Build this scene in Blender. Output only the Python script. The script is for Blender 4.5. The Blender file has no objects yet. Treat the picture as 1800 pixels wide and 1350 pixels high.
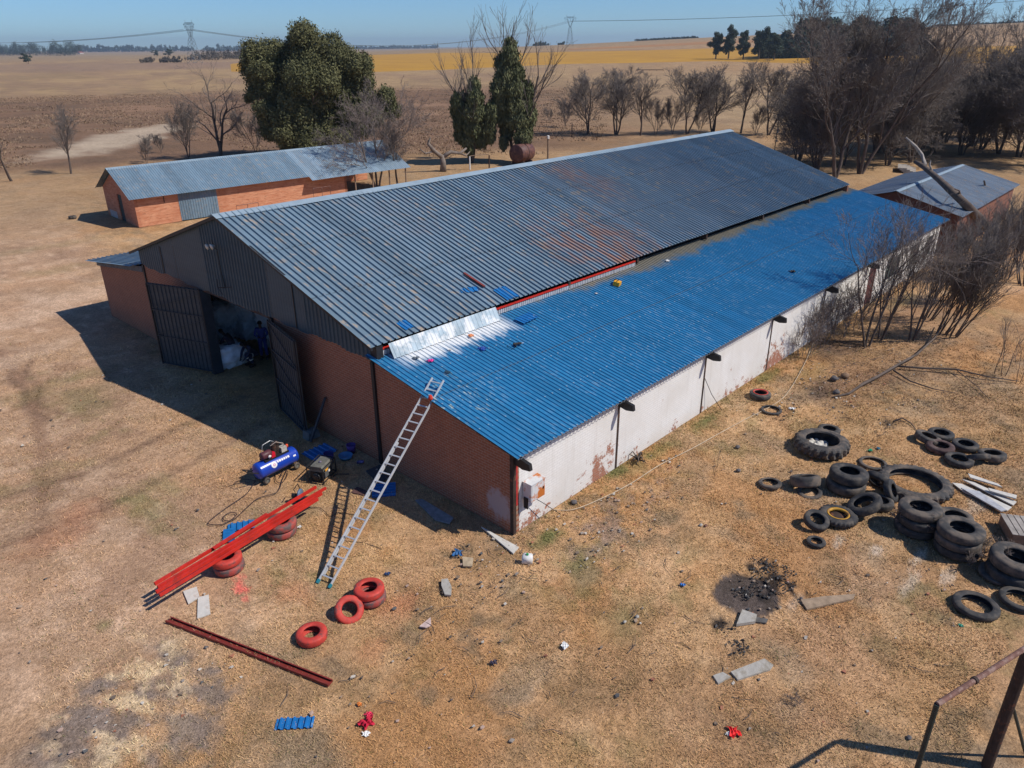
import bpy, math, random
import numpy as np
from mathutils import Vector, Matrix

sc = bpy.context.scene
# ------------------------------------------------------------------ camera
FPX = 1315.0; PITCH = math.radians(24.338); ROLL = math.radians(-0.442); YAW = math.radians(47.027)
CH = 12.5
CAM = np.array([-12.73, -11.85, CH])
_a = YAW
def _w2b(v):   # camera-ground frame -> building frame
    ex = np.array([math.cos(_a), math.sin(_a), 0]); ey = np.array([-math.sin(_a), math.cos(_a), 0])
    return np.array([v @ ex, v @ ey, v[2]])
_F = np.array([0, math.cos(PITCH), -math.sin(PITCH)]); _U0 = np.array([0, math.sin(PITCH), math.cos(PITCH)]); _R0 = np.array([1., 0, 0])
_R = _R0*math.cos(ROLL)+_U0*math.sin(ROLL); _U = _U0*math.cos(ROLL)-_R0*math.sin(ROLL)
CR, CU, CF = _w2b(_R), _w2b(_U), _w2b(_F)
cd = bpy.data.cameras.new('camera'); cam = bpy.data.objects.new('camera', cd); sc.collection.objects.link(cam)
cd.sensor_width = 36; cd.lens = FPX/1800*36; cd.clip_end = 20000; cd.clip_start = 0.3
cam.matrix_world = Matrix(((CR[0], CU[0], -CF[0], CAM[0]), (CR[1], CU[1], -CF[1], CAM[1]), (CR[2], CU[2], -CF[2], CAM[2]), (0, 0, 0, 1)))
sc.camera = cam

# ------------------------------------------------------------------ light
SUN = np.array([.457, -.77, 1.0]); SUN /= np.linalg.norm(SUN)
w = bpy.data.worlds.new('World'); sc.world = w; w.use_nodes = True
nt = w.node_tree; bg = nt.nodes['Background']
sky = nt.nodes.new('ShaderNodeTexSky'); sky.sky_type = 'NISHITA'; sky.sun_disc = False
sky.sun_elevation = math.asin(SUN[2]); sky.sun_rotation = math.atan2(SUN[0], SUN[1])
sky.altitude = 1600; sky.air_density = 1.0; sky.dust_density = 0.2; sky.ozone_density = 3.0
tint = nt.nodes.new('ShaderNodeMix'); tint.data_type = 'RGBA'; tint.blend_type = 'MULTIPLY'; tint.inputs[0].default_value = 1
tint.inputs[7].default_value = (.46, .66, .90, 1)
nt.links.new(sky.outputs[0], tint.inputs[6]); nt.links.new(tint.outputs[2], bg.inputs[0]); bg.inputs[1].default_value = 0.096
sl = bpy.data.lights.new('sun', 'SUN'); sl.energy = 3.5; sl.angle = math.radians(.5); sl.color = (1, .93, .84)
so = bpy.data.objects.new('sun', sl); sc.collection.objects.link(so)
so.rotation_euler = Vector(tuple(SUN)).to_track_quat('Z', 'Y').to_euler()
sc.view_settings.view_transform = 'Standard'; sc.view_settings.look = 'None'; sc.view_settings.exposure = 0.35; sc.view_settings.gamma = 1
sc.cycles.max_bounces = 5; sc.cycles.diffuse_bounces = 3; sc.cycles.glossy_bounces = 2; sc.cycles.caustics_reflective = False

# ------------------------------------------------------------------ survey helpers (photo bearings -> metres on the ground)
def ray(u, v): return CF + CR*(u-900)/FPX + CU*(675-v)/FPX
def G(u, v, z=0.0):
    d = ray(u, v); t = (z-CAM[2])/d[2]; return CAM + d*t
def PL(u, v, ax, val):
    d = ray(u, v); t = (val-CAM[ax])/d[ax]; return CAM+d*t
def PN(u, v, p0, n):
    d = ray(u, v); n = np.array(n); t = ((np.array(p0)-CAM) @ n)/(d @ n); return CAM+d*t
def PROJ(p):
    q = np.array(p)-CAM; k = q @ CF; return 900+FPX*(q @ CR)/k, 675-FPX*(q @ CU)/k
def HT(b, vtop):
    lo, hi = 0.0, 60.0
    for _ in range(40):
        m = (lo+hi)/2
        if PROJ((b[0], b[1], b[2]+m))[1] > vtop: lo = m
        else: hi = m
    return lo
def DEPTH(p): return float((np.array(p)-CAM) @ CF)

# ------------------------------------------------------------------ numpy noise
def _h(ix, iy, s):
    n = (ix.astype(np.int64)*374761393 + iy.astype(np.int64)*668265263 + s*974634777) & 0xFFFFFFFF
    n = ((n ^ (n >> 13))*1274126177) & 0xFFFFFFFF
    return ((n ^ (n >> 16)) & 0xFFFF)/65535.0
def vn(x, y, s=0):
    ix = np.floor(x); iy = np.floor(y); fx = x-ix; fy = y-iy
    fx = fx*fx*(3-2*fx); fy = fy*fy*(3-2*fy)
    a = _h(ix, iy, s); b = _h(ix+1, iy, s); c = _h(ix, iy+1, s); d = _h(ix+1, iy+1, s)
    return (a*(1-fx)+b*fx)*(1-fy)+(c*(1-fx)+d*fx)*fy
def fbm(x, y, scale, s=0, o=4):
    r = 0; amp = .5; tot = 0
    x = np.asarray(x, float)/scale; y = np.asarray(y, float)/scale
    for i in range(o):
        r = r+amp*vn(x, y, s+i); tot += amp; amp *= .55; x = x*2.03+7.1; y = y*2.03+3.7
    return r/tot
def sstep(a, b, x): t = np.clip((x-a)/(b-a), 0, 1); return t*t*(3-2*t)

# ------------------------------------------------------------------ terrain
HOR = 12.5
def terr(x, y):
    x = np.asarray(x, float); y = np.asarray(y, float)
    dx = x-CAM[0]; dy = y-CAM[1]; r = np.hypot(dx, dy)
    f = dx*CF[0]+dy*CF[1]; rr = dx*CR[0]+dy*CR[1]
    f = np.maximum(f, 1.0)
    t = np.clip(rr/f, -3, 3)            # bearing from the view axis
    k = sstep(-.22, .62, t)
    zmax = np.interp(t, [-.32, -.15, 0, .06, .266, .57, .7, 1.2], [0, 5, 10, 12.5, 23, 35, 39, 42])
    z = zmax*sstep(260, 1500, r) - (zmax+6)*sstep(1500, 2600, r)*.55
    z = z + (fbm(x, y, 420, 5, 3)-.5)*3*sstep(300, 900, r)
    return z

# ------------------------------------------------------------------ mesh helpers
COL = sc.collection
def link(o): COL.objects.link(o); return o
def meshnp(name, V, Fc, mat=None, smooth=False):
    V = np.asarray(V, np.float32); Fc = np.asarray(Fc, np.int32)
    me = bpy.data.meshes.new(name); k = Fc.shape[1]
    me.vertices.add(len(V)); me.vertices.foreach_set('co', V.ravel())
    me.loops.add(Fc.size); me.loops.foreach_set('vertex_index', Fc.ravel())
    me.polygons.add(len(Fc)); me.polygons.foreach_set('loop_start', np.arange(0, Fc.size, k, dtype=np.int32))
    me.polygons.foreach_set('loop_total', np.full(len(Fc), k, np.int32))
    if smooth: me.polygons.foreach_set('use_smooth', np.ones(len(Fc), bool))
    me.update(calc_edges=True)
    if mat: me.materials.append(mat)
    return me
def tag(o, label=None, cat=None, group=None, kind=None):
    if label: o['label'] = label
    if cat: o['category'] = cat
    if group: o['group'] = group
    if kind: o['kind'] = kind
    return o
def empty(name, loc, rz=0.0, label=None, cat=None, group=None):
    o = bpy.data.objects.new(name, None); link(o); o.location = [float(c) for c in loc]; o.rotation_euler = (0, 0, rz)
    o.empty_display_size = .2
    return tag(o, label, cat, group)
class MB:
    def __init__(s): s.v = []; s.f = []
    def add(s, vs, fs):
        n = len(s.v); s.v += [tuple(float(c) for c in p) for p in vs]; s.f += [tuple(i+n for i in f) for f in fs]; return s
    def box(s, c, sz, rot=None):
        hx, hy, hz = sz[0]/2, sz[1]/2, sz[2]/2
        P = [(-hx, -hy, -hz), (hx, -hy, -hz), (hx, hy, -hz), (-hx, hy, -hz), (-hx, -hy, hz), (hx, -hy, hz), (hx, hy, hz), (-hx, hy, hz)]
        P = [Vector(p) for p in P]
        if rot is not None:
            P = [rot @ p for p in P]
        c = Vector([float(q) for q in c])
        return s.add([p+c for p in P], [(0, 3, 2, 1), (4, 5, 6, 7), (0, 1, 5, 4), (1, 2, 6, 5), (2, 3, 7, 6), (3, 0, 4, 7)])
    def b2(s, x0, x1, y0, y1, z0, z1): return s.box(((x0+x1)/2, (y0+y1)/2, (z0+z1)/2), (abs(x1-x0), abs(y1-y0), abs(z1-z0)))
    def bar(s, p, q, w, h, up=(0, 0, 1)):
        p = Vector([float(c) for c in p]); q = Vector([float(c) for c in q]); d = q-p; L = d.length; d = d/L
        u = Vector(up); sx = d.cross(u)
        if sx.length < 1e-4: sx = d.cross(Vector((1, 0, 0)))
        sx.normalize(); u = sx.cross(d).normalized()
        R = Matrix((d, sx, u)).transposed()
        return s.box((p+q)/2, (L, w, h), R)
    def tube(s, pts, r, n=6, cap=True):
        pts = [Vector([float(c) for c in p]) for p in pts]
        rs = r if hasattr(r, '__len__') else [r]*len(pts)
        base = len(s.v); ref = Vector((.3, .2, 1)).normalized()
        for i, p in enumerate(pts):
            d = (pts[min(i+1, len(pts)-1)]-pts[max(i-1, 0)])
            d = d.normalized() if d.length > 1e-9 else Vector((0, 0, 1))
            a = d.cross(ref)
            if a.length < 1e-3: a = d.cross(Vector((1, 0, 0)))
            a.normalize(); b = d.cross(a)
            for k in range(n):
                t = 2*math.pi*k/n; s.v.append(tuple(p+(a*math.cos(t)+b*math.sin(t))*rs[i]))
        for i in range(len(pts)-1):
            for k in range(n):
                s.f.append((base+i*n+k, base+i*n+(k+1) % n, base+(i+1)*n+(k+1) % n, base+(i+1)*n+k))
        if cap:
            s.f.append(tuple(base+k for k in range(n))[::-1]); s.f.append(tuple(base+(len(pts)-1)*n+k for k in range(n)))
        return s
    def lathe(s, prof, n=24, M=None, closed=False):
        base = len(s.v); M = M or Matrix.Identity(4)
        for (r, z) in prof:
            for k in range(n):
                t = 2*math.pi*k/n; s.v.append(tuple(M @ Vector((r*math.cos(t), r*math.sin(t), z))))
        m = len(prof); rng = m if closed else m-1
        for i in range(rng):
            j = (i+1) % m
            for k in range(n):
                s.f.append((base+i*n+k, base+i*n+(k+1) % n, base+j*n+(k+1) % n, base+j*n+k))
        if not closed:
            if prof[0][0] > 1e-6: s.f.append(tuple(base+k for k in range(n))[::-1])
            if prof[-1][0] > 1e-6: s.f.append(tuple(base+(m-1)*n+k for k in range(n)))
        return s
    def prism(s, poly, ax, a0, a1):   # polygon in the plane normal to ax, extruded a0..a1
        n = len(poly)
        def mk(p, a):
            if ax == 0: return (a, p[0], p[1])
            if ax == 1: return (p[0], a, p[1])
            return (p[0], p[1], a)
        vs = [mk(p, a0) for p in poly]+[mk(p, a1) for p in poly]
        fs = [tuple(range(n))[::-1], tuple(range(n, 2*n))]+[(i, (i+1) % n, n+(i+1) % n, n+i) for i in range(n)]
        return s.add(vs, fs)
    def corr(s, O, A, B, N, LA, LB, pitch, depth, prof='trap', nb=1, wob=0.0, thick=0.0):
        O, A, B, N = [np.array(q, float) for q in (O, A, B, N)]
        if prof == 'trap': ks = [(0, 0), (.5, 0), (.6, 1), (.88, 1), (.98, 0)]
        elif prof == 'rib': ks = [(0, 0), (.68, 0), (.75, 1), (.9, 1), (.97, 0)]
        else: ks = [(i/8, .5-.5*math.cos(2*math.pi*i/8)) for i in range(8)]
        xs = []; hs = []
        n = int(math.ceil(LA/pitch))
        for i in range(n):
            for (t, h) in ks:
                x = (i+t)*pitch
                if x < LA: xs.append(x); hs.append(h*depth)
        xs.append(LA); hs.append(0)
        xs = np.array(xs); hs = np.array(hs); m = len(xs)
        base = len(s.v)
        for layer in ((0, 1) if thick else (0,)):
            for j in range(nb+1):
                yb = LB*j/nb
                wb = wob*(fbm(xs, np.full(m, yb+O[1]*3), 2.5, 11, 2)-.5)
                Pp = O[None]+xs[:, None]*A+yb*B+(hs+wb-layer*thick)[:, None]*N
                s.v += [tuple(p) for p in Pp.tolist()]
        for layer in ((0, 1) if thick else (0,)):
            o = base+layer*(nb+1)*m
            for j in range(nb):
                for i in range(m-1):
                    q = (o+j*m+i, o+j*m+i+1, o+(j+1)*m+i+1, o+(j+1)*m+i)
                    s.f.append(q if layer == 0 else q[::-1])
        if thick:
            o2 = base+(nb+1)*m
            for i in range(m-1):
                s.f.append((base+i+1, base+i, o2+i, o2+i+1)); k = nb*m
                s.f.append((base+k+i, base+k+i+1, o2+k+i+1, o2+k+i))
        return s
    def build(s, name, mat, parent=None, smooth=False, loc=None, rot=None):
        me = bpy.data.meshes.new(name); me.from_pydata(s.v, [], s.f)
        if mat: me.materials.append(mat)
        if smooth: me.polygons.foreach_set('use_smooth', [True]*len(me.polygons))
        me.update()
        o = link(bpy.data.objects.new(name, me))
        if parent: o.parent = parent
        if loc is not None: o.location = [float(c) for c in loc]
        if rot is not None: o.rotation_euler = rot
        return o
def copy_tree(o, parent=None):
    c = o.copy(); COL.objects.link(c)
    if parent: c.parent = parent
    for ch in [q for q in bpy.data.objects if q.parent == o]: copy_tree(ch, c)
    return c

# ------------------------------------------------------------------ materials
def newmat(name):
    m = bpy.data.materials.new(name); m.use_nodes = True; return m, m.node_tree, m.node_tree.nodes['Principled BSDF']
def N(t, ty, **kw):
    n = t.nodes.new(ty)
    for k, v in kw.items(): setattr(n, k, v)
    return n
def noise(t, vec, scale, detail=4, rough=.6, dist=0):
    n = N(t, 'ShaderNodeTexNoise'); n.inputs['Scale'].default_value = scale; n.inputs['Detail'].default_value = detail
    n.inputs['Roughness'].default_value = rough; n.inputs['Distortion'].default_value = dist
    if vec is not None: t.links.new(vec, n.inputs['Vector'])
    return n.outputs['Fac']
def mapr(t, v, a, b, c=0.0, d=1.0):
    n = N(t, 'ShaderNodeMapRange'); n.inputs[1].default_value = a; n.inputs[2].default_value = b; n.inputs[3].default_value = c; n.inputs[4].default_value = d
    t.links.new(v, n.inputs[0]); return n.outputs[0]
def mixc(t, f, a, b, bt='MIX'):
    n = N(t, 'ShaderNodeMix'); n.data_type = 'RGBA'; n.blend_type = bt
    for s, v in ((0, f), (6, a), (7, b)):
        if hasattr(v, 'is_linked') or hasattr(v, 'links'): t.links.new(v, n.inputs[s])
        elif isinstance(v, (int, float)): n.inputs[s].default_value = v
        else: n.inputs[s].default_value = (v[0], v[1], v[2], 1)
    return n.outputs[2]
def math_(t, op, a, b=None):
    n = N(t, 'ShaderNodeMath', operation=op)
    for i, v in enumerate((a, b)):
        if v is None: continue
        if isinstance(v, (int, float)): n.inputs[i].default_value = v
        else: t.links.new(v, n.inputs[i])
    return n.outputs[0]
def coords(t, obj=True):
    n = N(t, 'ShaderNodeTexCoord'); return n.outputs['Object']
def scaled(t, vec, s):
    n = N(t, 'ShaderNodeMapping'); n.inputs['Scale'].default_value = s; t.links.new(vec, n.inputs['Vector']); return n.outputs[0]
def bump(t, b, h, st=.3, dist=.02):
    n = N(t, 'ShaderNodeBump'); n.inputs['Strength'].default_value = st; n.inputs['Distance'].default_value = dist
    t.links.new(h, n.inputs['Height']); t.links.new(n.outputs[0], b.inputs['Normal'])
def M_(name, col, rough=.8, var=.3, sc_=6.0, col2=None, thr=(.45, .6), bmp=0.0, metal=0.0, spec=.4, stretch=None, bsc=40):
    m, t, b = newmat(name); v = coords(t)
    if stretch: v = scaled(t, v, stretch)
    n1 = noise(t, v, sc_, 5)
    mul = mapr(t, n1, .3, .7, 1-var, 1+var)
    cc = N(t, 'ShaderNodeVectorMath', operation='SCALE'); cc.inputs[0].default_value = col[:3]; t.links.new(mul, cc.inputs['Scale'])
    c = cc.outputs[0]
    if col2:
        n2 = noise(t, v, sc_*.8, 6, .65); f = mapr(t, n2, thr[0], thr[1]); c = mixc(t, f, c, col2)
    t.links.new(c, b.inputs['Base Color']); b.inputs['Roughness'].default_value = rough; b.inputs['Metallic'].default_value = metal
    b.inputs['Specular IOR Level'].default_value = spec
    if bmp: bump(t, b, noise(t, v, bsc, 3), bmp)
    return m
def brick_mat(name, axis, c1, c2, mortar, paint=None, bare=0.0, stain=None):
    m, t, b = newmat(name); v = coords(t)
    sp = N(t, 'ShaderNodeSeparateXYZ'); t.links.new(v, sp.inputs[0])
    cb = N(t, 'ShaderNodeCombineXYZ'); t.links.new(sp.outputs[axis], cb.inputs[0]); t.links.new(sp.outputs[2], cb.inputs[1])
    br = N(t, 'ShaderNodeTexBrick'); t.links.new(cb.outputs[0], br.inputs['Vector'])
    br.inputs['Color1'].default_value = (*c1, 1); br.inputs['Color2'].default_value = (*c2, 1); br.inputs['Mortar'].default_value = (*mortar, 1)
    br.inputs['Scale'].default_value = 1; br.inputs['Mortar Size'].default_value = .012; br.inputs['Brick Width'].default_value = .235; br.inputs['Row Height'].default_value = .086
    br.inputs['Mortar Smooth'].default_value = .2; br.inputs['Bias'].default_value = 0
    n1 = noise(t, v, 1.3, 6, .65); c = mixc(t, 1.0, br.outputs['Color'], mixc(t, n1, (.7, .7, .7), (1.25, 1.24, 1.22)), 'MULTIPLY')
    n5 = noise(t, v, 14, 3); c = mixc(t, mapr(t, n5, .4, .75, 0, .5), c, (c1[0]*.55, c1[1]*.6, c1[2]*.7))
    if stain:   # list of (centre, radius, colour)
        for (cc, rad, col) in stain:
            d = N(t, 'ShaderNodeVectorMath', operation='DISTANCE'); t.links.new(v, d.inputs[0]); d.inputs[1].default_value = cc
            nn = noise(t, v, 4, 6, .7); q = math_(t, 'ADD', math_(t, 'DIVIDE', d.outputs['Value'], rad), math_(t, 'MULTIPLY', nn, 1.6))
            c = mixc(t, mapr(t, q, 1.7, 1.35), c, col)
    if paint:
        nb = noise(t, v, 2.2, 8, .75); nf = noise(t, v, 9, 5, .7)
        # a height-dependent wear line: the lowest courses have lost more paint
        low = mapr(t, sp.outputs[2], .0, .7, .085, 0)
        q = math_(t, 'ADD', math_(t, 'ADD', math_(t, 'MULTIPLY', nb, .7), math_(t, 'MULTIPLY', nf, .3)), low)
        for (cc, rad, amt) in bare:
            d = N(t, 'ShaderNodeVectorMath', operation='DISTANCE'); t.links.new(v, d.inputs[0]); d.inputs[1].default_value = cc
            q = math_(t, 'ADD', q, mapr(t, d.outputs['Value'], rad, 0, 0, amt))
        f = mapr(t, q, .605, .645)
        mo = mapr(t, br.outputs['Fac'], 0, 1, 1, .85)
        pc = N(t, 'ShaderNodeVectorMath', operation='SCALE'); pc.inputs[0].default_value = paint; t.links.new(mo, pc.inputs['Scale'])
        p2 = mixc(t, mapr(t, noise(t, v, .8, 5, .6), .35, .7), pc.outputs[0], (paint[0]*.84, paint[1]*.82, paint[2]*.79))
        # rain streaks running down
        st = noise(t, scaled(t, v, (5, 5, .35)), 1.0, 4); p2 = mixc(t, mapr(t, st, .55, .8, 0, .35), p2, (.42, .38, .33))
        p2 = mixc(t, mapr(t, sp.outputs[2], .5, 0, 0, .3), p2, (.55, .47, .38))
        c = mixc(t, f, p2, c)
    t.links.new(c, b.inputs['Base Color']); b.inputs['Roughness'].default_value = .9
    bump(t, b, br.outputs['Fac'], -.35, .01)
    return m

def streaky(t, v, ax_len=(7, .35, 7)): return noise(t, scaled(t, v, ax_len), 1.0, 5, .65)
def dist_mask(t, v, c, r, sc_=(1, 1, 1)):
    s = N(t, 'ShaderNodeVectorMath', operation='SUBTRACT'); t.links.new(v, s.inputs[0]); s.inputs[1].default_value = c
    m = N(t, 'ShaderNodeVectorMath', operation='MULTIPLY'); t.links.new(s.outputs[0], m.inputs[0]); m.inputs[1].default_value = sc_
    l = N(t, 'ShaderNodeVectorMath', operation='LENGTH'); t.links.new(m.outputs[0], l.inputs[0])
    return mapr(t, l.outputs['Value'], 0, r, 1, 0)
def sheet_tone(t, v, width, lo, hi):
    sp = N(t, 'ShaderNodeSeparateXYZ'); t.links.new(v, sp.inputs[0])
    f = math_(t, 'FLOOR', math_(t, 'DIVIDE', sp.outputs[0], width))
    wn = N(t, 'ShaderNodeTexWhiteNoise', noise_dimensions='1D'); t.links.new(f, wn.inputs['W'])
    return sp, mapr(t, wn.outputs['Value'], 0, 1, lo, hi)
def grey_roof_mat(name, base, rust_pts=(), rust_amt=1.0, width=.84, speck=.6, metal=.0):
    m, t, b = newmat(name); v = coords(t)
    sp, tone = sheet_tone(t, v, width, .88, 1.12)
    st = streaky(t, v, (3, .25, 3)); mul = math_(t, 'MULTIPLY', tone, mapr(t, st, .25, .75, .82, 1.18))
    c = N(t, 'ShaderNodeVectorMath', operation='SCALE'); c.inputs[0].default_value = base; t.links.new(mul, c.inputs['Scale']); c = c.outputs[0]
    # lichen / tan flecks where the zinc has gone
    fl = noise(t, scaled(t, v, (5.5, 1.5, 5.5)), 1.0, 3, .55); big = noise(t, v, .22, 3)
    f = math_(t, 'MULTIPLY', mapr(t, fl, .57, .65), mapr(t, big, .36, .6, .25, 1))
    c = mixc(t, math_(t, 'MULTIPLY', f, speck), c, (.40, .31, .22))
    for (p, r, s3, a) in rust_pts:
        dm = dist_mask(t, v, p, r, s3); rn = noise(t, scaled(t, v, (4.2, .28, 4.2)), 1.0, 4, .6)
        q = math_(t, 'ADD', rn, math_(t, 'MULTIPLY', dm, .32))
        f = math_(t, 'MULTIPLY', mapr(t, q, .66, .84), math_(t, 'MULTIPLY', mapr(t, dm, 0, .6), a*.62))
        c = mixc(t, f, c, mixc(t, noise(t, v, 3, 3), (.30, .105, .05), (.42, .24, .15)))
    for yl in (8.6, 11.6):
        ln = mapr(t, math_(t, 'ABSOLUTE', math_(t, 'SUBTRACT', sp.outputs[1], yl)), .015, .04, .5, 0); c = mixc(t, ln, c, (.05, .05, .05))
    gs = noise(t, v, 14, 4); c = mixc(t, mapr(t, gs, .6, .75, 0, .35), c, (.08, .1, .12))
    t.links.new(c, b.inputs['Base Color']); b.inputs['Roughness'].default_value = .5; b.inputs['Metallic'].default_value = metal
    b.inputs['Specular IOR Level'].default_value = .35
    return m
# main roof rust centres, from their bearings on the roof plane
RN = np.array([0, -2.8, 8.82]); RN = RN/np.linalg.norm(RN); RP0 = (0, 5.66, 4.18)
BN = np.array([0, -1.2, 6.3]); BN = BN/np.linalg.norm(BN); BP0 = (0, -.3, 2.64)
def RM(u, v): return PN(u, v, RP0, RN)
def RB(u, v): return PN(u, v, BP0, BN)
rp = [(tuple(RM(1000, 430)), 3.6, (1, .8, 1), 1.0), (tuple(RM(1085, 420)), 4.0, (.9, .75, 1), 1.0), (tuple(RM(1120, 465)), 2.2, (1, .8, 1), .9),
      (tuple(RM(1050, 325)), 3.2, (1, .7, 1), .55), (tuple(RM(990, 300)), 2.5, (1, .7, 1), .5), (tuple(RM(700, 380)), 4, (1, .8, 1), .15), (tuple(RM(1180, 300)), 7, (1, .6, 1), .12)]
MAT_ROOF = grey_roof_mat('weathered zinc roof', (.145, .215, .275), rp, speck=.75)
MAT_SHED_ROOF = grey_roof_mat('shed zinc roof', (.15, .225, .29), [((16, 50, 3), 6, (1, 1, 1), .3)], speck=.5)
MAT_SHED_ROOF2 = grey_roof_mat('newer zinc roof', (.22, .30, .37), (), speck=.35)
MAT_END_ROOF = grey_roof_mat('old grey roof', (.23, .28, .33), [((46, 2, 3), 8, (1, 1, 1), .45)], speck=.9)
MAT_DARKCLAD = grey_roof_mat('dark cladding', (.042, .082, .108), (), speck=.02)
MAT_LEAF = grey_roof_mat('dark door sheeting', (.055, .068, .078), (), speck=.1)
def blue_roof_mat():
    m, t, b = newmat('blue painted roof'); v = coords(t)
    sp, tone = sheet_tone(t, v, .69, .93, 1.07)
    st = streaky(t, v, (4, .2, 4)); mul = math_(t, 'MULTIPLY', tone, mapr(t, st, .25, .75, .85, 1.15))
    c = N(t, 'ShaderNodeVectorMath', operation='SCALE'); c.inputs[0].default_value = (.022, .17, .35); t.links.new(mul, c.inputs['Scale']); c = c.outputs[0]
    # scuffs, footprints and dust, mostly running with the ribs
    s1 = noise(t, scaled(t, v, (16, 2.2, 16)), 1.0, 3, .55); s2 = noise(t, v, .45, 4, .6)
    c = mixc(t, math_(t, 'MULTIPLY', mapr(t, s1, .56, .70), mapr(t, s2, .40, .58, .2, .75)), c, (.23, .36, .48))
    d1 = noise(t, v, 3.2, 6, .7); c = mixc(t, mapr(t, d1, .56, .72, 0, .35), c, (.015, .075, .19))
    s3 = noise(t, v, 16, 2, .5); c = mixc(t, mapr(t, s3, .76, .79, 0, .8), c, (.6, .68, .72))
    for yl in (3.05,):
        ln = mapr(t, math_(t, 'ABSOLUTE', math_(t, 'SUBTRACT', sp.outputs[1], yl)), .012, .035, .55, 0); c = mixc(t, ln, c, (.10, .10, .09))
    fx = math_(t, 'ABSOLUTE', math_(t, 'SUBTRACT', math_(t, 'FRACT', math_(t, 'DIVIDE', math_(t, 'ADD', sp.outputs[0], .16), .344)), .37))
    fy = math_(t, 'ABSOLUTE', math_(t, 'SUBTRACT', math_(t, 'FRACT', math_(t, 'DIVIDE', sp.outputs[1], 1.5)), .8))
    dot = math_(t, 'MULTIPLY', mapr(t, fx, .05, .07, 1, 0), mapr(t, fy, .012, .018, 1, 0)); c = mixc(t, math_(t, 'MULTIPLY', dot, .7), c, (.35, .42, .45))
    # bare strip under the upper eave, not yet painted
    edge = math_(t, 'ADD', sp.outputs[1], math_(t, 'ADD', mapr(t, noise(t, v, .9, 5, .65), .3, .7, -.35, .35), mapr(t, sp.outputs[0], 6.5, 15, -.7, 0)))
    edge = math_(t, 'ADD', edge, mapr(t, sp.outputs[0], 12, 30, 0, -.35)); fb = math_(t, 'MULTIPLY', mapr(t, edge, 4.95, 5.45), mapr(t, sp.outputs[0], 4.8, 6.2))
    bare = mixc(t, streaky(t, v, (6, .6, 6)), (.11, .12, .115), (.30, .27, .21))
    c = mixc(t, fb, c, bare)
    # white sealant brushed out below the flashing
    e2 = math_(t, 'ADD', sp.outputs[1], mapr(t, noise(t, scaled(t, v, (5, .8, 5)), 1, 4), .25, .75, -.45, .45))
    fw = math_(t, 'MULTIPLY', mapr(t, e2, 4.55, 5.0), math_(t, 'MULTIPLY', mapr(t, sp.outputs[0], .3, 1.0), mapr(t, sp.outputs[0], 5.6, 5.0)))
    c = mixc(t, math_(t, 'MULTIPLY', fw, .93), c, (.74, .76, .76))
    # paler scuff patch where the ladder lands
    dm = dist_mask(t, v, tuple(RB(800, 695)), 1.6); q = noise(t, scaled(t, v, (9, 3.5, 9)), 1, 2)
    c = mixc(t, math_(t, 'MULTIPLY', mapr(t, q, .60, .66), mapr(t, dm, 0, .6, 0, .7)), c, (.52, .58, .5))
    t.links.new(c, b.inputs['Base Color']); b.inputs['Roughness'].default_value = .42; b.inputs['Specular IOR Level'].default_value = .4
    return m
MAT_BLUE = blue_roof_mat()
MAT_BLUEPART = M_('blue sheet offcut', (.015, .15, .40), .4, .15, 5, (.2, .3, .4), (.62, .7))
MAT_BRICK_F = brick_mat('gable brick', 1, (.37, .125, .06), (.29, .10, .05), (.36, .24, .17),
    stain=[((0.0, .55, .75), .62, (.36, .29, .29))])
MAT_WHITE = brick_mat('whitewashed brick', 0, (.42, .16, .09), (.36, .14, .08), (.33, .24, .19), paint=(.78, .775, .755),
    bare=[((3.9, 0, .5), 1.3, .12), ((16.3, 0, .55), 1.5, .16), ((.7, 0, .3), .9, .07), ((13, 0, .2), 2, .05), ((4.6, 0, .9), .5, .1)])
def course_mat(name, axis, c1, c2):
    m, t, b = newmat(name); v = coords(t); n1 = noise(t, scaled(t, v, (1.1, 1.1, 7)), 1.0, 5, .7); n2 = noise(t, v, .5, 4)
    c = mixc(t, mapr(t, n1, .38, .62), c1, c2); c = mixc(t, mapr(t, noise(t, scaled(t, v, (2.5, 2.5, 13)), 1.0, 3, .6), .56, .68, 0, .7), c, (c1[0]*.42, c1[1]*.4, c1[2]*.4)); c = mixc(t, mapr(t, n2, .4, .7, 0, .4), c, (c1[0]*.75, c1[1]*.7, c1[2]*.7))
    t.links.new(c, b.inputs['Base Color']); b.inputs['Roughness'].default_value = .9; return m
MAT_BRICK_S = course_mat('orange brick courses', 0, (.50, .19, .095), (.66, .33, .19))
MAT_BRICK_S0 = brick_mat('orange brick', 0, (.52, .20, .10), (.60, .27, .15), (.62, .42, .30))
MAT_BRICK_SG = course_mat('orange brick gable', 1, (.45, .16, .08), (.56, .26, .15))
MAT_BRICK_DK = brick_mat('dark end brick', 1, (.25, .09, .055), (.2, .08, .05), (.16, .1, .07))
MAT_BLACK = M_('black painted steel', (.018, .018, .02), .55, .3, 5)
MAT_DKRUST = M_('dark rusty steel', (.045, .028, .022), .8, .4, 6, (.16, .06, .03), (.55, .65))
MAT_RUSTPIPE = M_('rusty pipe', (.17, .085, .065), .8, .3, 9, (.26, .17, .14), (.5, .6))
MAT_REDST = M_('red primed steel', (.55, .028, .018), .45, .2, 4, (.38, .03, .02), (.5, .65))
MAT_REDDK = M_('dark red channel', (.20, .03, .022), .55, .3, 4)
MAT_REDPAINT = M_('red painted steel edge', (.42, .03, .03), .6, .3, 6)
MAT_ZINC = M_('galvanised flashing', (.36, .45, .5), .35, .25, 1.6, (.68, .7, .7), (.48, .56), metal=.0)
MAT_ZINC2 = M_('galvanised strip', (.42, .43, .45), .5, .25, 6)
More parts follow.
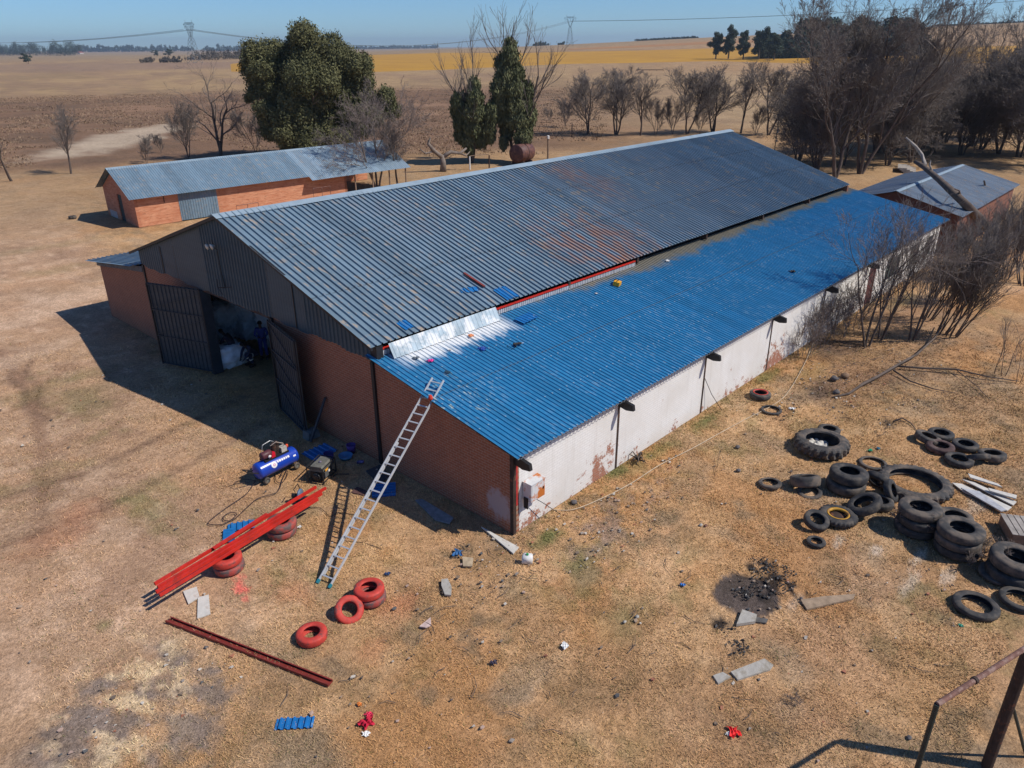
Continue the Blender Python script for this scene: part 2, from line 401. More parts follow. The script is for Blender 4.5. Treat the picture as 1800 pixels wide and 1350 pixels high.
MAT_RIDGE = M_('zinc ridge cap', (.26, .34, .40), .5, .12, 2)
MAT_ALU = M_('aluminium', (.56, .58, .6), .38, .08, 5, metal=.25)
MAT_TEAL = M_('teal rubber foot', (.02, .2, .26), .6)
MAT_RUBBER = M_('dusty tyre rubber', (.036, .036, .038), .8, .35, 5, (.10, .085, .07), (.48, .66), bmp=.3, bsc=30)
MAT_RUBBER2 = M_('worn tyre rubber', (.055, .053, .052), .85, .35, 4, (.15, .12, .095), (.44, .62), bmp=.3, bsc=30)
MAT_REDTYRE = M_('red painted tyre', (.50, .05, .035), .65, .2, 6, (.16, .06, .055), (.53, .66), bmp=.25, bsc=30)
MAT_REDTYRE2 = M_('faded red tyre', (.40, .07, .055), .75, .25, 6, (.12, .085, .08), (.42, .58), bmp=.25, bsc=30)
MAT_CONC = M_('concrete', (.40, .38, .34), .9, .2, 4, (.28, .25, .2), (.5, .65), bmp=.3, bsc=20)
MAT_BOARD = M_('white board', (.58, .56, .51), .8, .15, 4, (.42, .36, .3), (.55, .7))
MAT_WOOD = M_('weathered wood', (.24, .17, .12), .85, .3, 8)
MAT_WHITEP = M_('white plastic', (.72, .72, .7), .5, .1, 6)
MAT_BAG = M_('white bulk bag', (.80, .83, .85), .85, .2, 2.0, (.50, .53, .55), (.5, .7), bmp=.6, bsc=7)
MAT_BARK_G = M_('grey bark', (.20, .165, .14), .9, .3, 3)
MAT_BARK_D = M_('dark bark', (.11, .085, .07), .9, .3, 3)
MAT_TWIG = M_('grey brown twigs', (.18, .155, .138), .9, .25, .6)
MAT_TWIG_L = M_('pale twigs', (.21, .17, .15), .9, .25, .6)
MAT_DEADW = M_('bleached dead wood', (.33, .30, .27), .9, .3, 3)

# ------------------------------------------------------------------ ground
def ell(x, y, c, ra, rb, rot=0, soft=.6, ns=.35, seed=1):
    dx = x-c[0]; dy = y-c[1]; ca, sa = math.cos(rot), math.sin(rot)
    q = np.hypot((dx*ca+dy*sa)/ra, (-dx*sa+dy*ca)/rb)
    q = q+(fbm(x, y, max(min(ra, rb)*.6, .35), seed, 4)-.5)*2*ns
    return sstep(1, 1-soft, q)
def ground_colour(x, y):
    dx = x-CAM[0]; dy = y-CAM[1]; r = np.hypot(dx, dy); f = dx*CF[0]+dy*CF[1]; t = (dx*CR[0]+dy*CR[1])/np.maximum(f, 1)
    one = np.ones_like(x)[:, None]
    tan = np.array([.43, .262, .132]); c = one*tan
    def mix(c, m, col): return c*(1-m[:, None])+np.array(col)[None]*m[:, None]
    n1 = fbm(x, y, 9, 1); n2 = fbm(x, y, 2.2, 2); n3 = fbm(x, y, .7, 3)
    c = mix(c, sstep(.5, .7, n1)*.5, (.34, .20, .115))
    c = mix(c, sstep(.52, .7, n2)*.45, (.29, .175, .10))
    c = mix(c, sstep(.55, .75, fbm(x, y, 4, 9))*.5, (.45, .28, .17))
    c = mix(c, sstep(.56, .72, n3)*.5, (.21, .14, .075))
    c = mix(c, sstep(.54, .66, fbm(x, y, 1.3, 12))*.5, (.55, .36, .20))
    c = mix(c, sstep(.52, .66, fbm(x, y, 3.1, 13))*.55, (.40, .205, .085))
    c = mix(c, sstep(.55, .68, fbm(x, y, .9, 14, 3))*sstep(.42, .58, fbm(x, y, 6, 15))*.6, (.19, .145, .095))
    c = mix(c, sstep(.55, .7, fbm(x, y, 2.0, 16))*.4, (.30, .235, .165))
    # trodden yard in front of the barn
    yard = sstep(-1.5, -7, x-.25*(y-8))*sstep(-2, 6, y)*sstep(90, 45, y)
    yard = np.clip(yard*(.6+.9*fbm(x, y, 6, 21)), 0, 1)
    c = mix(c, yard*.75, (.42, .275, .18)); c = mix(c, yard*sstep(.5, .62, fbm(x, y, 1.6, 24))*.6, (.30, .19, .125)); c = mix(c, yard*sstep(.54, .66, fbm(x, y, .8, 25))*.5, (.54, .38, .26))
    trk = np.zeros_like(x)
    for k, off in enumerate((0., 1.9, 6.5, 8.3)):
        xc = -9.5-off+2.2*np.sin((y-8)/9.0)+.12*(y-10); trk = np.maximum(trk, np.exp(-((x-xc)/.28)**2))
    trk *= sstep(6, 14, y)*sstep(75, 55, y)*(.35+.9*fbm(x, y, 1.2, 22))
    c = mix(c, np.clip(trk, 0, 1)*.8, (.22, .13, .085))
    arc = np.zeros_like(x)
    for (A, B, C_) in ((G(-60, 985), G(210, 880), G(470, 740)), (G(-80, 900), G(150, 830), G(420, 700)), (G(20, 640), G(35, 690), G(75, 740)), (G(48, 630), G(60, 685), G(100, 730))):
        P_ = [A+(B-A)*k/12 for k in range(12)]+[B+(C_-B)*k/12 for k in range(13)]
        for p_, q_ in zip(P_[:-1], P_[1:]):
            d0 = (q_-p_)[:2]; L2 = (d0@d0)+1e-9; tt = np.clip(((x-p_[0])*d0[0]+(y-p_[1])*d0[1])/L2, 0, 1)
            dd = np.hypot(x-p_[0]-tt*d0[0]+.18*np.sin(y*1.7), y-p_[1]-tt*d0[1]); arc = np.maximum(arc, np.exp(-(dd/.20)**2))
    c = mix(c, np.clip(arc*.95*(.4+.9*fbm(x, y, .8, 23)), 0, 1), (.19, .12, .08))
    paled = ell(x, y, G(120, 520), 4.5, 2.2, 0, .7, .6, 31)+ell(x, y, G(60, 620), 4, 1.2, .4, .7, .6, 32)+ell(x, y, G(40, 560), 5, 1.5, .2, .7, .6, 33)
    c = mix(c, np.clip(paled, 0, 1)*.6, (.52, .37, .26))
    # bare grey-black gravel patch at the lower left
    gp = ell(x, y, G(250, 1215), 1.9, 1.2, .6, .5, .55, 41)+ell(x, y, G(120, 1290), 1.5, 1.0, .6, .5, .6, 42)+ell(x, y, G(330, 1290), 1.6, .9, .6, .5, .6, 43)+ell(x, y, G(350, 1205), .7, .9, .6, .5, .5, 44)
    gp = np.clip(gp, 0, 1)*sstep(.64, .40, fbm(x, y, .5, 45, 4))
    c = mix(c, gp*.85, (.185, .15, .128))
    gq = ell(x, y, G(230, 1240), 3.2, 2.2, .6, .7, .5, 46); c = mix(c, gq*sstep(.56, .66, fbm(x, y, .42, 47, 3))*.75, (.60, .46, .29))
    # faint green
    for i, (u, v, ra, rb, a) in enumerate(((262, 895, .8, 2.2, .55), (290, 850, .7, 1.2, .4), (150, 700, 1.6, 2.6, .38), (60, 690, 1.5, 1.2, .3), (120, 470, 5, 1.4, .3), (70, 435, 9, 1.3, .25), (180, 1100, .25, .3, .6),
            (140, 660, 2, 1.2, .35), (960, 945, .8, .45, .85), (1010, 985, .9, .6, .6), (1060, 960, 1, .5, .35), (1350, 660, 1.6, .5, .7), (1240, 738, 1.2, .35, .8), (1160, 790, 1.6, .35, .7), (1085, 830, .9, .4, .9), (1580, 530, 3, 1.0, .6), (1420, 655, 2, .8, .35),
            (1100, 1080, 1.2, .9, .25), (1030, 1010, 1, .8, .3), (1250, 60, 1, 1, 0), (1480, 760, 2, 1, .15), (480, 640, 3, 2, .35), (640, 700, 2, 1, .3), (560, 700, 2, 1.2, .3))):
        if a: c = mix(c, ell(x, y, G(u, v), ra, rb, 0, .9, .6, 50+i)*a*(.55+.9*n3), (.135, .145, .055))
    c = mix(c, sstep(.6, .75, fbm(x, y, 5, 77))*sstep(.5, .65, fbm(x, y, .6, 78))*.45*sstep(60, 40, r), (.20, .17, .075))
    # reddish earth round the painted tyres, red paint overspray
    for i, (u, v, ra, rb, a) in enumerate(((700, 1060, 1.2, .8, .5), (520, 1040, .7, .8, .35), (660, 1140, .8, .5, .35), (140, 900, 1.2, .9, .35), (90, 950, 1.4, 1, .3))):
        c = mix(c, ell(x, y, G(u, v), ra, rb, 0, .9, .6, 90+i)*a, (.40, .15, .075))
    red = ell(x, y, G(418, 1015), .16, .22, .3, .6, .9, 101)+ell(x, y, G(424, 1035), .16, .22, .3, .6, .9, 102)+ell(x, y, G(430, 1052), .14, .12, .3, .6, .9, 103)
    c = mix(c, np.clip(red*1.3, 0, 1)*.9*sstep(.3, .5, fbm(x, y, .12, 104)), (.62, .14, .11))
    # rubble strip beside the corner, pinkish
    rb_ = ell(x, y, G(1060, 925), 2.2, .9, .2, .7, .6, 110)+ell(x, y, G(1150, 860), 1.6, .7, .2, .7, .6, 111)
    c = mix(c, np.clip(rb_, 0, 1)*.6*sstep(.45, .6, fbm(x, y, .35, 112)), (.30, .215, .18))
    # burnt ring and ash
    b1 = ell(x, y, G(1312, 1045), .86, .84, 0, .1, .12, 120); b2 = ell(x, y, G(1355, 1020), .75, .5, .3, .35, .8, 121)+ell(x, y, G(1335, 990), .45, .3, 0, .4, .8, 122)+ell(x, y, G(1395, 1035), .4, .5, 0, .4, .9, 123)+ell(x, y, G(1295, 1140), .33, .25, 0, .5, .6, 124)+ell(x, y, G(1275, 1095), .3, .25, 0, .4, .9, 125)
    c = mix(c, b1*.95, (.045, .039, .037)); c = mix(c, np.clip(b1*sstep(.45, .65, fbm(x, y, .5, 126)), 0, 1)*.6, (.12, .095, .085))
    c = mix(c, np.clip(b2, 0, 1)*.95*sstep(.35, .5, fbm(x, y, .22, 127)), (.018, .017, .018))
    # leaf litter and soot under the shrubs
    for i, (u, v, ra, rb, a, col) in enumerate(((1440, 690, 2.0, 1.1, .75, (.10, .072, .06)), (1520, 660, 3.2, 1.6, .6, (.17, .10, .07)), (1600, 640, 3.5, 2.2, .5, (.19, .115, .075)), (1700, 700, 4, 2.4, .45, (.2, .125, .08)),
            (1480, 610, 2.5, 1.6, .75, (.12, .08, .06)), (1560, 745, .5, .3, .9, (.035, .03, .03)), (1385, 722, .9, .3, .6, (.27, .12, .06)), (1600, 540, 5, 3, .6, (.19, .115, .075)), (1760, 600, 6, 4, .3, (.24, .145, .09)))):
        c = mix(c, ell(x, y, G(u, v), ra, rb, 0, .9, .6, 140+i)*a, col)
    # pale trampled dust between the tyres
    for i, (u, v, ra, rb, a) in enumerate(((1475, 950, .35, .13, .7), (1540, 965, .3, .12, .7), (1610, 985, .7, .16, .75), (1665, 1010, .7, .18, .6), (1600, 1025, .8, .12, .5), (1720, 880, 1.2, .3, .5), (1400, 1058, .5, .15, .4))):
        c = mix(c, ell(x, y, G(u, v), ra, rb, 0, .6, .9, 160+i)*a, (.55, .46, .37))
    # ---- land beyond the yard
    far = sstep(55, 80, r)
    c = mix(c, far*.55, (.36, .245, .135))
    # green strip under the row of bare trees
    q = G(1150, 240); dl = (x-q[0])*.47+(y-q[1])*.88
    c = mix(c, np.exp(-((x-q[0])*.55+(y-q[1])*.35)**2/14)*sstep(-40, -10, dl)*sstep(60, 30, dl)*.0, (.13, .14, .06))
    # rough brown grass (left), with pale and dark bands across the view
    nb = fbm(t*900, r*1.0, 26, 200, 4)
    lft = sstep(.35, -.05, t)
    rough = sstep(96, 108, r+12*fbm(t*300, r, 30, 201)-6+14*sstep(-.6, -.1, t)*0)*sstep(330, 230, r)*lft
    c = mix(c, rough*.9, (.185, .112, .072)); c = mix(c, rough*sstep(.5, .66, fbm(x, y, 16, 202))*.6, (.30, .185, .115)); c = mix(c, rough*sstep(.52, .7, fbm(x, y, 7, 203))*.5, (.125, .088, .06))
    c = mix(c, ell(x, y, G(215, 243), 26, 7, .8, .5, .5, 205)*.85, (.46, .37, .27))
    mid = sstep(120, 150, r)*(1-lft)*sstep(420, 330, r)
    c = mix(c, mid*.6, (.38, .28, .165)); c = mix(c, mid*sstep(.5, .7, fbm(x, y, 18, 207))*.45, (.25, .165, .11))
    fz = sstep(240, 300, r)*lft
    c = mix(c, fz*.8, (.36, .25, .135)); c = mix(c, fz*sstep(.48, .6, fbm(t*700, r*.6, 40, 211, 4))*.5, (.23, .16, .10))
    c = mix(c, fz*sstep(.45, .62, fbm(t*2000, r, 60, 210, 3))*.45, (.27, .175, .115))
    c = mix(c, sstep(520, 600, r)*sstep(900, 780, r)*lft*.6, (.25, .17, .125))
    c = mix(c, sstep(900, 1300, r)*.7, (.30, .22, .13))
    nearw = (1-far)[:, None]; c = c*(1+.14*nearw*np.array([[1.05, 1.0, .92]]))
    return np.clip(c, 0, 1), yard, gp, b1+b2
def make_ground():
    hd = math.atan2(CF[1], CF[0])
    az = list(np.arange(-42, 42.01, .25)); az = az+list(np.arange(46, 318-.1, 4.0))
    az = np.radians(np.array(az))+hd; na = len(az)
    rs = [2.0]
    while rs[-1] < 9000: rs.append(rs[-1]*1.0112+.0)
    rs = np.array(rs); nr = len(rs)
    X = CAM[0]+rs[:, None]*np.cos(az)[None]; Y = CAM[1]+rs[:, None]*np.sin(az)[None]
    x = X.ravel(); y = Y.ravel(); z = terr(x, y)
    rr = np.repeat(rs, na); z = z+(fbm(x, y, 3.5, 301, 3)-.5)*.10*sstep(60, 30, rr)*sstep(.4, 1.6, np.abs(y)+np.maximum(0, -x-.2)+np.maximum(0, x-39)) - .03
    V = np.stack([x, y, z], 1); V = np.vstack([V, [[CAM[0], CAM[1], 0]]]); ctr = len(V)-1
    i = np.arange(nr-1)[:, None]; j = np.arange(na)[None]; j2 = (j+1) % na
    F4 = np.stack([i*na+j, (i+1)*na+j, (i+1)*na+j2, i*na+j2], -1).reshape(-1, 4)
    jj = np.arange(na); Fc = np.stack([np.full(na, ctr), jj, (jj+1) % na, (jj+1) % na], 1)[:, :3]
    # centre fan as degenerate-free triangles in a second mesh is unnecessary: first ring is below the camera
    me = meshnp('ground', V[:-1], F4, None, True)
    col, *_ = ground_colour(x, y)
    at = me.attributes.new('soil', 'FLOAT_COLOR', 'POINT'); at.data.foreach_set('color', np.concatenate([col, np.ones((len(col), 1))], 1).astype(np.float32).ravel())
    m, t, b = newmat('dry ground'); A = N(t, 'ShaderNodeAttribute', attribute_name='soil'); v = coords(t)
    n1 = noise(t, v, 26, 4, .75); n2 = noise(t, v, 7, 5, .7); n3 = noise(t, v, 1.6, 4, .6); n4 = noise(t, v, .12, 5, .65)
    c = mixc(t, 1.0, A.outputs['Color'], mixc(t, mapr(t, n1, .3, .7), (.5, .5, .52), (1.5, 1.48, 1.44)), 'MULTIPLY')
    c = mixc(t, 1.0, c, mixc(t, mapr(t, n2, .3, .7), (.72, .70, .68), (1.25, 1.27, 1.3)), 'MULTIPLY')
    c = mixc(t, 1.0, c, mixc(t, mapr(t, n3, .3, .7), (.85, .84, .82), (1.14, 1.15, 1.17)), 'MULTIPLY')
    c = mixc(t, 1.0, c, mixc(t, mapr(t, n4, .3, .7), (.82, .82, .82), (1.15, 1.15, 1.15)), 'MULTIPLY')
    t.links.new(c, b.inputs['Base Color']); b.inputs['Roughness'].default_value = .95; b.inputs['Specular IOR Level'].default_value = .1
    hsum = math_(t, 'ADD', math_(t, 'MULTIPLY', n1, .5), n2); bump(t, b, hsum, .9, .05)
    me.materials.append(m); g = link(bpy.data.objects.new('ground', me)); tag(g, kind='structure')
    return g
make_ground()

def polar_sheet(name, mat, t0, t1, r0f, r1f, lift, nt_=90, nr_=14):
    T = np.linspace(t0, t1, nt_); V = []
    for tt in T:
        d = CF[:2]/np.linalg.norm(CF[:2])+CR[:2]*tt; d /= np.linalg.norm(d)
        a, b_ = r0f(tt), r1f(tt)
        for k in range(nr_+1):
            r = a+(b_-a)*k/nr_; x, y = CAM[0]+d[0]*r, CAM[1]+d[1]*r
            V.append((x, y, float(terr(x, y))+(lift if 0 < k < nr_ and tt not in (T[0], T[-1]) else -.6)))
    F4 = [(i*(nr_+1)+k, (i+1)*(nr_+1)+k, (i+1)*(nr_+1)+k+1, i*(nr_+1)+k+1) for i in range(nt_-1) for k in range(nr_)]
    o = link(bpy.data.objects.new(name, meshnp(name, V, F4, mat, True))); return tag(o, kind='structure')
def field_mat(name, c1, c2):
    m, t, b = newmat(name); v = coords(t)
    c = mixc(t, mapr(t, noise(t, v, .03, 6, .7), .35, .65), c1, c2); c = mixc(t, mapr(t, noise(t, v, .6, 4, .7), .35, .75, 0, .5), c, (c1[0]*.6, c1[1]*.55, c1[2]*.6))
    t.links.new(c, b.inputs['Base Color']); b.inputs['Roughness'].default_value = .95; return m
MY = field_mat('yellow crop', (.50, .265, .012), (.41, .205, .012)); MY2 = field_mat('orange stubble', (.42, .20, .06), (.33, .17, .06))
def rr_at(u, v):   # distance along the terrain seen at a bearing
    d = ray(u, v); lo = None
    for r in np.geomspace(60, 4000, 1500):
        k = r/math.hypot(d[0], d[1]); p = CAM+d*k
        if p[2] <= float(terr(p[0], p[1])): return r
    return 2500.
def edge(pts):
    T = []; R_ = []
    for (u, v) in pts:
        d = ray(u, v); T.append((d @ CR)/(d[:2] @ (CF[:2]/np.linalg.norm(CF[:2])))); R_.append(rr_at(u, v))
    return lambda tt: float(np.interp(tt, T, R_)), T[0], T[-1]
e0, a0, a1 = edge([(400, 127), (470, 127), (660, 130), (780, 126), (900, 119), (1000, 114), (1130, 112), (1260, 109), (1400, 113), (1500, 113), (1650, 113), (1800, 112)])
e1, _, _ = edge([(400, 113), (470, 107), (660, 96), (780, 92), (900, 93), (1000, 90), (1130, 88), (1260, 84), (1400, 82), (1500, 84), (1650, 82), (1800, 79)])
polar_sheet('crop_field', MY, a0, a1, e0, e1, .25)
f0, b0, b1_ = edge([(1000, 87.5), (1130, 83), (1260, 77), (1400, 73)])
f1, _, _ = edge([(1000, 86), (1130, 80), (1260, 72.5), (1400, 68)])
polar_sheet('stubble_field', MY2, b0, b1_, f0, f1, .3)

# ================================================================== THE BIG BARN
barn = empty('barn', (0, 0, 0), 0, 'long brick barn with grey pitched roof and blue painted lean-to roof', 'barn')
L = 38.0; YR = 14.49; ZR = 6.98; YE = 5.66; ZE = 4.18; YL = 2*YR-YE
sl_ = (ZR-ZE)/(YR-YE)
# front gable wall (brick), opening between y 11.8 and 17.0
b = MB()
b.prism([(0.0, 0), (5.9, 0), (5.9, 3.62), (0, 2.48)], 0, 0, .24)
b.build('brick_front_wall', MAT_BRICK_F, barn); b = MB()
b.prism([(5.9, 0), (11.8, 0), (11.8, 3.72), (5.9, 3.72)], 0, .003, .24)
b.build('brick_front_wall', MAT_BRICK_F, barn); b = MB()
b.prism([(17.0, 0), (22.45, 0), (22.45, 3.74), (17.0, 3.74)], 0, .003, .24)
b.build('brick_front_wall', MAT_BRICK_F, barn); b = MB()
b.prism([(22.45, 0), (28.05, 0), (28.05, 2.62), (22.45, 3.35)], 0, 0, .24)
b.build('brick_front_wall', MAT_BRICK_F, barn)
b = MB(); b.b2(.24, L, 27.8, 28.05, 0, 2.6); b.b2(.24, L, YL-.2, YL, 2.5, ZE-.1); b.build('brick_rear_wall', MAT_BRICK_F, barn)
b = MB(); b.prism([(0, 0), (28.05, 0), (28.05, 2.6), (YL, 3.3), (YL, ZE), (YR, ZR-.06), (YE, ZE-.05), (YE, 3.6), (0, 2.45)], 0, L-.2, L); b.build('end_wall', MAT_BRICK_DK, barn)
# white side wall with openings
def wall_holes(b, x0, x1, z0, z1, y0, y1, holes):
    xs = sorted(set([x0, x1]+[h[0] for h in holes]+[h[1] for h in holes]))
    for i in range(len(xs)-1):
        a, c = xs[i], xs[i+1]; hs = [h for h in holes if h[0] <= a+1e-6 and h[1] >= c-1e-6]
        zz = z0
        for h in sorted(hs, key=lambda q: q[2]):
            if h[2] > zz: b.b2(a, c, y0, y1, zz, h[2])
            zz = h[3]
        if zz < z1: b.b2(a, c, y0, y1, zz, z1)
holes = [(26.75, 27.75, 0, 2.15), (29.4, 31.6, .75, 1.95), (33.4, 34.9, .75, 1.95), (36.2, 37.4, .75, 1.95)]
b = MB(); wall_holes(b, .242, L+.6, 0, 2.47, 0, .22, holes); b.build('white_side_wall', MAT_WHITE, barn)
MAT_GLASSD = M_('dusty window glass', (.10, .13, .12), .25, .3, 3); MAT_FRAME = M_('grey green window frame', (.16, .19, .16), .6)
for (x0, x1, z0, z1) in holes[1:]:
    f = MB(); f.b2(x0, x1, .03, .09, z0, z0+.06); f.b2(x0, x1, .03, .09, z1-.06, z1)
    n_ = 4 if x1-x0 > 2 else 3
    for k in range(n_+1):
        x = x0+.025+(x1-x0-.05)*k/n_; f.b2(x-.025, x+.025, .034, .086, z0+.06, z1-.06)
    zc = (z0+z1)/2; 
    for k in range(n_):
        xa = x0+.05+(x1-x0-.05)*k/n_; f.b2(xa, xa+(x1-x0-.05)/n_-.05, .038, .08, zc-.02, zc+.02)
    fo = f.build('window', MAT_FRAME, barn); MB().b2(x0+.01, x1-.01, .1, .115, z0+.01, z1-.01).build('pane', MAT_GLASSD, fo)
    MB().b2(x0-.06, x1+.06, -.06, .03, z0-.08, z0-.003).build('sill', MAT_CONC, fo)
do = MB().b2(26.8, 27.7, .06, .11, .02, 2.1).build('side_door', M_('dark red door', (.10, .03, .03), .7), barn)
f = MB(); f.b2(26.752, 26.8, .02, .14, 0, 2.148); f.b2(27.7, 27.748, .02, .14, 0, 2.148); f.b2(26.8, 27.7, .02, .14, 2.1, 2.148); f.build('door_frame', MAT_REDDK, do)
# steel columns standing in the walls, rafter ends
colx = [0.0, 4.88, 10.25, 15.62, 21.0, 26.3, 32.4]
for i, x in enumerate(colx):
    b = MB()
    if i == 0: b.b2(-.02, .1, -.025, .1, 0, 2.52)
    else: b.b2(x-.05, x+.05, -.012, .1, 0, 2.46)
    b.build('steel_column', MAT_DKRUST, barn)
    if i == 0: MB().b2(.1, .17, -.02, -.002, .9, 2.45).build('red_paint_strip', MAT_REDPAINT, barn)
    if i < 6:
        xx = x+.10 if i == 0 else x
        b = MB(); b.prism([(.0, 2.26), (.0, 2.535), (-.54, 2.43), (-.57, 2.25), (-.3, 2.20)], 0, xx-.055, xx+.055); b.build('rafter_end', MAT_BLACK, barn)
MB().b2(-.075, -.002, 5.82, 5.95, 0, 3.62).build('drainpipe', MAT_BLACK, barn)
MB().b2(-.06, -.002, 22.40, 22.5, 0, 3.7).build('drainpipe', MAT_BLACK, barn)
# lean-to roof
bl = (3.84-2.64)/6.3; Lb = math.hypot(6.3, 1.2)
b = MB(); b.corr((-.16, -.32, 2.625), (1, 0, 0), (0, 6.35/Lb*.9999, 1.2/Lb), BN, 39.25, Lb+.05, .172, .03, 'trap', 10, .03, .004)
leanto = b.build('lean_to_roof', MAT_BLUE, barn)
b = MB(); b.corr((-.16+.0, -.325, 2.612), (1, 0, 0), (0, -.0, -1), (0, -1, 0), 39.2, .028, .172, .03, 'trap', 1, 0); b.build('eave_edge', M_('unpainted sheet edge', (.16, .18, .2), .6), leanto)
b = MB(); b.prism([(-.1, 2.53), (5.9, 3.68), (5.9, 3.76), (-.1, 2.62)], 0, -.06, -.002); b.build('verge_board', MAT_DKRUST, leanto)
# purlins under the lean-to eave
for yy in (1.2, 2.7, 4.2): MB().b2(.3, 38.6, yy, yy+.07, 2.58+(yy+.3)*bl-.03, 2.58+(yy+.3)*bl+.005).build('purlin', MAT_BLACK, leanto)
# gap between the two roofs
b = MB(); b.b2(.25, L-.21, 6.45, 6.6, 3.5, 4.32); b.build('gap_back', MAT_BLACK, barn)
b = MB(); b.b2(-.02, 14.0, 5.72, 5.80, 3.97, 4.02); b.build('red_purlin', MAT_REDST, barn)
b = MB(); b.corr((-.02, 5.715, 3.80), (1, 0, 0), (0, 0, 1), (0, -1, 0), 14.0, .15, .11, .02, 'trap', 1); b.build('zinc_strip', MAT_ZINC2, barn)
for x in (3.2, 9.4, 14.1, 20., 26, 32): MB().b2(x, x+.12, 5.7, 6.44, 3.86, 4.1).build('rafter', MAT_DKRUST, barn)
MB().b2(-.03, .22, 5.62, 5.98, 3.63, 4.16).build('corner_plate', MAT_BLACK, barn)
# flashing
b = MB(); b.corr((.42, 5.60, 4.165), (1, 0, 0), (0, -.50, -.865), (0, -.865, .5), 4.75, .50, .172, .012, 'trap', 3, .03, .003)
fl_ = b.build('flashing', MAT_ZINC, barn)
# main roof
Ls = math.hypot(YR-YE, ZR-ZE)+.0; B1 = (0, (YR-YE)/Ls, (ZR-ZE)/Ls)
b = MB(); b.corr((-.21, YE, ZE), (1, 0, 0), B1, tuple(RN), L+.41, Ls-.02, .25, .06, 'rib', 14, .05, .004); mr = b.build('roof', MAT_ROOF, barn)
b = MB(); b.corr((-.21, YL, ZE), (1, 0, 0), (0, -B1[1], B1[2]), (0, -RN[1], RN[2]), L+.41, Ls-.02, .25, .045, 'rib', 6, .04, .004); b.build('roof', MAT_ROOF, barn)
b = MB(); hw = .33
b.prism([(YR-hw, ZR-hw*sl_+.052), (YR-hw, ZR-hw*sl_+.060), (YR, ZR+.07), (YR+hw, ZR-hw*sl_+.060), (YR+hw, ZR-hw*sl_+.052), (YR, ZR+.06)], 0, -.26, L+.25); b.build('ridge_cap', MAT_RIDGE, mr)
b = MB(); b.prism([(YE, ZE-.1), (YE, ZE-.003), (YR, ZR-.003), (YL, ZE-.003), (YL, ZE-.1), (YR, ZR-.12)], 0, -.20, -.13); b.build('verge_board', MAT_BLACK, mr)
for k in range(7):
    for s in (-1, 1):
        d_ = .5+k*1.4; yy = YR-s*d_*B1[1]; zz = ZR-d_*B1[2]-.055
        if s == 1: MB().b2(-.16, L, yy-.03, yy+.03, zz-.06, zz+.02).build('purlin', MAT_BLACK, mr)
# gable cladding: ribbed sheets
def clad(name, y0, y1, pitch, dep, xoff):
    n = max(2, int((y1-y0)/pitch)); V = []
    ys = []
    for i in range(n):
        for (t, h) in ((0, 0), (.55, 0), (.65, 1), (.88, 1), (.97, 0)): ys.append((y0+(y1-y0)*(i+t)/n, h))
    ys.append((y1, 0))
    def top(y): return (ZE+(y-YE)*sl_ if y < YR else ZE+(YL-y)*sl_)-.07
    b = MB(); n2 = len(ys)
    for (y, h) in ys: V.append((xoff-h*dep, y, 3.70+.04*math.sin(y*1.7)+.03*math.sin(y*5.1)))
    for (y, h) in ys: V.append((xoff-h*dep, y, max(top(y), 3.76)))
    b.add(V, [(i, i+1, n2+i+1, n2+i) for i in range(n2-1)]); return b.build(name, MAT_DARKCLAD, barn)
clad('gable_cladding', 5.92, 9.4, .215, .035, -.035); clad('gable_cladding', 9.4, 11.6, .16, .006, -.03); clad('gable_cladding', 11.6, 16.2, .215, .035, -.035)
clad('gable_cladding', 16.2, 18.9, .16, .006, -.03); clad('gable_cladding', 18.9, 20.2, .16, .006, -.036); clad('gable_cladding', 20.2, 22.6, .215, .02, -.03)
MB().b2(-.06, -.045, 20.15, 20.24, 3.75, 4.9).build('dark_downpipe', MAT_BLACK, barn)
MB().b2(-.056, -.045, 10.0, 10.05, 3.72, 5.3).build('dark_downpipe', MAT_BLACK, barn)
MB().b2(-.02, .2, 11.78, 17.02, 3.62, 3.8).build('door_lintel', MAT_DKRUST, barn)
# wing on the far left
def xz(u, v): p = PL(u, v, 0, -.35); return p
b = MB()
y_o, z_o = 28.75, 2.86; y_i, z_i = 23.0, 3.62
lw = math.hypot(y_o-y_i, z_i-z_o)
b.corr((-.42, y_o, z_o), (1, 0, 0), (0, (y_i-y_o)/lw, (z_i-z_o)/lw), (0, -(z_i-z_o)/lw*-1*-1, (y_o-y_i)/lw), L+.5, lw, .215, .042, 'rib', 4, .03, .004); wr = b.build('wing_roof', MAT_ROOF, barn)
b = MB(); b.prism([(28.3, 2.62), (28.3, 2.88), (22.6, 3.60), (22.6, 3.34)], 0, -.05, -.002); b.build('wing_fascia', M_('grey fascia board', (.12, .125, .13), .8), wr)
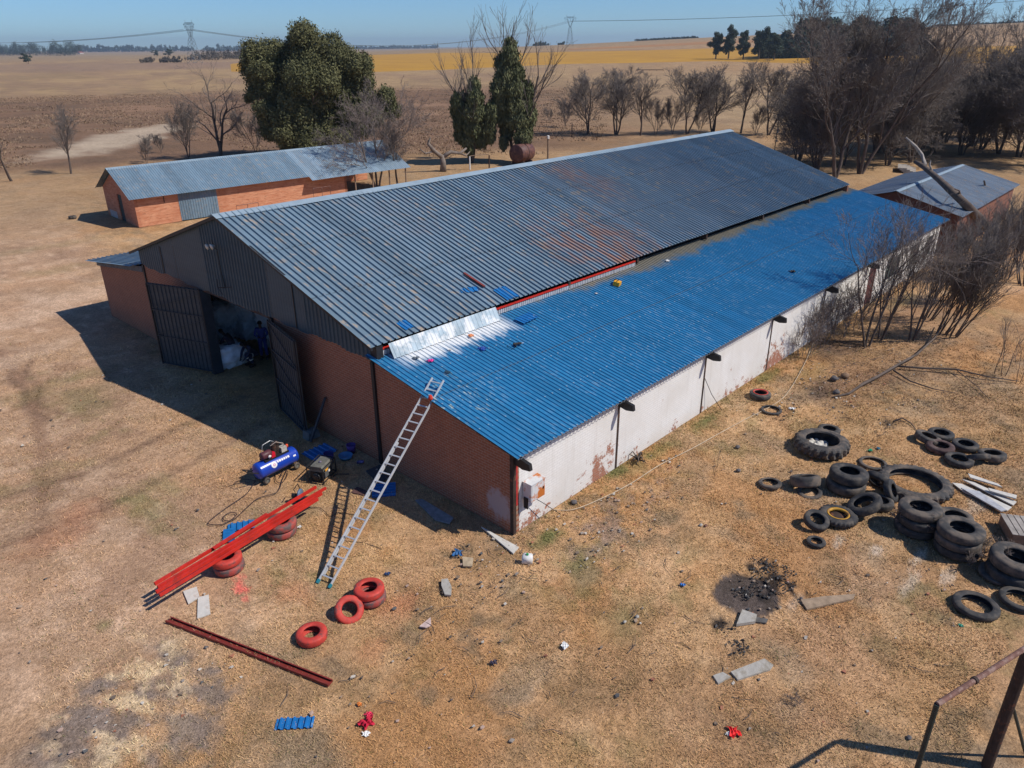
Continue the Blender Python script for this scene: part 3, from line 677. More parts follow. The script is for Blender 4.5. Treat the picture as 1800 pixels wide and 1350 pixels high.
# roller doors: two hinged leaves, frame side seen
MAT_LEAF2 = M_('dark blue grey steel', (.035, .045, .055), .6, .2, 4)
def leaf(hy, ang, wdt, hh, flip):
    """leaf hinged at (0,hy); ang = direction of the leaf from the hinge, degrees from +y towards -x"""
    a = math.radians(ang); d = np.array([-math.sin(a), math.cos(a), 0]); nrm = np.array([d[1], -d[0], 0])
    if nrm[0] > 0: nrm = -nrm     # faces the yard
    O = np.array([-.08, hy, .08])
    b = MB(); b.corr(O+nrm*-.02, d, (0, 0, 1), nrm, wdt, hh, .215, .035, 'rib', 3, .02, .003); lf = b.build('door_leaf', MAT_LEAF, barn)
    Q = lambda s, z: O+d*s+np.array([0, 0, z])+nrm*.045
    for (p, q) in (((.03, .05), (wdt-.03, .05)), ((.03, hh-.05), (wdt-.03, hh-.05)), ((.03, hh*.36), (wdt-.03, hh*.36)), ((.03, hh*.68), (wdt-.03, hh*.68))):
        MB().bar(Q(*p), Q(*q), .035, .04, tuple(nrm)).build('frame_rail', MAT_LEAF2, lf)
    for s_ in (.04, wdt-.04): MB().bar(Q(s_, 0), Q(s_, hh), .05, .052, tuple(nrm)).build('frame_stile', MAT_BLACK, lf)
    for (p, q) in (((.1, hh*.95), (wdt-.1, hh*.70)), ((.1, hh*.64), (wdt-.1, hh*.38)), ((.1, hh*.33), (wdt-.1, hh*.05))):
        MB().bar(Q(*p), Q(*q), .03, .03, tuple(nrm)).build('brace', MAT_LEAF2, lf)
    return lf
leaf(16.95, 21, 2.85, 3.62, 1)
l2 = leaf(11.85, 168, 2.7, 3.55, -1)
MB().b2(-.14, .27, 16.93, 17.2, 0, 3.66).build('door_jamb', MAT_LEAF2, barn)
MB().b2(-.10, .1, 11.62, 11.8, 0, 3.7).build('door_jamb', MAT_BLACK, barn)
# floodlights on the gable and their bracket lower down
fb = MB().tube([(-.05, 14.9, 5.62), (-.2, 14.9, 5.78), (-.22, 14.9, 6.05)], .015, 5).build('floodlight_bracket', MAT_BLACK, barn)
for yy, zz in ((14.7, 5.86), (15.08, 5.80)):
    M4 = Matrix.Translation((-.25, yy, zz)) @ Matrix.Rotation(math.radians(-100), 4, 'Y')
    MB().lathe([(.03, 0), (.06, .03), (.10, .10), (.115, .13), (.0, .135)], 16, M4).build('floodlight', M_('white lamp shell', (.55, .56, .5), .4), fb, True)
b = MB(); b.tube([(-.08, 14.9, 5.6), (-.08, 14.86, 4.7), (-.09, 14.75, 4.2)], .018, 5); b.tube([(-.1, 14.2, 4.35), (-.4, 14.7, 4.3), (-.12, 15.25, 4.45)], .018, 5); b.tube([(-.09, 14.75, 4.2), (-.4, 14.7, 4.3), (-.45, 14.3, 4.12)], .014, 5)
b.build('cable_bracket', MAT_BLACK, barn)
# ================================================================== end outbuilding (right, behind)
ob = empty('outbuilding', (41, 3.6, 0), 0, 'small outbuilding with a weathered grey pitched roof behind the far end of the blue roof', 'outbuilding')
zr = 3.62; ze = 2.5; x0, x1 = .25, 15.5; ylo = -4.2; yhi = 4.2
lo = math.hypot(-ylo, zr-ze)
n_ = np.array([0, -(zr-ze), -ylo])/lo
rr_ = MB().corr((x0-.3, ylo, ze), (1, 0, 0), (0, -ylo/lo, (zr-ze)/lo), tuple(n_), x1+.4, lo, .12, .02, 'trap', 5, .05, .004).build('roof', MAT_END_ROOF, ob)
MB().corr((x0-.3, yhi, ze), (1, 0, 0), (0, -yhi/lo, (zr-ze)/lo), (0, -n_[1], n_[2]), x1+.4, lo, .12, .02, 'trap', 5, .05, .004).build('roof', MAT_END_ROOF, ob)
MB().prism([(-.2, zr-.01), (0, zr+.05), (.2, zr-.01), (0, zr+.03)], 0, x0-.32, x1+.1).build('ridge_cap', MAT_RIDGE, rr_)
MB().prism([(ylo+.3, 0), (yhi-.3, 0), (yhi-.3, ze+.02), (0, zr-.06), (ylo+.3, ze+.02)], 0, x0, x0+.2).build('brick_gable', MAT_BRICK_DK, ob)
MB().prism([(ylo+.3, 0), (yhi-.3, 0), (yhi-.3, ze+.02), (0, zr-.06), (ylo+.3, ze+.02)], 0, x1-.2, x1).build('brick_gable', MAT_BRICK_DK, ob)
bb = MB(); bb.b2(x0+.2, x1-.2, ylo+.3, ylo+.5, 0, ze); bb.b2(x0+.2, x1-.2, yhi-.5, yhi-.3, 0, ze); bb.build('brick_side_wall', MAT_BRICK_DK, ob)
# ================================================================== brick shed (left, behind)
ang = math.radians(-3.5)
sh = empty('brick_shed', (9.75, 48.0, 0), ang, 'long low orange brick shed with zinc roof beyond the big barn', 'shed')
W_ = 6.9; Ls_ = 14.6; Lt = 25.2; ze = 2.32; zr = 4.0
bb = MB(); bb.b2(0.24, 3.3, 0, .22, 0, ze+.02); bb.b2(6.4, 18.6, 0, .22, 0, ze+.02); bb.b2(3.3, 6.4, 0.0, .22, 2.2, ze+.02); bb.build('brick_side_wall', MAT_BRICK_S, sh)
bb = MB(); bb.prism([(0, 0), (2.75, 0), (2.75, 2.1), (3.75, 2.1), (3.75, 0), (W_, 0), (W_, ze), (W_/2, zr-.05), (0, ze)], 0, 0, .24); bb.build('brick_gable', MAT_BRICK_SG, sh)
bb = MB(); bb.b2(.24, Lt, W_-.22, W_, 0, ze+.02); bb.build('brick_rear_wall', MAT_BRICK_S, sh)
bb = MB(); bb.prism([(0, 0), (W_, 0), (W_, ze), (W_/2, zr-.05), (0, ze)], 0, 18.36, 18.6); bb.build('inner_wall', MAT_BRICK_SG, sh)
lo = math.hypot(W_/2+.5, zr-ze+.24); Bv = (0, (W_/2+.5)/lo, (zr-ze+.24)/lo); nn_ = (0, -Bv[2], Bv[1])
r_ = MB().corr((-.45, -.5, ze-.2+.07), (1, 0, 0), Bv, nn_, Ls_+.45, lo, .19, .03, 'trap', 4, .04, .004).build('roof', MAT_SHED_ROOF, sh)
MB().corr((-.45, W_+.5, ze-.2+.07), (1, 0, 0), (0, -Bv[1], Bv[2]), (0, Bv[2], Bv[1]), Lt+.45, lo, .19, .03, 'trap', 4, .04, .004).build('roof', MAT_SHED_ROOF, sh)
MB().prism([(W_/2-.25, zr+.0), (W_/2, zr+.14), (W_/2+.25, zr+.0), (W_/2, zr+.12)], 0, -.48, Lt).build('ridge_cap', MAT_RIDGE, r_)
lo2 = lo+.55; MB().corr((Ls_+.004, -.5-.55*Bv[1], ze-.2+.075-.55*Bv[2]), (1, 0, 0), Bv, nn_, Lt-Ls_, lo2, .19, .025, 'trap', 4, .1, .004).build('roof', MAT_SHED_ROOF2, sh)
MB().corr((3.3, -.03, .05), (1, 0, 0), (0, 0, 1), (0, -1, 0), 3.1, 2.35, .2, .03, 'trap', 1, 0, .003).build('sliding_door', MAT_SHED_ROOF, sh)
d_ = MB().b2(.06, .12, 2.78, 3.72, .02, 2.08).build('gable_door', M_('dark green door', (.02, .035, .035), .7), sh)
MB().b2(.02, .05, 3.0, 3.5, 2.35, 2.95).build('gable_hatch', MAT_BLACK, sh)
MB().b2(-.012, -.003, 4.6, 6.3, 0, .55).build('whitewash_patch', M_('whitewash', (.42, .36, .34), .9), sh)
MB().tube([(2.2, -.06, 1.6), (2.2, -.06, 2.15)], .03, 6).build('wall_pipe', MAT_BLACK, sh)
for k in range(4): MB().b2(19.2+k*1.9, 19.3+k*1.9, -.45, -.35, 0, 2.0).build('timber_post', MAT_WOOD, sh)
# small steel rail standing against the shed wall
for i, (x, hgt, ln) in enumerate(((7.5, .75, 1.9), (14.6, 1.25, 1.7))):
    c, s = math.cos(ang), math.sin(ang); p = (9.75+x*c+.9*s, 48.0+x*s-.9*c, 0)
    r = empty('pipe_rail', p, ang, ('low bent pipe rail by the orange shed wall nearest its sliding door', 'red pipe rail by the orange shed wall at its right end')[i], 'rail')
    MB().tube([(0, 0, 0), (0, 0, hgt), (ln, 0, hgt), (ln, 0, 0)], .03, 6).build('top_rail', MAT_RUSTPIPE, r); MB().tube([(ln/2, 0, 0), (ln/2, 0, hgt-.03)], .025, 6).build('upright', MAT_RUSTPIPE, r)

# ================================================================== TYRES
def tyre_mesh(D, wd, hole=.56, lug=0, name='tyre', n=56, thin=False):
    R = D/2; ri = R*hole; w = wd
    prof = [(ri, .14*w), (ri+.08*(R-ri), .04*w), (ri+.35*(R-ri), -.0*w), (ri+.7*(R-ri), .04*w), (R*.965, .12*w), (R, .24*w), (R*1.005, .5*w), (R, .76*w), (R*.965, .88*w),
            (ri+.7*(R-ri), .96*w), (ri+.35*(R-ri), w), (ri+.08*(R-ri), .96*w), (ri, .86*w), (ri+.012*R, .83*w), (ri+.5*(R-ri), .84*w), (R*.90, .72*w), (R*.93, .5*w), (R*.90, .28*w), (ri+.5*(R-ri), .16*w), (ri+.012*R, .17*w)]
    V = []; F_ = []; m = len(prof)
    for i, (r, z) in enumerate(prof):
        for k in range(n):
            t = 2*math.pi*k/n; rr = r
            tread = 4 <= i <= 8
            if lug:
                if tread:
                    side = 0 if z < w*.5 else 1
                    ph = (k*lug/n+side*.5) % 1.0
                    rr = r*(1.065 if ph < .42 else .985)
                    if i in (4, 8): rr = r*(1.03 if ph < .42 else .985)
            elif tread and i in (5, 6, 7) and k % 2: rr = r*.985
            tt = t+(.10*(z/w-.5) if lug else 0)
            V.append((rr*math.cos(tt), rr*math.sin(tt), z))
    for i in range(m):
        j = (i+1) % m
        for k in range(n): F_.append((i*n+k, i*n+(k+1) % n, j*n+(k+1) % n, j*n+k))
    return meshnp(name, V, F_, None, False)
_tm = {}
def tyre(loc, D, wd, label, mat=None, hole=.52, lug=0, tilt=(0, 0, 0), group='loose tyres on the grass', cat='tyre', seed=0):
    mat = mat or MAT_RUBBER; key = (round(D, 2), round(wd, 2), hole, lug, mat.name)
    if key not in _tm:
        me = tyre_mesh(D, wd, hole, lug, n=96 if lug else 48); me.materials.append(mat)
        me.polygons.foreach_set('use_smooth', [not lug]*len(me.polygons)); _tm[key] = me
    o = link(bpy.data.objects.new('tyre', _tm[key])); o.location = [float(c) for c in loc]
    o.rotation_euler = (math.radians(tilt[0]), math.radians(tilt[1]), math.radians(tilt[2]+seed*37))
    return tag(o, label, cat, group)
def tpx(u, v, wpx, n=1, wd=.24, dz=0):   # ring top centre seen at (u,v) with apparent width: position and diameter
    p = G(u, v, n*wd+dz); return p, wpx/FPX*DEPTH(p)
GR_ = 'red painted tyres around the beams'; GB = 'black tyres dumped on the grass'
# red ones
def stack_at(u, v, wpx, n, wd, labels, mats, grp, **kw):
    p, D = tpx(u, v, wpx, n, wd)
    for k in range(n):
        j = .03*math.sin(k*2.3+u)
        tyre((p[0]+j, p[1]-j, k*wd), D, wd*.99, labels[k], mats[k % len(mats)], group=grp, seed=k, **kw)
    return p, D
LT = 'left pair of tyres holding up the red beams'; RT = 'right pair of tyres holding up the red beams'
pL, dL = stack_at(399, 975, 53, 2, .225, ['lower red tyre of the '+LT, 'upper red tyre of the '+LT], [MAT_REDTYRE2, MAT_REDTYRE], GR_)
pR, dR = stack_at(494, 913, 53, 2, .225, ['lower faded red tyre of the '+RT, 'upper faded red tyre of the '+RT], [MAT_REDTYRE2, MAT_REDTYRE2], GR_)
p3, D3 = stack_at(648, 1030, 54, 2, .21, ['dark-sided red tyre at the bottom of the short stack near the ladder', 'bright red tyre on top of the short stack near the ladder'], [MAT_REDTYRE2, MAT_REDTYRE], GR_)
q = G(612, 1082, .05); tyre((q[0]+.10, q[1]+.12, .06), .70, .2, 'red tyre leaning against the short red stack', MAT_REDTYRE, group=GR_, tilt=(16, -38, 47), hole=.52)
tyre(G(549, 1122, 0), .72, .22, 'single red tyre lying alone on the dry grass', MAT_REDTYRE, group=GR_)
# black ones: u, v (centre of the top ring), apparent width, n, width, label list, options
def one(u, v, wpx, wd, label, tilt=(0, 0, 0), mat=None, hole=.56, lug=0, dz=0.0):
    p, D = tpx(u, v, wpx, 1, wd, dz); return tyre((p[0], p[1], dz), D, wd, label, mat, hole, lug, tilt, GB, seed=int(u) % 7)
one(1337, 689, 37, .22, 'tyre with a red painted inner rim beside the white wall', mat=MAT_RUBBER2)
_p, _D = tpx(1337, 689, 37, 1, .22)
rp_ = MB().lathe([(_D*.285, .19), (_D*.30, .224), (_D*.36, .226), (_D*.285, .17)], 40, None, True).build('painted_ring', MAT_REDTYRE, bpy.data.objects[[o.name for o in bpy.data.objects if o.get('label', '').startswith('tyre with a red painted')][0]], True)
one(1356, 719, 36, .08, 'thin black tyre lying under the pale wire near the white wall', hole=.74)
one(1446, 770, 88, .42, 'big tractor tyre with chunky lugs, rubbish inside its ring', hole=.62, lug=22, mat=MAT_RUBBER2)
one(1458, 752, 38, .2, 'tyre lying just behind the big tractor tyre with rubbish inside', mat=MAT_RUBBER2)
one(1655, 759, 43, .2, 'rearmost tyre of the far right cluster', mat=MAT_RUBBER)
one(1631, 764, 44, .24, 'leftmost tyre of the far right cluster, tilted', tilt=(10, 8, 0), mat=MAT_RUBBER2)
one(1654, 781, 46, .22, 'reddish brown tyre in the far right cluster', mat=M_('brownish rubber', (.075, .045, .042), .85, .3, 4, (.14, .10, .09), (.5, .65)))
one(1698, 778, 43, .2, 'tyre at the top middle of the far right cluster', mat=MAT_RUBBER)
one(1687, 804, 47, .2, 'frontmost tyre of the far right cluster', mat=MAT_RUBBER)
one(1722, 800, 40, .2, 'tyre propped up between two others in the far right cluster', tilt=(-24, 26, 0), mat=MAT_RUBBER2, dz=.06)
one(1746, 795, 45, .24, 'rightmost tyre of the far right cluster', tilt=(6, 4, 0), mat=MAT_RUBBER2)
one(1354, 847, 40, .12, 'collapsed flat tyre on the left edge of the tyre dump', tilt=(4, 5, 0), hole=.66, mat=MAT_RUBBER2)
one(1419, 838, 52, .34, 'wide tyre leaning over behind the flat tyre scraps', tilt=(16, -18, 0), mat=MAT_RUBBER2, dz=.05)
one(1424, 862, 42, .12, 'half buried tyre in front of the wide leaning tyre', tilt=(-8, 4, 0), mat=MAT_RUBBER2, dz=-.05, hole=.66)
ST = 'the two-tyre stack at the middle of the dump'
p, D = tpx(1492, 826, 66, 2, .33)
tyre((p[0], p[1], 0), D, .33, 'lower tyre of '+ST, MAT_RUBBER2, group=GB); tyre((p[0]+.02, p[1]-.02, .33), D*.98, .33, 'upper tyre of '+ST, MAT_RUBBER, group=GB, tilt=(0, 3, 0), hole=.5)
one(1535, 812, 48, .14, 'sunken worn tyre behind the two-tyre stack', mat=MAT_RUBBER2, dz=-.06, hole=.72)
one(1543, 838, 45, .22, 'upright tyre leaning on the right side of the two-tyre stack', tilt=(10, -52, 47), mat=MAT_RUBBER, dz=.22)
one(1562, 853, 42, .22, 'second upright tyre, beside the huge tractor tyre', tilt=(10, -60, 47), mat=MAT_RUBBER, dz=.2)
one(1609, 843, 116, .26, 'huge thin tractor tyre with dry grass growing inside its ring', hole=.72, lug=30, mat=MAT_RUBBER2)
one(1525, 880, 60, .24, 'tyre tilted towards the camera between the stacks', tilt=(24, -18, 20), mat=MAT_RUBBER, dz=.18)
one(1549, 878, 44, .22, 'tyre half hidden behind the tyre tilted towards the camera', mat=MAT_RUBBER2, dz=.0)
one(1550, 884, 44, .2, 'lower tyre half hidden behind the tyre tilted towards the camera', mat=MAT_RUBBER2, dz=-.02) if 0 else None
# yellow rimmed wheel
p, D = tpx(1474, 902, 62, 1, .2)
wh = empty('wheel', (p[0], p[1], 0), .3, 'small lugged wheel with a yellow rim lying in the dump', 'wheel', GB)
me = tyre_mesh(D, .2, .6, 26, n=104); me.materials.append(MAT_RUBBER); o = link(bpy.data.objects.new('tyre', me)); o.parent = wh
MAT_YEL = M_('faded yellow rim', (.50, .27, .03), .6, .25, 6, (.2, .09, .04), (.5, .65))
MB().lathe([(D*.235, .14), (D*.25, .19), (D*.30, .20), (D*.305, .19), (D*.27, .17), (D*.25, .12)], 40, None, True).build('rim', MAT_YEL, wh, True)
MB().lathe([(0, .09), (D*.1, .10), (D*.15, .08), (D*.24, .10), (D*.24, .07), (0, .05)], 32).build('rim_disc', MAT_DKRUST, wh, True)
one(1435, 908, 44, .2, 'small tyre propped against the yellow rimmed wheel', tilt=(14, -14, 10), mat=MAT_RUBBER, dz=.1)
one(1435, 950, 33, .09, 'little thin tyre lying alone left of the stacks', mat=MAT_RUBBER, hole=.58)
def stk(u, v, wpx, n, wd, what, mats, lean=0):
    p, D = tpx(u, v, wpx, n, wd)
    nm = {2: ['bottom', 'top'], 3: ['bottom', 'middle', 'top']}[n]
    for k in range(n):
        tyre((p[0]+.03*math.sin(k*4+u), p[1]+.03*math.cos(k*3+u), k*wd), D*(1 if k == n-1 else .99), wd*.985, nm[k]+' tyre of '+what, mats[k % len(mats)], group=GB, hole=.5, seed=k+1, tilt=(0, lean if k == n-1 else 0, 0))
stk(1621, 889, 71, 3, .27, 'the three-high stack behind the dry weed', [MAT_RUBBER, MAT_RUBBER, MAT_RUBBER2], 2)
stk(1692, 924, 76, 3, .27, 'the dusty three-high stack right of the dry weed', [MAT_RUBBER, MAT_RUBBER2, MAT_RUBBER2])
one(1680, 905, 60, .25, 'tyre tucked behind the dusty three-high stack', mat=MAT_RUBBER2, dz=.3)
stk(1789, 975, 84, 2, .34, 'the stack cut by the right edge of the photo', [MAT_RUBBER, MAT_RUBBER2], -3)
one(1760, 1006, 70, .12, 'dust covered tyre sunk in front of the rightmost stack', mat=MAT_RUBBER2, dz=-.03, hole=.66)
one(1717, 1060, 75, .16, 'slim black tyre lying by itself at the lower right', mat=MAT_RUBBER, hole=.64)
one(1794, 1050, 66, .14, 'slim tyre with a chalky inner rim at the right edge of the photo', mat=MAT_RUBBER, hole=.66)
_p = G(85*0+128, 384); tyre((_p[0], _p[1], 0), .6, .22, 'lone black tyre lying in front of the orange shed gable', MAT_RUBBER2, tilt=(0, 0, 0), group=GB)

# ================================================================== RED BEAMS
def channel(p, q, wd, ht, name, mat, label, grp=None, roll=0, th=.012, open_up=False):
    p = Vector([float(c) for c in p]); q = Vector([float(c) for c in q]); L_ = (q-p).length
    b = MB(); s = 1
    if open_up: b.prism([(-wd/2, 0), (wd/2, 0), (wd/2, ht), (wd/2-.03, ht), (wd/2-.03, ht-th), (wd/2-th, ht-th), (wd/2-th, th), (-wd/2+th, th), (-wd/2+th, ht-th), (-wd/2+.03, ht-th), (-wd/2+.03, ht), (-wd/2, ht)], 0, 0, L_)
    else: b.prism([(-wd/2, ht), (wd/2, ht), (wd/2, 0), (wd/2-.02, 0), (wd/2-.02, th), (wd/2-th, th), (wd/2-th, ht-th), (-wd/2+th, ht-th), (-wd/2+th, th), (-wd/2+.02, th), (-wd/2+.02, 0), (-wd/2, 0)], 0, 0, L_)
    d = (q-p).normalized(); o = b.build(name, mat)
    o.location = p; o.rotation_euler = d.to_track_quat('X', 'Z').to_euler(); 
    return tag(o, label, 'beam', grp)
GBm = 'red steel beams laid across the tyres'; zt = .452
bl_ = [((272.4, 1029), (556, 858), 'top left red steel beam of the bundle resting on the tyres'), ((277.5, 1034), (573, 859.5), 'red steel beam reaching farthest right in the bundle'),
       ((275, 1043.5), (566, 869.5), 'third red steel beam of the bundle, between two others'), ((281, 1049), (559, 879.5), 'lowest right red steel beam of the bundle')]
for i, (a, c, lb) in enumerate(bl_):
    zz = zt+(0, .03, 0, .02)[i]
    channel(G(*a, zz), G(*c, zz), (.055, .062, .056, .054)[i], .085-.012*(i % 2), 'steel_beam', MAT_REDST, lb, GBm)
channel(G(375, 966, zt+.08), G(470, 905, zt+.08), .10, .05, 'steel_beam', MAT_REDST, 'short red steel piece lying on top of the beam bundle', GBm)
channel(G(296, 1091, .0), G(581, 1203, .0), .17, .07, 'steel_channel', MAT_REDDK, 'single dark red channel lying open side up on the grass', None, open_up=True)
# ================================================================== LADDER
lb0 = np.array([-4.86, 2.31, 0]); lb1 = np.array([-4.83, 1.93, 0]); lm = (lb0+lb1)/2
tp = np.array([.48, 3.42, 3.60])
ladr = empty('ladder', lm, 0, 'long aluminium ladder leaning on the edge of the blue roof', 'ladder')
D_ = tp-lm; Ld = np.linalg.norm(D_); D_ /= Ld; S_ = np.cross(D_, [0, 0, 1]); S_ /= np.linalg.norm(S_); Nn = np.cross(S_, D_)
for s in (-1, 1):
    a = S_*s*.20
    MB().bar(a, a+D_*Ld, .026, .07, tuple(Nn)).build('rail', MAT_ALU, ladr)
    a2 = S_*s*.165+Nn*-.045+D_*.25
    MB().bar(a2, a2+D_*(Ld*.62), .02, .05, tuple(Nn)).build('rail', MAT_ALU, ladr)
    MB().bar(a-D_*.02+np.array([0, 0, -.0]), a+D_*.09, .05, .085, tuple(Nn)).build('foot', MAT_TEAL, ladr)
nr = 23
for k in range(nr):
    c = D_*(.22+k*(Ld-.35)/(nr-1)); MB().bar(c-S_*.19, c+S_*.19, .036, .028, tuple(Nn)).build('rung', MAT_ALU, ladr)
q = PL(757, 700, 0, -.16); tag(MB().lathe([(.0, 0), (.06, .0), (.07, .05), (.05, .12), (.02, .15), (0, .15)], 12).build('rag', M_('red cloth', (.6, .05, .03), .9), None, True, loc=RB(757, 704)+np.array([0, 0, .03])), 'small red cloth bundle on the roof edge beside the ladder', 'cloth')
# ================================================================== COMPRESSOR
pa = G(474, 848); pb = G(517, 826)
cdir = pb-pa; cl = np.linalg.norm(cdir); az = math.atan2(cdir[1], cdir[0])
nrm = np.array([-math.sin(az), math.cos(az), 0])
cc = (pa+pb)/2+nrm*.23
cp = empty('air_compressor', cc, az, 'blue air compressor with a horizontal tank on small wheels', 'compressor')
TL = 1.35; TR = .27; tz = .42
MAT_TANK = M_('glossy blue tank', (.012, .055, .40), .28, .08, 3, spec=.6)
Mx = Matrix.Translation((0, 0, tz)) @ Matrix.Rotation(math.radians(90), 4, 'Y')
pr = [(0, -TL/2-.10)]+[(TR*math.sin(math.radians(a)), -TL/2+.0-.10*math.cos(math.radians(a))) for a in (20, 40, 60, 80)]+[(TR, -TL/2), (TR, TL/2)]+[(TR*math.sin(math.radians(a)), TL/2+.10*math.cos(math.radians(a))) for a in (80, 60, 40, 20)]+[(0, TL/2+.10)]
tank = MB().lathe(pr, 36, Mx).build('tank', MAT_TANK, cp, True)
MB().lathe([(TR+.001, -.012+TL/2-.03), (TR+.006, -.012+TL/2-.03), (TR+.006, .0+TL/2-.03), (TR+.001, TL/2-.03)], 36, Mx, True).build('weld_band', MAT_TANK, tank)
# white emblem disc and a strip of faded pale blocks on the side facing the camera (local -y)
aa = math.radians(-128)
def on_tank(x, ang_, out=.004): return (x, (TR+out)*math.cos(ang_)*1, tz-(TR+out)*math.sin(ang_))
def patch(name, x0, x1, a0, a1, mat, par, out=.004, disc=None):
    b = MB(); n, m = 14, 8; V = []
    for i in range(n+1):
        for j in range(m+1):
            if disc:
                rr = j/m; t = 2*math.pi*i/n; x = disc[0]+disc[2]*rr*math.cos(t); a = disc[1]+disc[2]*rr*math.sin(t)/TR
            else: x = x0+(x1-x0)*i/n; a = a0+(a1-a0)*j/m
            V.append((x, -(TR+out)*math.cos(a), tz+(TR+out)*math.sin(a)))
    b.add(V, [(i*(m+1)+j, (i+1)*(m+1)+j, (i+1)*(m+1)+j+1, i*(m+1)+j+1) for i in range(n) for j in range(m)]); return b.build(name, mat, par)
MW = M_('white sticker', (.78, .78, .78), .5, .05)
em = patch('emblem', 0, 0, 0, 0, MW, tank, disc=(-.22, .42, .105)); patch('emblem_mark', 0, 0, 0, 0, M_('pinkish mark', (.6, .35, .45), .6), em, .007, disc=(-.22, .42, .05))
patch('emblem_mark', -.25, -.19, .40, .44, MW, em, .009)
for k, (x0, x1) in enumerate(((-.09, -.04), (-.02, .05), (.07, .13), (.15, .21), (.23, .28), (.30, .37))): patch('lettering', x0, x1, .46, .70, MW, tank)
patch('label', .5, .6, .25, .45, MW, tank)
# base rails, wheels, pump, motor
for x in (-TL/2+.15, TL/2-.15): MB().b2(x-.04, x+.04, -.16, .16, .08, tz-TR+.05).build('saddle', MAT_BLACK, cp)
MAT_WG = M_('grey wheel', (.16, .17, .15), .7)
for x in (-TL/2+.12, TL/2-.08):
    for s in (-1, 1):
        My = Matrix.Translation((x, s*.24, .11)) @ Matrix.Rotation(math.radians(90), 4, 'X')
        wl = MB().lathe([(.04, -.03), (.09, -.035), (.11, -.02), (.11, .02), (.09, .035), (.04, .03)], 20, My, True).build('wheel', MAT_RUBBER2, cp, True)
        MB().lathe([(0, -.03), (.06, -.03), (.06, .03), (0, .03)], 16, My).build('hub', MAT_WG, wl)
MB().tube([(-TL/2-.02, -.15, .40), (-TL/2-.42, -.15, .62), (-TL/2-.42, .15, .62), (-TL/2-.02, .15, .40)], .018, 8).build('handle', MAT_BLACK, cp)
MB().b2(-.45, .45, -.14, .16, tz+TR-.03, tz+TR+.03).build('motor_plate', MAT_BLACK, cp)
ptop = tz+TR+.03
mot = MB().lathe([(0, -.2), (.10, -.2), (.125, -.17), (.125, .12), (.10, .16), (0, .16)], 20, Matrix.Translation((-.30, -.02, ptop+.14)) @ Matrix.Rotation(math.radians(90), 4, 'Y')).build('motor', M_('maroon motor', (.10, .03, .04), .5, .3, 8), cp, True)
MB().lathe([(0, 0), (.05, 0), (.055, .02), (0, .035)], 14, Matrix.Translation((-.28, -.15, ptop+.1)) @ Matrix.Rotation(math.radians(90), 4, 'X')).build('filter_cap', MAT_WHITEP, cp, True)
MB().b2(-.2, -.06, -.14, .02, ptop+.0, ptop+.16).build('switch_box', M_('red box', (.55, .01, .03), .5), cp)
for k, (x, y) in enumerate(((-.0, .0), (.12, .03))):
    fb = MB()
    for j in range(7): fb.lathe([(.0, ptop+.13+j*.035), (.085, ptop+.13+j*.035), (.085, ptop+.15+j*.035), (0, ptop+.15+j*.035)], 12, Matrix.Translation((x, y, 0)))
    fb.lathe([(.06, ptop), (.06, ptop+.40), (.03, ptop+.42), (0, ptop+.42)], 12, Matrix.Translation((x, y, 0))); fb.build('pump_cylinder', MAT_DKRUST, cp)
MB().b2(.2, .4, -.12, .06, ptop, ptop+.17).build('pump_block', M_('bare cast metal', (.42, .40, .36), .5, .3, 10), cp)
MB().lathe([(.0, 0), (.14, 0), (.15, .02), (.14, .05), (0, .05)], 22, Matrix.Translation((.16, .12, ptop+.2)) @ Matrix.Rotation(math.radians(-90), 4, 'X')).build('flywheel', MAT_BLACK, cp, True)
MB().tube([(-.1, 0, ptop+.35), (.05, -.1, ptop+.46), (.3, -.1, ptop+.3), (.42, 0, ptop)], .012, 6).build('copper_pipe', M_('pale pipe', (.5, .42, .36), .4), cp)
MB().tube([(-.4, .1, ptop+.1), (-.3, .12, ptop+.42), (.0, .14, ptop+.45), (.3, .12, ptop+.25)], .008, 6).build('belt_guard', MAT_ALU, cp)
MB().lathe([(0, 0), (.03, 0), (.045, .03), (.045, .10), (.02, .12), (0, .12)], 14, Matrix.Translation((.50, .02, ptop+.02))).build('knob', M_('orange red knob', (.75, .10, .04), .5), cp, True)
MB().tube([(.5, .02, tz+TR-.02), (.5, .02, ptop+.03)], .02, 8).build('knob_stem', MAT_BLACK, cp)
# ================================================================== GENERATOR
g0 = G(545, 846); g1 = G(566, 852); g2 = G(588, 829)
gaz = math.atan2(g2[1]-g1[1], g2[0]-g1[0])
gc = (g0+g2)/2
gn = empty('generator', (gc[0], gc[1], 0), gaz, 'dusty black portable generator with a grey fuel tank top in a tubular frame', 'generator')
GX, GY, GZ = .80, .56, .52
for sx in (-1, 1):
    for sy in (-1, 1): MB().tube([(sx*GX/2, sy*GY/2, 0), (sx*GX/2, sy*GY/2, GZ)], .018, 6).build('frame_post', MAT_BLACK, gn)
MB().tube([(-GX/2, -GY/2, GZ), (GX/2, -GY/2, GZ), (GX/2, GY/2, GZ), (-GX/2, GY/2, GZ), (-GX/2, -GY/2, GZ)], .02, 6).build('frame_top', MAT_BLACK, gn)
MB().tube([(-GX/2, -GY/2, .04), (GX/2, -GY/2, .04), (GX/2, GY/2, .04), (-GX/2, GY/2, .04), (-GX/2, -GY/2, .04)], .02, 6).build('frame_base', MAT_BLACK, gn)
tkm = M_('dusty grey fuel tank', (.13, .13, .115), .6, .3, 7)
tk = MB().prism([(-GY/2+.05, .36), (GY/2-.05, .36), (GY/2-.04, .47), (GY/2-.10, .535), (-GY/2+.10, .535), (-GY/2+.04, .47)], 0, -GX/2+.07, GX/2-.07).build('fuel_tank', tkm, gn)
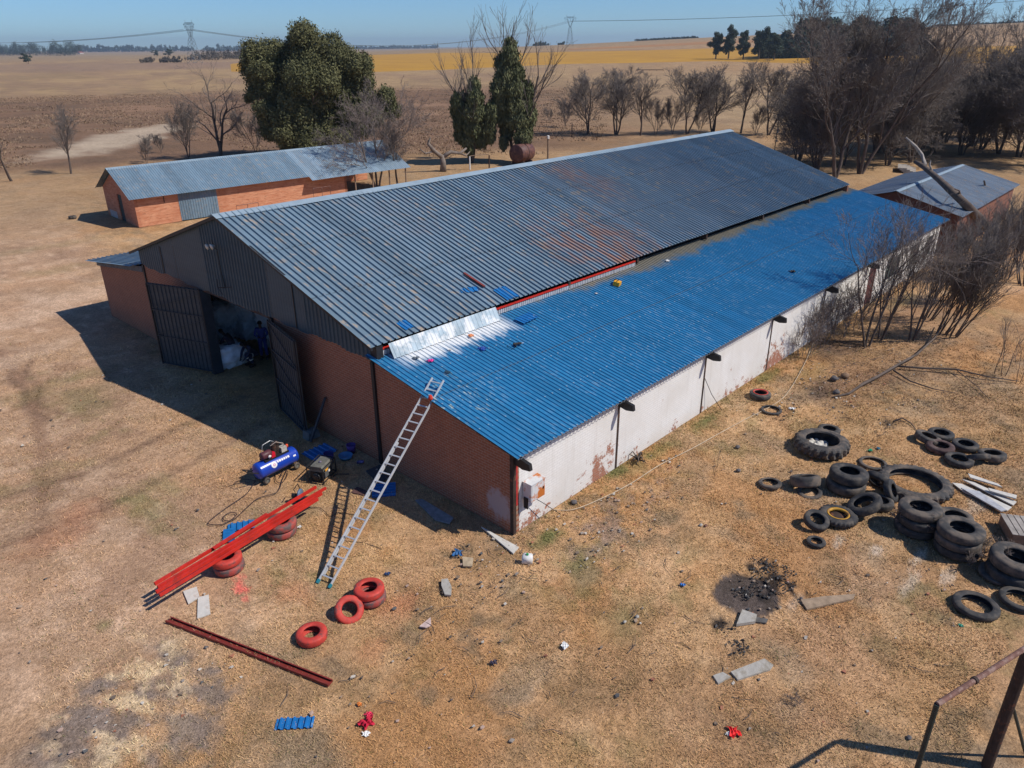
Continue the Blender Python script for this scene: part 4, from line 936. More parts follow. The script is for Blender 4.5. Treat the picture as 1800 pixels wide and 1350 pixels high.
MB().lathe([(0, .0), (.045, 0), (.045, .03), (0, .035)], 16, Matrix.Translation((-.02, .0, .535))).build('fuel_cap', M_('purple grey cap', (.16, .14, .2), .5), tk, True)
MB().b2(-GX/2+.08, -GX/2+.36, -GY/2+.06, GY/2-.06, .06, .34).build('alternator', MAT_BLACK, gn)
MB().lathe([(0, 0), (.12, 0), (.14, .02), (.12, .05), (.03, .06), (0, .06)], 20, Matrix.Translation((-GX/2+.05, -.02, .19)) @ Matrix.Rotation(math.radians(-90), 4, 'Y')).build('end_cover', MAT_BLACK, gn, True)
MB().b2(.0, GX/2-.1, -GY/2+.08, GY/2-.08, .06, .34).build('engine_block', M_('greasy engine', (.06, .06, .055), .6, .4, 12), gn)
MB().b2(-.26, -.04, -GY/2+.005, -GY/2+.06, .14, .34).build('control_panel', M_('panel', (.10, .10, .10), .5), gn)
MB().b2(-.24, -.08, -GY/2-.012, -GY/2+.004, .36, .42).build('yellow_label', M_('yellow label', (.75, .35, .03), .6), gn)
MB().b2(-.06, .02, -GY/2-.008, -GY/2+.004, .25, .32).build('white_label', MW, gn)
# ================================================================== CUT-OFF SAW under the beams
p = G(529, 880, .0)
sw = empty('cut_off_saw', p, math.radians(35), 'blue and black cut-off saw half hidden behind the red beams', 'saw')
MB().b2(-.2, .2, -.16, .16, 0, .04).build('base_plate', MAT_BLACK, sw)
MB().lathe([(0, -.03), (.17, -.03), (.18, 0), (.17, .03), (0, .03)], 24, Matrix.Translation((.0, .0, .22)) @ Matrix.Rotation(math.radians(90), 4, 'X')).build('blade_guard', M_('blue grey guard', (.10, .16, .25), .45), sw, True)
MB().tube([(-.12, .05, .25), (-.16, .1, .48), (.14, .1, .50), (.16, .05, .26)], .015, 6).build('handle', MAT_BLACK, sw)
MB().lathe([(0, 0), (.07, 0), (.07, .2), (0, .22)], 14, Matrix.Translation((-.05, .03, .2)) @ Matrix.Rotation(math.radians(-90), 4, 'X')).build('motor', MAT_BLACK, sw, True)
# ================================================================== HOSES AND WIRES
def path(pts, z=.015, sub=5, jit=.02, seed=1):
    P3 = [G(u, v, 0) for u, v in pts]; out = []; n = len(P3)
    for i in range(n-1):
        p0 = P3[max(i-1, 0)]; p1 = P3[i]; p2 = P3[i+1]; p3 = P3[min(i+2, n-1)]
        for k in range(sub):
            t = k/sub; out.append(.5*((2*p1)+(-p0+p2)*t+(2*p0-5*p1+4*p2-p3)*t*t+(-p0+3*p1-3*p2+p3)*t**3))
    out.append(P3[-1]); return [(q[0], q[1], z) for q in out]
MAT_HOSE = M_('dark hose', (.05, .03, .028), .6)
tag(MB().tube(path([(449, 846), (434, 868), (400, 892), (371, 914), (368, 922), (392, 922), (412, 910), (415, 903), (404, 902), (393, 909), (396, 916), (412, 913), (435, 892), (455, 876), (483, 868), (492, 858), (496, 845), (500, 836), (505, 826)]), .013, 6).build('air_hose', MAT_HOSE), 'dark red air hose looping over the grass from the compressor', 'hose')
tag(MB().tube(path([(497, 838), (489, 832), (484, 838), (487, 848), (497, 848), (504, 838), (506, 830), (498, 829), (492, 840)]), .011, 6).build('air_hose', MAT_HOSE), 'small coil of dark hose in front of the compressor tank', 'hose')
tag(MB().tube(path([(449, 846), (430, 843), (414, 848), (416, 851), (440, 848)]), .009, 5).build('power_cable', MAT_HOSE), 'thin cable loop left of the compressor', 'cable')
tag(MB().tube(path([(541, 894), (560, 893), (572, 901), (580, 908), (600, 902), (622, 905), (640, 899), (650, 893)]), .009, 5).build('power_cable', MAT_BLACK), 'black cable lying from the saw towards the ladder', 'cable')
tag(MB().tube(path([(586, 838), (592, 834), (604, 834), (614, 834)]), .014, 6).build('power_cable', MAT_BLACK), 'short thick cable on the ground right of the generator', 'cable')
tag(MB().tube(path([(586, 929), (594, 934), (600, 944), (606, 951), (640, 955), (672, 966)]), .007, 5).build('wire', MAT_BLACK), 'thin black wire on the grass behind the ladder', 'wire')
pw = path([(935, 890), (950, 893), (975, 897), (1010, 896), (1060, 876), (1110, 850), (1160, 818), (1215, 790), (1260, 765), (1310, 738), (1360, 712), (1385, 690), (1410, 648), (1425, 615), (1440, 575)], .02)
tag(MB().tube(pw, .014, 6).build('wire', M_('pale rope', (.50, .40, .28), .9)), 'long pale rope running along the grass beside the white wall', 'rope')
tag(MB().tube([(.62, -.2, 1.0), (.9, -.25, .75), (1.3, -.3, .35), (1.6, -.4, .05)], .01, 5).build('power_cable', MAT_BLACK), 'black cable hanging from the electrical box to the ground', 'cable')
tag(MB().tube([(10.27, -.03, 1.4), (10.6, -.2, .7), (10.95, -.5, .02)], .012, 5).build('wire', MAT_BLACK), 'slack wire hanging down the white wall from a steel column', 'wire')
# electrical box
eb = empty('electrical_box', (.66, -.02, 1.0), 0, 'rust stained white electrical box on the corner of the white wall', 'electrical box')
MAT_BOX = M_('white enamel with rust', (.62, .63, .64), .5, .1, 2.6, (.50, .15, .03), (.47, .55))
MB().b2(-.28, .30, -.30, 0, 0, .55).build('cabinet', MAT_BOX, eb); MB().b2(-.30, .32, -.33, .0, .552, .575).build('lid', MAT_BOX, eb)
MB().b2(-.25, .27, -.312, -.302, .03, .52).build('door', MAT_BOX, eb); MB().b2(.2, .23, -.33, -.312, .25, .32).build('latch', MAT_BLACK, eb)
MB().b2(-.305, -.283, -.2, -.05, -.25, .1).build('conduit', MAT_BLACK, eb)
# ================================================================== T-FRAME at lower right (steel gate frame)
h = 3.0
J = G(1647, 1238, h); Ep = G(1812, 1133, h)
tf = empty('goal_frame', (Ep[0], Ep[1], 0), 0, 'rusty steel pipe frame with thick post at the lower right corner', 'frame')
R0 = np.array([Ep[0], Ep[1], 0])
MB().tube([J-R0, Ep-R0], .045, 12).build('cross_pipe', MAT_RUSTPIPE, tf)
MB().tube([J-R0, np.array([J[0], J[1], 0])-R0], .042, 12).build('thin_leg', M_('dark green steel', (.02, .035, .035), .5), tf)
mid_ = (J*.62+Ep*.38); md = (Ep-J)/np.linalg.norm(Ep-J); MB().tube([mid_-md*.03-R0, mid_+md*.03-R0], .062, 12).build('coupling', MAT_DKRUST, tf)
MB().tube([(0, 0, 0), (0, 0, h-.15)], [.10, .10], 16).build('thick_post', MAT_DKRUST, tf)
MB().tube([(0, 0, h-.15), (0, 0, h)], .05, 12).build('post_neck', MAT_DKRUST, tf)
MB().tube([(.12, -.04, 0), (.10, -.04, h-.1)], .028, 8).build('side_conduit', MAT_RUSTPIPE, tf)
MB().tube([(.1, -.06, 1.5), (.75, -.5, 0)], .03, 8).build('stay', M_('dark green steel stay', (.02, .035, .035), .5), tf)

# ================================================================== PLANTS
def tubes_np(P0, P1, R0_, R1_, n=3):
    P0 = np.array(P0); P1 = np.array(P1); R0_ = np.array(R0_); R1_ = np.array(R1_); d = P1-P0
    d /= np.maximum(np.linalg.norm(d, axis=1, keepdims=True), 1e-6)
    ref = np.where(np.abs(d[:, 2:3]) > .9, np.array([[1., 0, 0]]), np.array([[0, 0, 1.]]))
    a = np.cross(d, ref); a /= np.linalg.norm(a, axis=1, keepdims=True); b = np.cross(d, a)
    V = np.zeros((len(P0), 2*n, 3))
    for k in range(n):
        t = 2*math.pi*k/n; o = a*math.cos(t)+b*math.sin(t)
        V[:, k] = P0+o*R0_[:, None]; V[:, n+k] = P1+o*R1_[:, None]
    base = (np.arange(len(P0))*2*n)[:, None, None]
    f = np.array([[k, (k+1) % n, n+(k+1) % n, n+k] for k in range(n)])[None]
    return V.reshape(-1, 3), (base+f).reshape(-1, 4)
def grow_tree(seed, H, trunks=1, lean=(0, 0), levels=4, r0=.2, spread=.6, first=.25, kids=4, up=.12, crook=.16, twig=1.0, tr_len=.75, shrink=.58):
    rnd = random.Random(seed); th = []; tw = []
    def rv():
        v = Vector((rnd.gauss(0, 1), rnd.gauss(0, 1), rnd.gauss(0, 1))); return v.normalized()
    def br(p, d, L_, r, lvl):
        n = (7, 6, 5, 4, 3, 2)[lvl]; seg = L_/n; pts = []
        for i in range(n):
            d = (d+rv()*crook*(1+.3*lvl)+Vector((0, 0, up*(.6 if lvl == 0 else 1)))).normalized()
            p2 = p+d*seg; r2 = max(r*(1-.62/n*1.0), .004)
            (th if lvl <= 1 else tw).append((tuple(p), tuple(p2), r, r2))
            p = p2; r = r2
            if lvl < levels:
                f = (i+1)/n
                if lvl == 0 and f < first: continue
                k = kids if lvl > 0 else kids
                cnt = k/n*(1.3 if lvl == 0 else 1.0); c_ = int(cnt)+(1 if rnd.random() < cnt-int(cnt) else 0)
                if lvl >= 2: c_ = int(cnt*twig)+(1 if rnd.random() < cnt*twig-int(cnt*twig) else 0)
                for _ in range(max(c_, 1 if i == n-1 else 0)):
                    s = rv(); s = (s-d*s.dot(d)).normalized(); a = spread*(.55+.7*rnd.random())
                    cd_ = (d*math.cos(a)+s*math.sin(a)).normalized()
                    br(p, cd_, L_*shrink*(1.15-.45*f)*(.7+.6*rnd.random()), r*(.62 if lvl < 2 else .66), lvl+1)
        return
    for k in range(trunks):
        a = 2*math.pi*k/trunks+rnd.random(); o = .12*trunks*.5 if trunks > 1 else 0
        d = Vector((lean[0]+(.22*math.cos(a) if trunks > 1 else 0), lean[1]+(.22*math.sin(a) if trunks > 1 else 0), 1)).normalized()
        br(Vector((o*math.cos(a), o*math.sin(a), -.05)), d, H*tr_len*(1 if k == 0 else .75+.25*rnd.random()), r0*(1 if trunks == 1 else .75), 0)
    def fit(S):
        return S
    return th, tw
RMIN = [.004]
def tree_meshes(name, bark, twm, **kw):
    H = kw['H']; th, tw = grow_tree(**kw)
    zs = max([q[1][2] for q in th+tw]); k = H/zs
    out = []
    rmin = kw.get('_', 0)
    rmin = RMIN[0]
    for S, n, m, nm in ((th, 6, bark, 'trunk'), (tw, 3, twm, 'branches')):
        if not S: out.append(None); continue
        P0 = np.array([q[0] for q in S])*k; P1 = np.array([q[1] for q in S])*k
        V, F_ = tubes_np(P0, P1, np.maximum(np.array([q[2] for q in S]), rmin), np.maximum(np.array([q[3] for q in S]), rmin), n)
        out.append(meshnp(nm, V, F_, m, n > 3))
    return out
def put_tree(ms, loc, rz, s, label, cat='bare tree', group=None, name='bare_tree', sz=None):
    r = empty(name, (loc[0], loc[1], float(terr(loc[0], loc[1]))), rz, label, cat, group)
    for me, nm in zip(ms, ('trunk', 'branches')):
        if me is None: continue
        o = link(bpy.data.objects.new(nm, me)); o.parent = r
    r.scale = (s if sz is None else sz, s if sz is None else sz, s); return r
RMIN[0] = .011
TK = dict(levels=4, r0=.17, spread=.62, first=.2, kids=6, up=.07, crook=.13, twig=1.25, tr_len=.8)
ROWP = [tree_meshes('row', MAT_BARK_D, MAT_TWIG, seed=s, H=11, trunks=t, **TK) for s, t in ((3, 2), (8, 1), (12, 3))]
SMALLP = tree_meshes('small', MAT_BARK_D, MAT_TWIG, seed=31, H=6, trunks=2, levels=4, r0=.07, spread=.5, first=.05, kids=5, up=.08, crook=.12, twig=1.2)
GR = 'row of bare trees beyond the big barn'
ordn = ['first', 'second', 'third', 'fourth', 'fifth', 'sixth', 'seventh', 'eighth', 'ninth', 'tenth']
rowt = [(1033, 236, 116, 0), (1083, 236, 110, 2), (1126, 238, 122, 1), (1182, 236, 160, 3), (1208, 235, 110, 0), (1253, 232, 108, 2), (1302, 234, 105, 1), (1351, 237, 98, 0)]
i0 = 0
for i, (u, v, vt, k) in enumerate(rowt):
    p = G(u, v); hh = HT((p[0], p[1], 0), vt)
    if k == 3: put_tree(SMALLP, p, i*1.3, hh/6, 'small thin bare tree between bigger ones in the row beyond the barn', group=GR); continue
    put_tree(ROWP[k], p, i*2.1, hh/11, ordn[i0]+' full-size bare tree from the left in the row beyond the barn', group=GR, sz=hh/11*(1.3 if k != 1 else 1.15)); i0 += 1
for i, (u, v, vt, lb) in enumerate(((993, 224, 172, 'little bare tree left of the row beyond the barn'), (1153, 236, 166, 'bushy low bare tree between the third and fourth trees of the row'), (1230, 236, 178, 'low bare bush right of the tallest row tree beyond the barn'), (1328, 238, 180, 'low bare bush near the right end of the tree row'),
        (965, 215, 188, 'tiny bare sapling at the far left end of the tree row'))):
    p = G(u, v); put_tree(SMALLP, p, i*1.7+.5, HT((p[0], p[1], 0), vt)/6, lb, group=None)
# left side
p = G(125, 305); put_tree(ROWP[1], p, .4, HT((p[0], p[1], 0), 178)/11, 'bare tree standing alone on the left beyond the orange shed')
p = G(332, 279); put_tree(ROWP[2], p, 1.4, HT((p[0], p[1], 0), 168)/11, 'slim bare tree just left of the big crooked dead tree', sz=HT((p[0], p[1], 0), 168)/11*.75)
p = G(450, 266); put_tree(SMALLP, p, 2.2, HT((p[0], p[1], 0), 190)/6, 'little bare tree between the crooked dead tree and the evergreen')
p = G(258, 287); put_tree(SMALLP, p, .2, HT((p[0], p[1], 0), 236)/6, 'small leafless bush left of the orange shed roof')
p = G(284, 268); put_tree(SMALLP, p, 3.2, HT((p[0], p[1], 0), 232)/6, 'leafless bush beside the pale patch of ground')
p = G(20, 318); st_ = tree_meshes('stump', MAT_BARK_D, MAT_TWIG, seed=77, H=4.6, trunks=1, lean=(-.35, .1), levels=2, r0=.15, spread=.5, first=.6, kids=3, up=.05, crook=.1); put_tree(st_, p, 1.1, 1, 'leaning broken trunk at the left edge of the photo', 'dead tree', name='dead_tree')
# big crooked dead tree
dm = tree_meshes('dead', MAT_BARK_D, MAT_TWIG, seed=5, H=15.5, trunks=2, levels=4, r0=.36, spread=.75, first=.12, kids=4, up=.05, crook=.22, twig=.75, tr_len=.6, shrink=.66)
p = G(388, 274); put_tree(dm, p, .8, HT((p[0], p[1], 0), 92)/15.5, 'large crooked dead tree with thick dark limbs behind the orange shed', 'dead tree', name='dead_tree', sz=HT((p[0], p[1], 0), 92)/15.5*1.02)
# pale bare tree in front of the shed
pm = tree_meshes('pale', MAT_BARK_G, MAT_TWIG_L, seed=15, H=13, trunks=3, levels=5, r0=.2, spread=.68, first=.18, kids=5, up=.06, crook=.15, twig=.8, tr_len=.66, shrink=.62)
p = G(664, 333); put_tree(pm, p, .3, HT((p[0], p[1], 0), 132)/13, 'pale wide bare tree in front of the right end of the orange shed', sz=HT((p[0], p[1], 0), 132)/13*1.0)
p = G(700, 330); put_tree(ROWP[1], p, 2.9, HT((p[0], p[1], 0), 200)/11, 'thinner bare tree right beside the pale wide bare tree')
# stump-like pollarded dead tree right of it
pd = MB(); 
pd.tube([(0, 0, 0), (.05, 0, .9), (-.05, .05, 1.7)], [.38, .3, .3], 9); pd.tube([(-.05, 0, 1.5), (-.9, .3, 2.2), (-1.5, .5, 3.0), (-1.2, .5, 3.6)], [.26, .22, .18, .1], 8)
pd.tube([(0, 0, 1.5), (.9, -.4, 2.0), (1.9, -.8, 1.8), (2.6, -1.1, 2.3)], [.24, .2, .16, .1], 8); pd.tube([(1.9, -.8, 1.8), (2.5, -1.1, 1.5), (3.0, -1.2, 1.9)], [.12, .1, .05], 6); pd.tube([(-.9, .3, 2.2), (-1.8, .7, 2.0), (-2.3, 1, 2.5)], [.14, .1, .05], 6)
p = G(779, 301); tag(pd.build('dead_stump_tree', MAT_BARK_G, None, True, loc=(p[0], p[1], -.02)), 'pollarded dead tree with two stubby arms left of the leafy pair', 'dead tree')

# ---- leafy crowns
def leaf_mat(name, c1, c2):
    m, t, b = newmat(name); A = N(t, 'ShaderNodeAttribute', attribute_name='tone'); c = mixc(t, A.outputs['Fac'], c1, c2)
    t.links.new(c, b.inputs['Base Color']); b.inputs['Roughness'].default_value = .75; b.inputs['Specular IOR Level'].default_value = .2; return m
MAT_EUC = leaf_mat('grey green leaves', (.062, .07, .03), (.18, .175, .08))
MAT_PEP = leaf_mat('drooping leaves', (.075, .09, .04), (.17, .175, .085))
MAT_PINE = leaf_mat('dark far foliage', (.028, .045, .032), (.07, .09, .055))
MAT_SCRUB = leaf_mat('dry scrub', (.20, .135, .09), (.34, .24, .15))
def leaf_mesh(name, lumps, n, size, mat, seed=1, droop=0.0, shell=.55, elong=1.0):
    rg = np.random.default_rng(seed); L_ = np.array(lumps, float); w_ = (L_[:, 3]*L_[:, 4]*L_[:, 5])**.66; idx = rg.choice(len(L_), n, p=w_/w_.sum())
    d = rg.normal(size=(n, 3)); d /= np.linalg.norm(d, axis=1, keepdims=True); rad = shell+(1-shell)*rg.random(n)**.6
    bumpy = 1+.22*np.sin(d[:, 0]*5+idx)*np.sin(d[:, 1]*6+idx*2)+.1*rg.normal(size=n)
    C = L_[idx, :3]+d*L_[idx, 3:6]*(rad*bumpy)[:, None]
    nrm = d*1.0+rg.normal(size=(n, 3))*.75; nrm[:, 2] += .25; nrm /= np.linalg.norm(nrm, axis=1, keepdims=True)
    a = np.cross(nrm, rg.normal(size=(n, 3))); a /= np.linalg.norm(a, axis=1, keepdims=True)
    if droop: a[:, 2] -= droop; a /= np.linalg.norm(a, axis=1, keepdims=True)
    b_ = np.cross(nrm, a); b_ /= np.maximum(np.linalg.norm(b_, axis=1, keepdims=True), 1e-6)
    s = size*(.55+.9*rg.random(n))[:, None]; a = a*s*elong; b_ = b_*s*.6
    V = np.stack([C-a, C+b_, C+a, C-b_], 1).reshape(-1, 3); F_ = np.arange(4*n).reshape(-1, 4)
    me = meshnp(name, V, F_, mat)
    lt = rg.random(len(L_)); tone = np.clip(.55*lt[idx]+.45*rg.random(n), 0, 1); at = me.attributes.new('tone', 'FLOAT', 'FACE'); at.data.foreach_set('value', tone.astype(np.float32))
    return me
def part(name, me, parent): o = link(bpy.data.objects.new(name, me)); o.parent = parent; return o
# big evergreen: lump centres along its outline as seen, spread in depth
def lumps_from(outl, base, seed, depth_r):
    rnd = random.Random(seed); out = []; D0 = DEPTH(base)
    hr = np.array([CR[0], CR[1], 0]); hr /= np.linalg.norm(hr); hf = np.array([CF[0], CF[1], 0]); hf /= np.linalg.norm(hf)
    bu, bv = PROJ(base)
    for (u, v, ru, rv_) in outl:
        x = (u-bu)/FPX*D0; r = ru/FPX*D0; h = HT((base[0], base[1], base[2]), v); rz = rv_/FPX*D0
        w_ = min(depth_r, max(0.5, depth_r*(1-(abs(x)/(depth_r*1.5))**2)))
        for k in range(2):
            dd = (rnd.random()-.5)*2*w_*(.9 if k else .6)
            c = hr*(x+rnd.gauss(0, .25))+hf*dd*(1 if k else -1 if dd > 0 else 1)
            out.append((c[0], c[1], h, r, r, rz))
    return out
p = G(552, 277); p = np.array([p[0], p[1], 0.])
ol = [(565, 60, 17, 17), (590, 75, 17, 15), (548, 75, 13, 12), (610, 100, 18, 18), (575, 105, 22, 20), (540, 95, 16, 14), (500, 92, 20, 18), (475, 95, 15, 20), (470, 118, 14, 18), (495, 125, 22, 22), (525, 125, 22, 20), (555, 135, 24, 22),
      (600, 135, 24, 22), (635, 115, 18, 18), (648, 130, 16, 20), (635, 150, 20, 20), (655, 112, 12, 14), (610, 165, 24, 20), (575, 170, 24, 20), (540, 160, 24, 20), (505, 150, 20, 18), (480, 152, 15, 14), (470, 160, 12, 10), (490, 185, 14, 12),
      (495, 205, 20, 18), (520, 190, 20, 18), (550, 200, 22, 20), (585, 205, 24, 20), (620, 195, 24, 20), (650, 170, 14, 16), (640, 220, 20, 18), (600, 235, 26, 18), (560, 235, 24, 18), (525, 225, 20, 18), (500, 230, 14, 12), (530, 250, 18, 16), (570, 258, 26, 14), (515, 262, 10, 10), (460, 171, 7, 7), (466, 185, 6, 5),
      (680, 175, 14, 18), (690, 195, 12, 14), (665, 205, 16, 14)]
ev = empty('evergreen_tree', (p[0], p[1], 0), 0, 'huge rounded dark green evergreen tree behind the orange shed', 'evergreen tree')
ol = [(a, b, c*1.22, d*1.2) for (a, b, c, d) in ol]+[(480+i*21, 120+j*26, 19, 17) for i in range(9) for j in range(6) if (i+j) % 2 and not (i > 6 and j > 3) and not (i == 0 and j > 2)]
part('crown', leaf_mesh('crown', lumps_from(ol, p, 4, 6.0), 260000, .095, MAT_EUC, 3, .6, .45, 1.5), ev)
RMIN[0] = .014
th, tw = grow_tree(21, 12, trunks=3, levels=2, r0=.38, spread=.5, first=.1, kids=4, up=.06, crook=.1, tr_len=.8)
S = th+tw; V, F_ = tubes_np([q[0] for q in S], [q[1] for q in S], [q[2] for q in S], [q[3] for q in S], 6); part('trunk', meshnp('trunk', V, F_, MAT_BARK_G, True), ev)
p2 = G(497, 272); s2 = empty('evergreen_tree', (p2[0], p2[1], 0), 0, 'small evergreen tree with a visible thin trunk left of the huge evergreen', 'evergreen tree')
b_ = np.array([p2[0], p2[1], 0.]); part('crown', leaf_mesh('crown', lumps_from([(490, 205, 20, 17), (500, 222, 18, 12), (482, 218, 12, 12), (505, 195, 14, 12)], b_, 6, 2.0), 9000, .16, MAT_EUC, 9, .3), s2)
part('trunk', (lambda S: meshnp('trunk', *tubes_np([q[0] for q in S], [q[1] for q in S], [q[2] for q in S], [q[3] for q in S], 6), MAT_BARK_D, True))(grow_tree(4, 5, trunks=1, levels=1, r0=.13, spread=.5, first=.5, kids=4, up=.1, tr_len=1.0)[0]), s2)
# the leafy pair with dead tops
def droopy(u, v, outl, label, tops, seed, vtop):
    p = G(u, v); b0 = np.array([p[0], p[1], 0.]); r = empty('weeping_tree', b0, 0, label, 'evergreen tree', 'leafy pair with dead tops')
    part('crown', leaf_mesh('crown', lumps_from(outl, b0, seed, 2.2), 60000, .10, MAT_PEP, seed, 1.6, .25, 1.9), r)
    H = HT(b0, vtop); me = tree_meshes('x', MAT_BARK_D, MAT_TWIG, seed=seed, H=H, trunks=tops, levels=3, r0=.27, spread=.42, first=.35, kids=5, up=.10, crook=.12, twig=.9, tr_len=.8)
    part('trunk', me[0], r); part('dead_branches', me[1], r); return r
droopy(828, 286, [(842, 150, 8, 14), (838, 172, 14, 14), (820, 178, 12, 14), (815, 195, 14, 16), (840, 195, 18, 16), (858, 200, 12, 18), (812, 215, 12, 16), (835, 220, 18, 16), (855, 225, 14, 16), (808, 238, 10, 14), (828, 245, 14, 14), (848, 245, 12, 14), (828, 262, 8, 8), (862, 240, 8, 12)],
       'left tree of the leafy pair, with bare dead branches above its drooping foliage', 3, 44, 12)
droopy(908, 284, [(895, 82, 10, 14), (900, 100, 14, 16), (885, 110, 12, 16), (890, 130, 18, 18), (912, 130, 12, 16), (880, 155, 14, 18), (905, 155, 20, 18), (925, 160, 12, 16), (880, 180, 14, 16), (905, 185, 20, 18), (930, 185, 12, 18), (885, 205, 14, 16), (910, 212, 18, 16), (935, 205, 9, 18), (893, 232, 12, 14), (915, 240, 14, 14), (885, 250, 8, 12), (930, 232, 9, 14)],
       'right tree of the leafy pair, taller, its dead branches reaching the top edge', 3, 58, -6)

# ---- tall bare trees and thickets on the right
BIGP = tree_meshes('big', MAT_BARK_D, MAT_TWIG, seed=41, H=24, trunks=3, levels=5, r0=.33, spread=.55, first=.15, kids=6, up=.07, crook=.15, twig=.85, tr_len=.68, shrink=.58)
BIG2 = tree_meshes('big', MAT_BARK_D, MAT_TWIG, seed=57, H=16, trunks=6, levels=5, r0=.17, spread=.75, first=.0, kids=6, up=.04, crook=.14, twig=.75, tr_len=.72, shrink=.56)
bigs = [(1468, 312, -45, 0, 'tall bare tree behind the far end of the barn roof, left of the tallest', 1.0), (1512, 305, -60, 0, 'tallest bare tree, just right of the barn roof end', 1.05), (1755, 270, -10, 0, 'tall bare tree near the right edge rising into the sky', .9), (1600, 285, -20, 0, 'tall bare tree between the tallest one and the right edge', .85), (1435, 300, 10, 0, 'leftmost tall bare tree, lower than its neighbours', .8)]
for i, (u, v, vt, k, lb, sx) in enumerate(bigs):
    p = G(u, v); s = HT((p[0], p[1], 0), vt)/24; put_tree(BIGP, p, i*2.3+.7, s, lb, group='tall bare trees on the right', sz=s*sx)
thk = [(1402, 285, 140), (1435, 300, 120), (1560, 290, 118), (1605, 278, 125), (1640, 268, 118), (1690, 272, 120), (1725, 262, 105), (1790, 275, 90), (1840, 270, 60), (1575, 258, 92), (1660, 250, 80), (1770, 245, 60), (1420, 270, 100), (1540, 268, 85), (1620, 262, 75), (1710, 256, 70), (1815, 290, 40), (1480, 290, 105)]
nm_ = ['leftmost, nearest the tree row', 'just left of the tall trunks', 'right of the tallest tree', 'behind the outbuilding ridge', 'behind the fallen trunk', 'above the outbuilding roof', 'above the right end of the outbuilding', 'close to the right edge', 'cut by the right edge', 'far back, behind the tallest tree', 'far back, in the middle', 'far back, near the right edge', 'taller, behind the leftmost two', 'taller, right beside the tallest tree', 'tall, behind the dead limb', 'tall, above the outbuilding peak', 'tall, cut by the right edge', 'between the two tallest trunks']
for i, (u, v, vt) in enumerate(thk):
    p = G(u, v); s = HT((p[0], p[1], 0), vt)/16; put_tree(BIG2, p, i*1.9, s, 'dense bare tree in the thicket, '+nm_[i], group='dense bare trees behind the outbuilding', sz=s*1.1)
# ---- shrubs close to the barn on the right
RMIN[0] = .006
SHR = tree_meshes('shrub', MAT_BARK_D, MAT_TWIG, seed=63, H=7, trunks=3, lean=(.1, 0), levels=4, r0=.085, spread=.42, first=.22, kids=5, up=.09, crook=.10, twig=.9, tr_len=.85)
SHR2 = tree_meshes('shrub', MAT_BARK_D, MAT_TWIG, seed=68, H=6, trunks=7, lean=(.12, -.25), levels=4, r0=.055, spread=.36, first=.15, kids=5, up=.06, crook=.09, twig=.9, tr_len=.9)
TREL = tree_meshes('near', MAT_BARK_D, MAT_TWIG_L, seed=72, H=8.5, trunks=3, levels=4, r0=.085, spread=.62, first=.42, kids=5, up=.05, crook=.10, twig=.9, tr_len=.72, shrink=.66)
p = G(1523, 607); put_tree(TREL, p, .5, HT((p[0], p[1], 0), 318)/8.5, 'slender three-stemmed bare tree in front of the white wall')
sh_ = [(1548, 596, 400, SHR, 'thin shrub just right of the slender three-stemmed tree'), (1603, 597, 395, SHR, 'first leafless shrub of the clump in front of the windows'), (1630, 560, 370, SHR2, 'many-stemmed shrub in the middle of the clump by the windows'), (1655, 585, 400, SHR2, 'many-stemmed shrub leaning right, front of the clump'),
       (1672, 590, 390, SHR2, 'rightmost stem cluster of the leaning clump'), (1690, 530, 365, SHR2, 'shrub at the back of the leaning clump'), (1725, 500, 350, SHR2, 'twiggy bush below the outbuilding roof'), (1765, 490, 340, SHR2, 'twiggy bush near the right edge below the outbuilding'), (1800, 500, 330, SHR2, 'twiggy bush cut by the right edge below the outbuilding'), (1690, 470, 375, SHR2, 'low twiggy bush against the end of the white wall')]
for i, (u, v, vt, ms, lb) in enumerate(sh_):
    p = G(u, v); h0 = 7 if ms is SHR else 6; s = HT((p[0], p[1], 0), vt)/h0; put_tree(ms, p, -.8+i*.35*(1 if i > 5 else .3), s, lb, 'shrub', 'leafless shrubs right of the barn', 'bare_shrub')
WSH = tree_meshes('wallshrub', MAT_BARK_G, MAT_TWIG_L, seed=81, H=2.6, trunks=8, levels=3, r0=.02, spread=.6, first=.1, kids=4, up=.05, crook=.14, twig=1.0, tr_len=.9)
for i, (u, v, vt, lb) in enumerate(((1440, 605, 500, 'scraggly leafless creeper low against the white wall'), (1470, 590, 488, 'scraggly creeper beside the fifth rafter end'), (1415, 625, 540, 'thin creeper near the white wall, left end of the scrub'), (1497, 575, 470, 'tangled creeper just left of the dark red door'))):
    p = G(u, v); s = HT((p[0], p[1], 0), vt)/2.6; put_tree(WSH, p, i*1.3, s, lb, 'shrub', 'creepers along the white wall', 'bare_shrub')
SAP = tree_meshes('sap', MAT_BARK_D, MAT_TWIG, seed=85, H=3, trunks=2, levels=2, r0=.022, spread=.45, first=.2, kids=3, up=.1, crook=.1, tr_len=.9)
for i, (u, v, vt, lb) in enumerate(((1748, 655, 560, 'thin sapling at the right, left one of three'), (1764, 660, 550, 'thin sapling at the right, middle one of three'), (1790, 672, 575, 'thin sapling at the right edge, nearest of three'), (1254, 838, 785, 'short dark stick standing in the grass near the white wall'))):
    p = G(u, v); s = HT((p[0], p[1], 0), vt)/3; put_tree(SAP, p, i*2., s, lb, 'sapling', None, 'sapling')
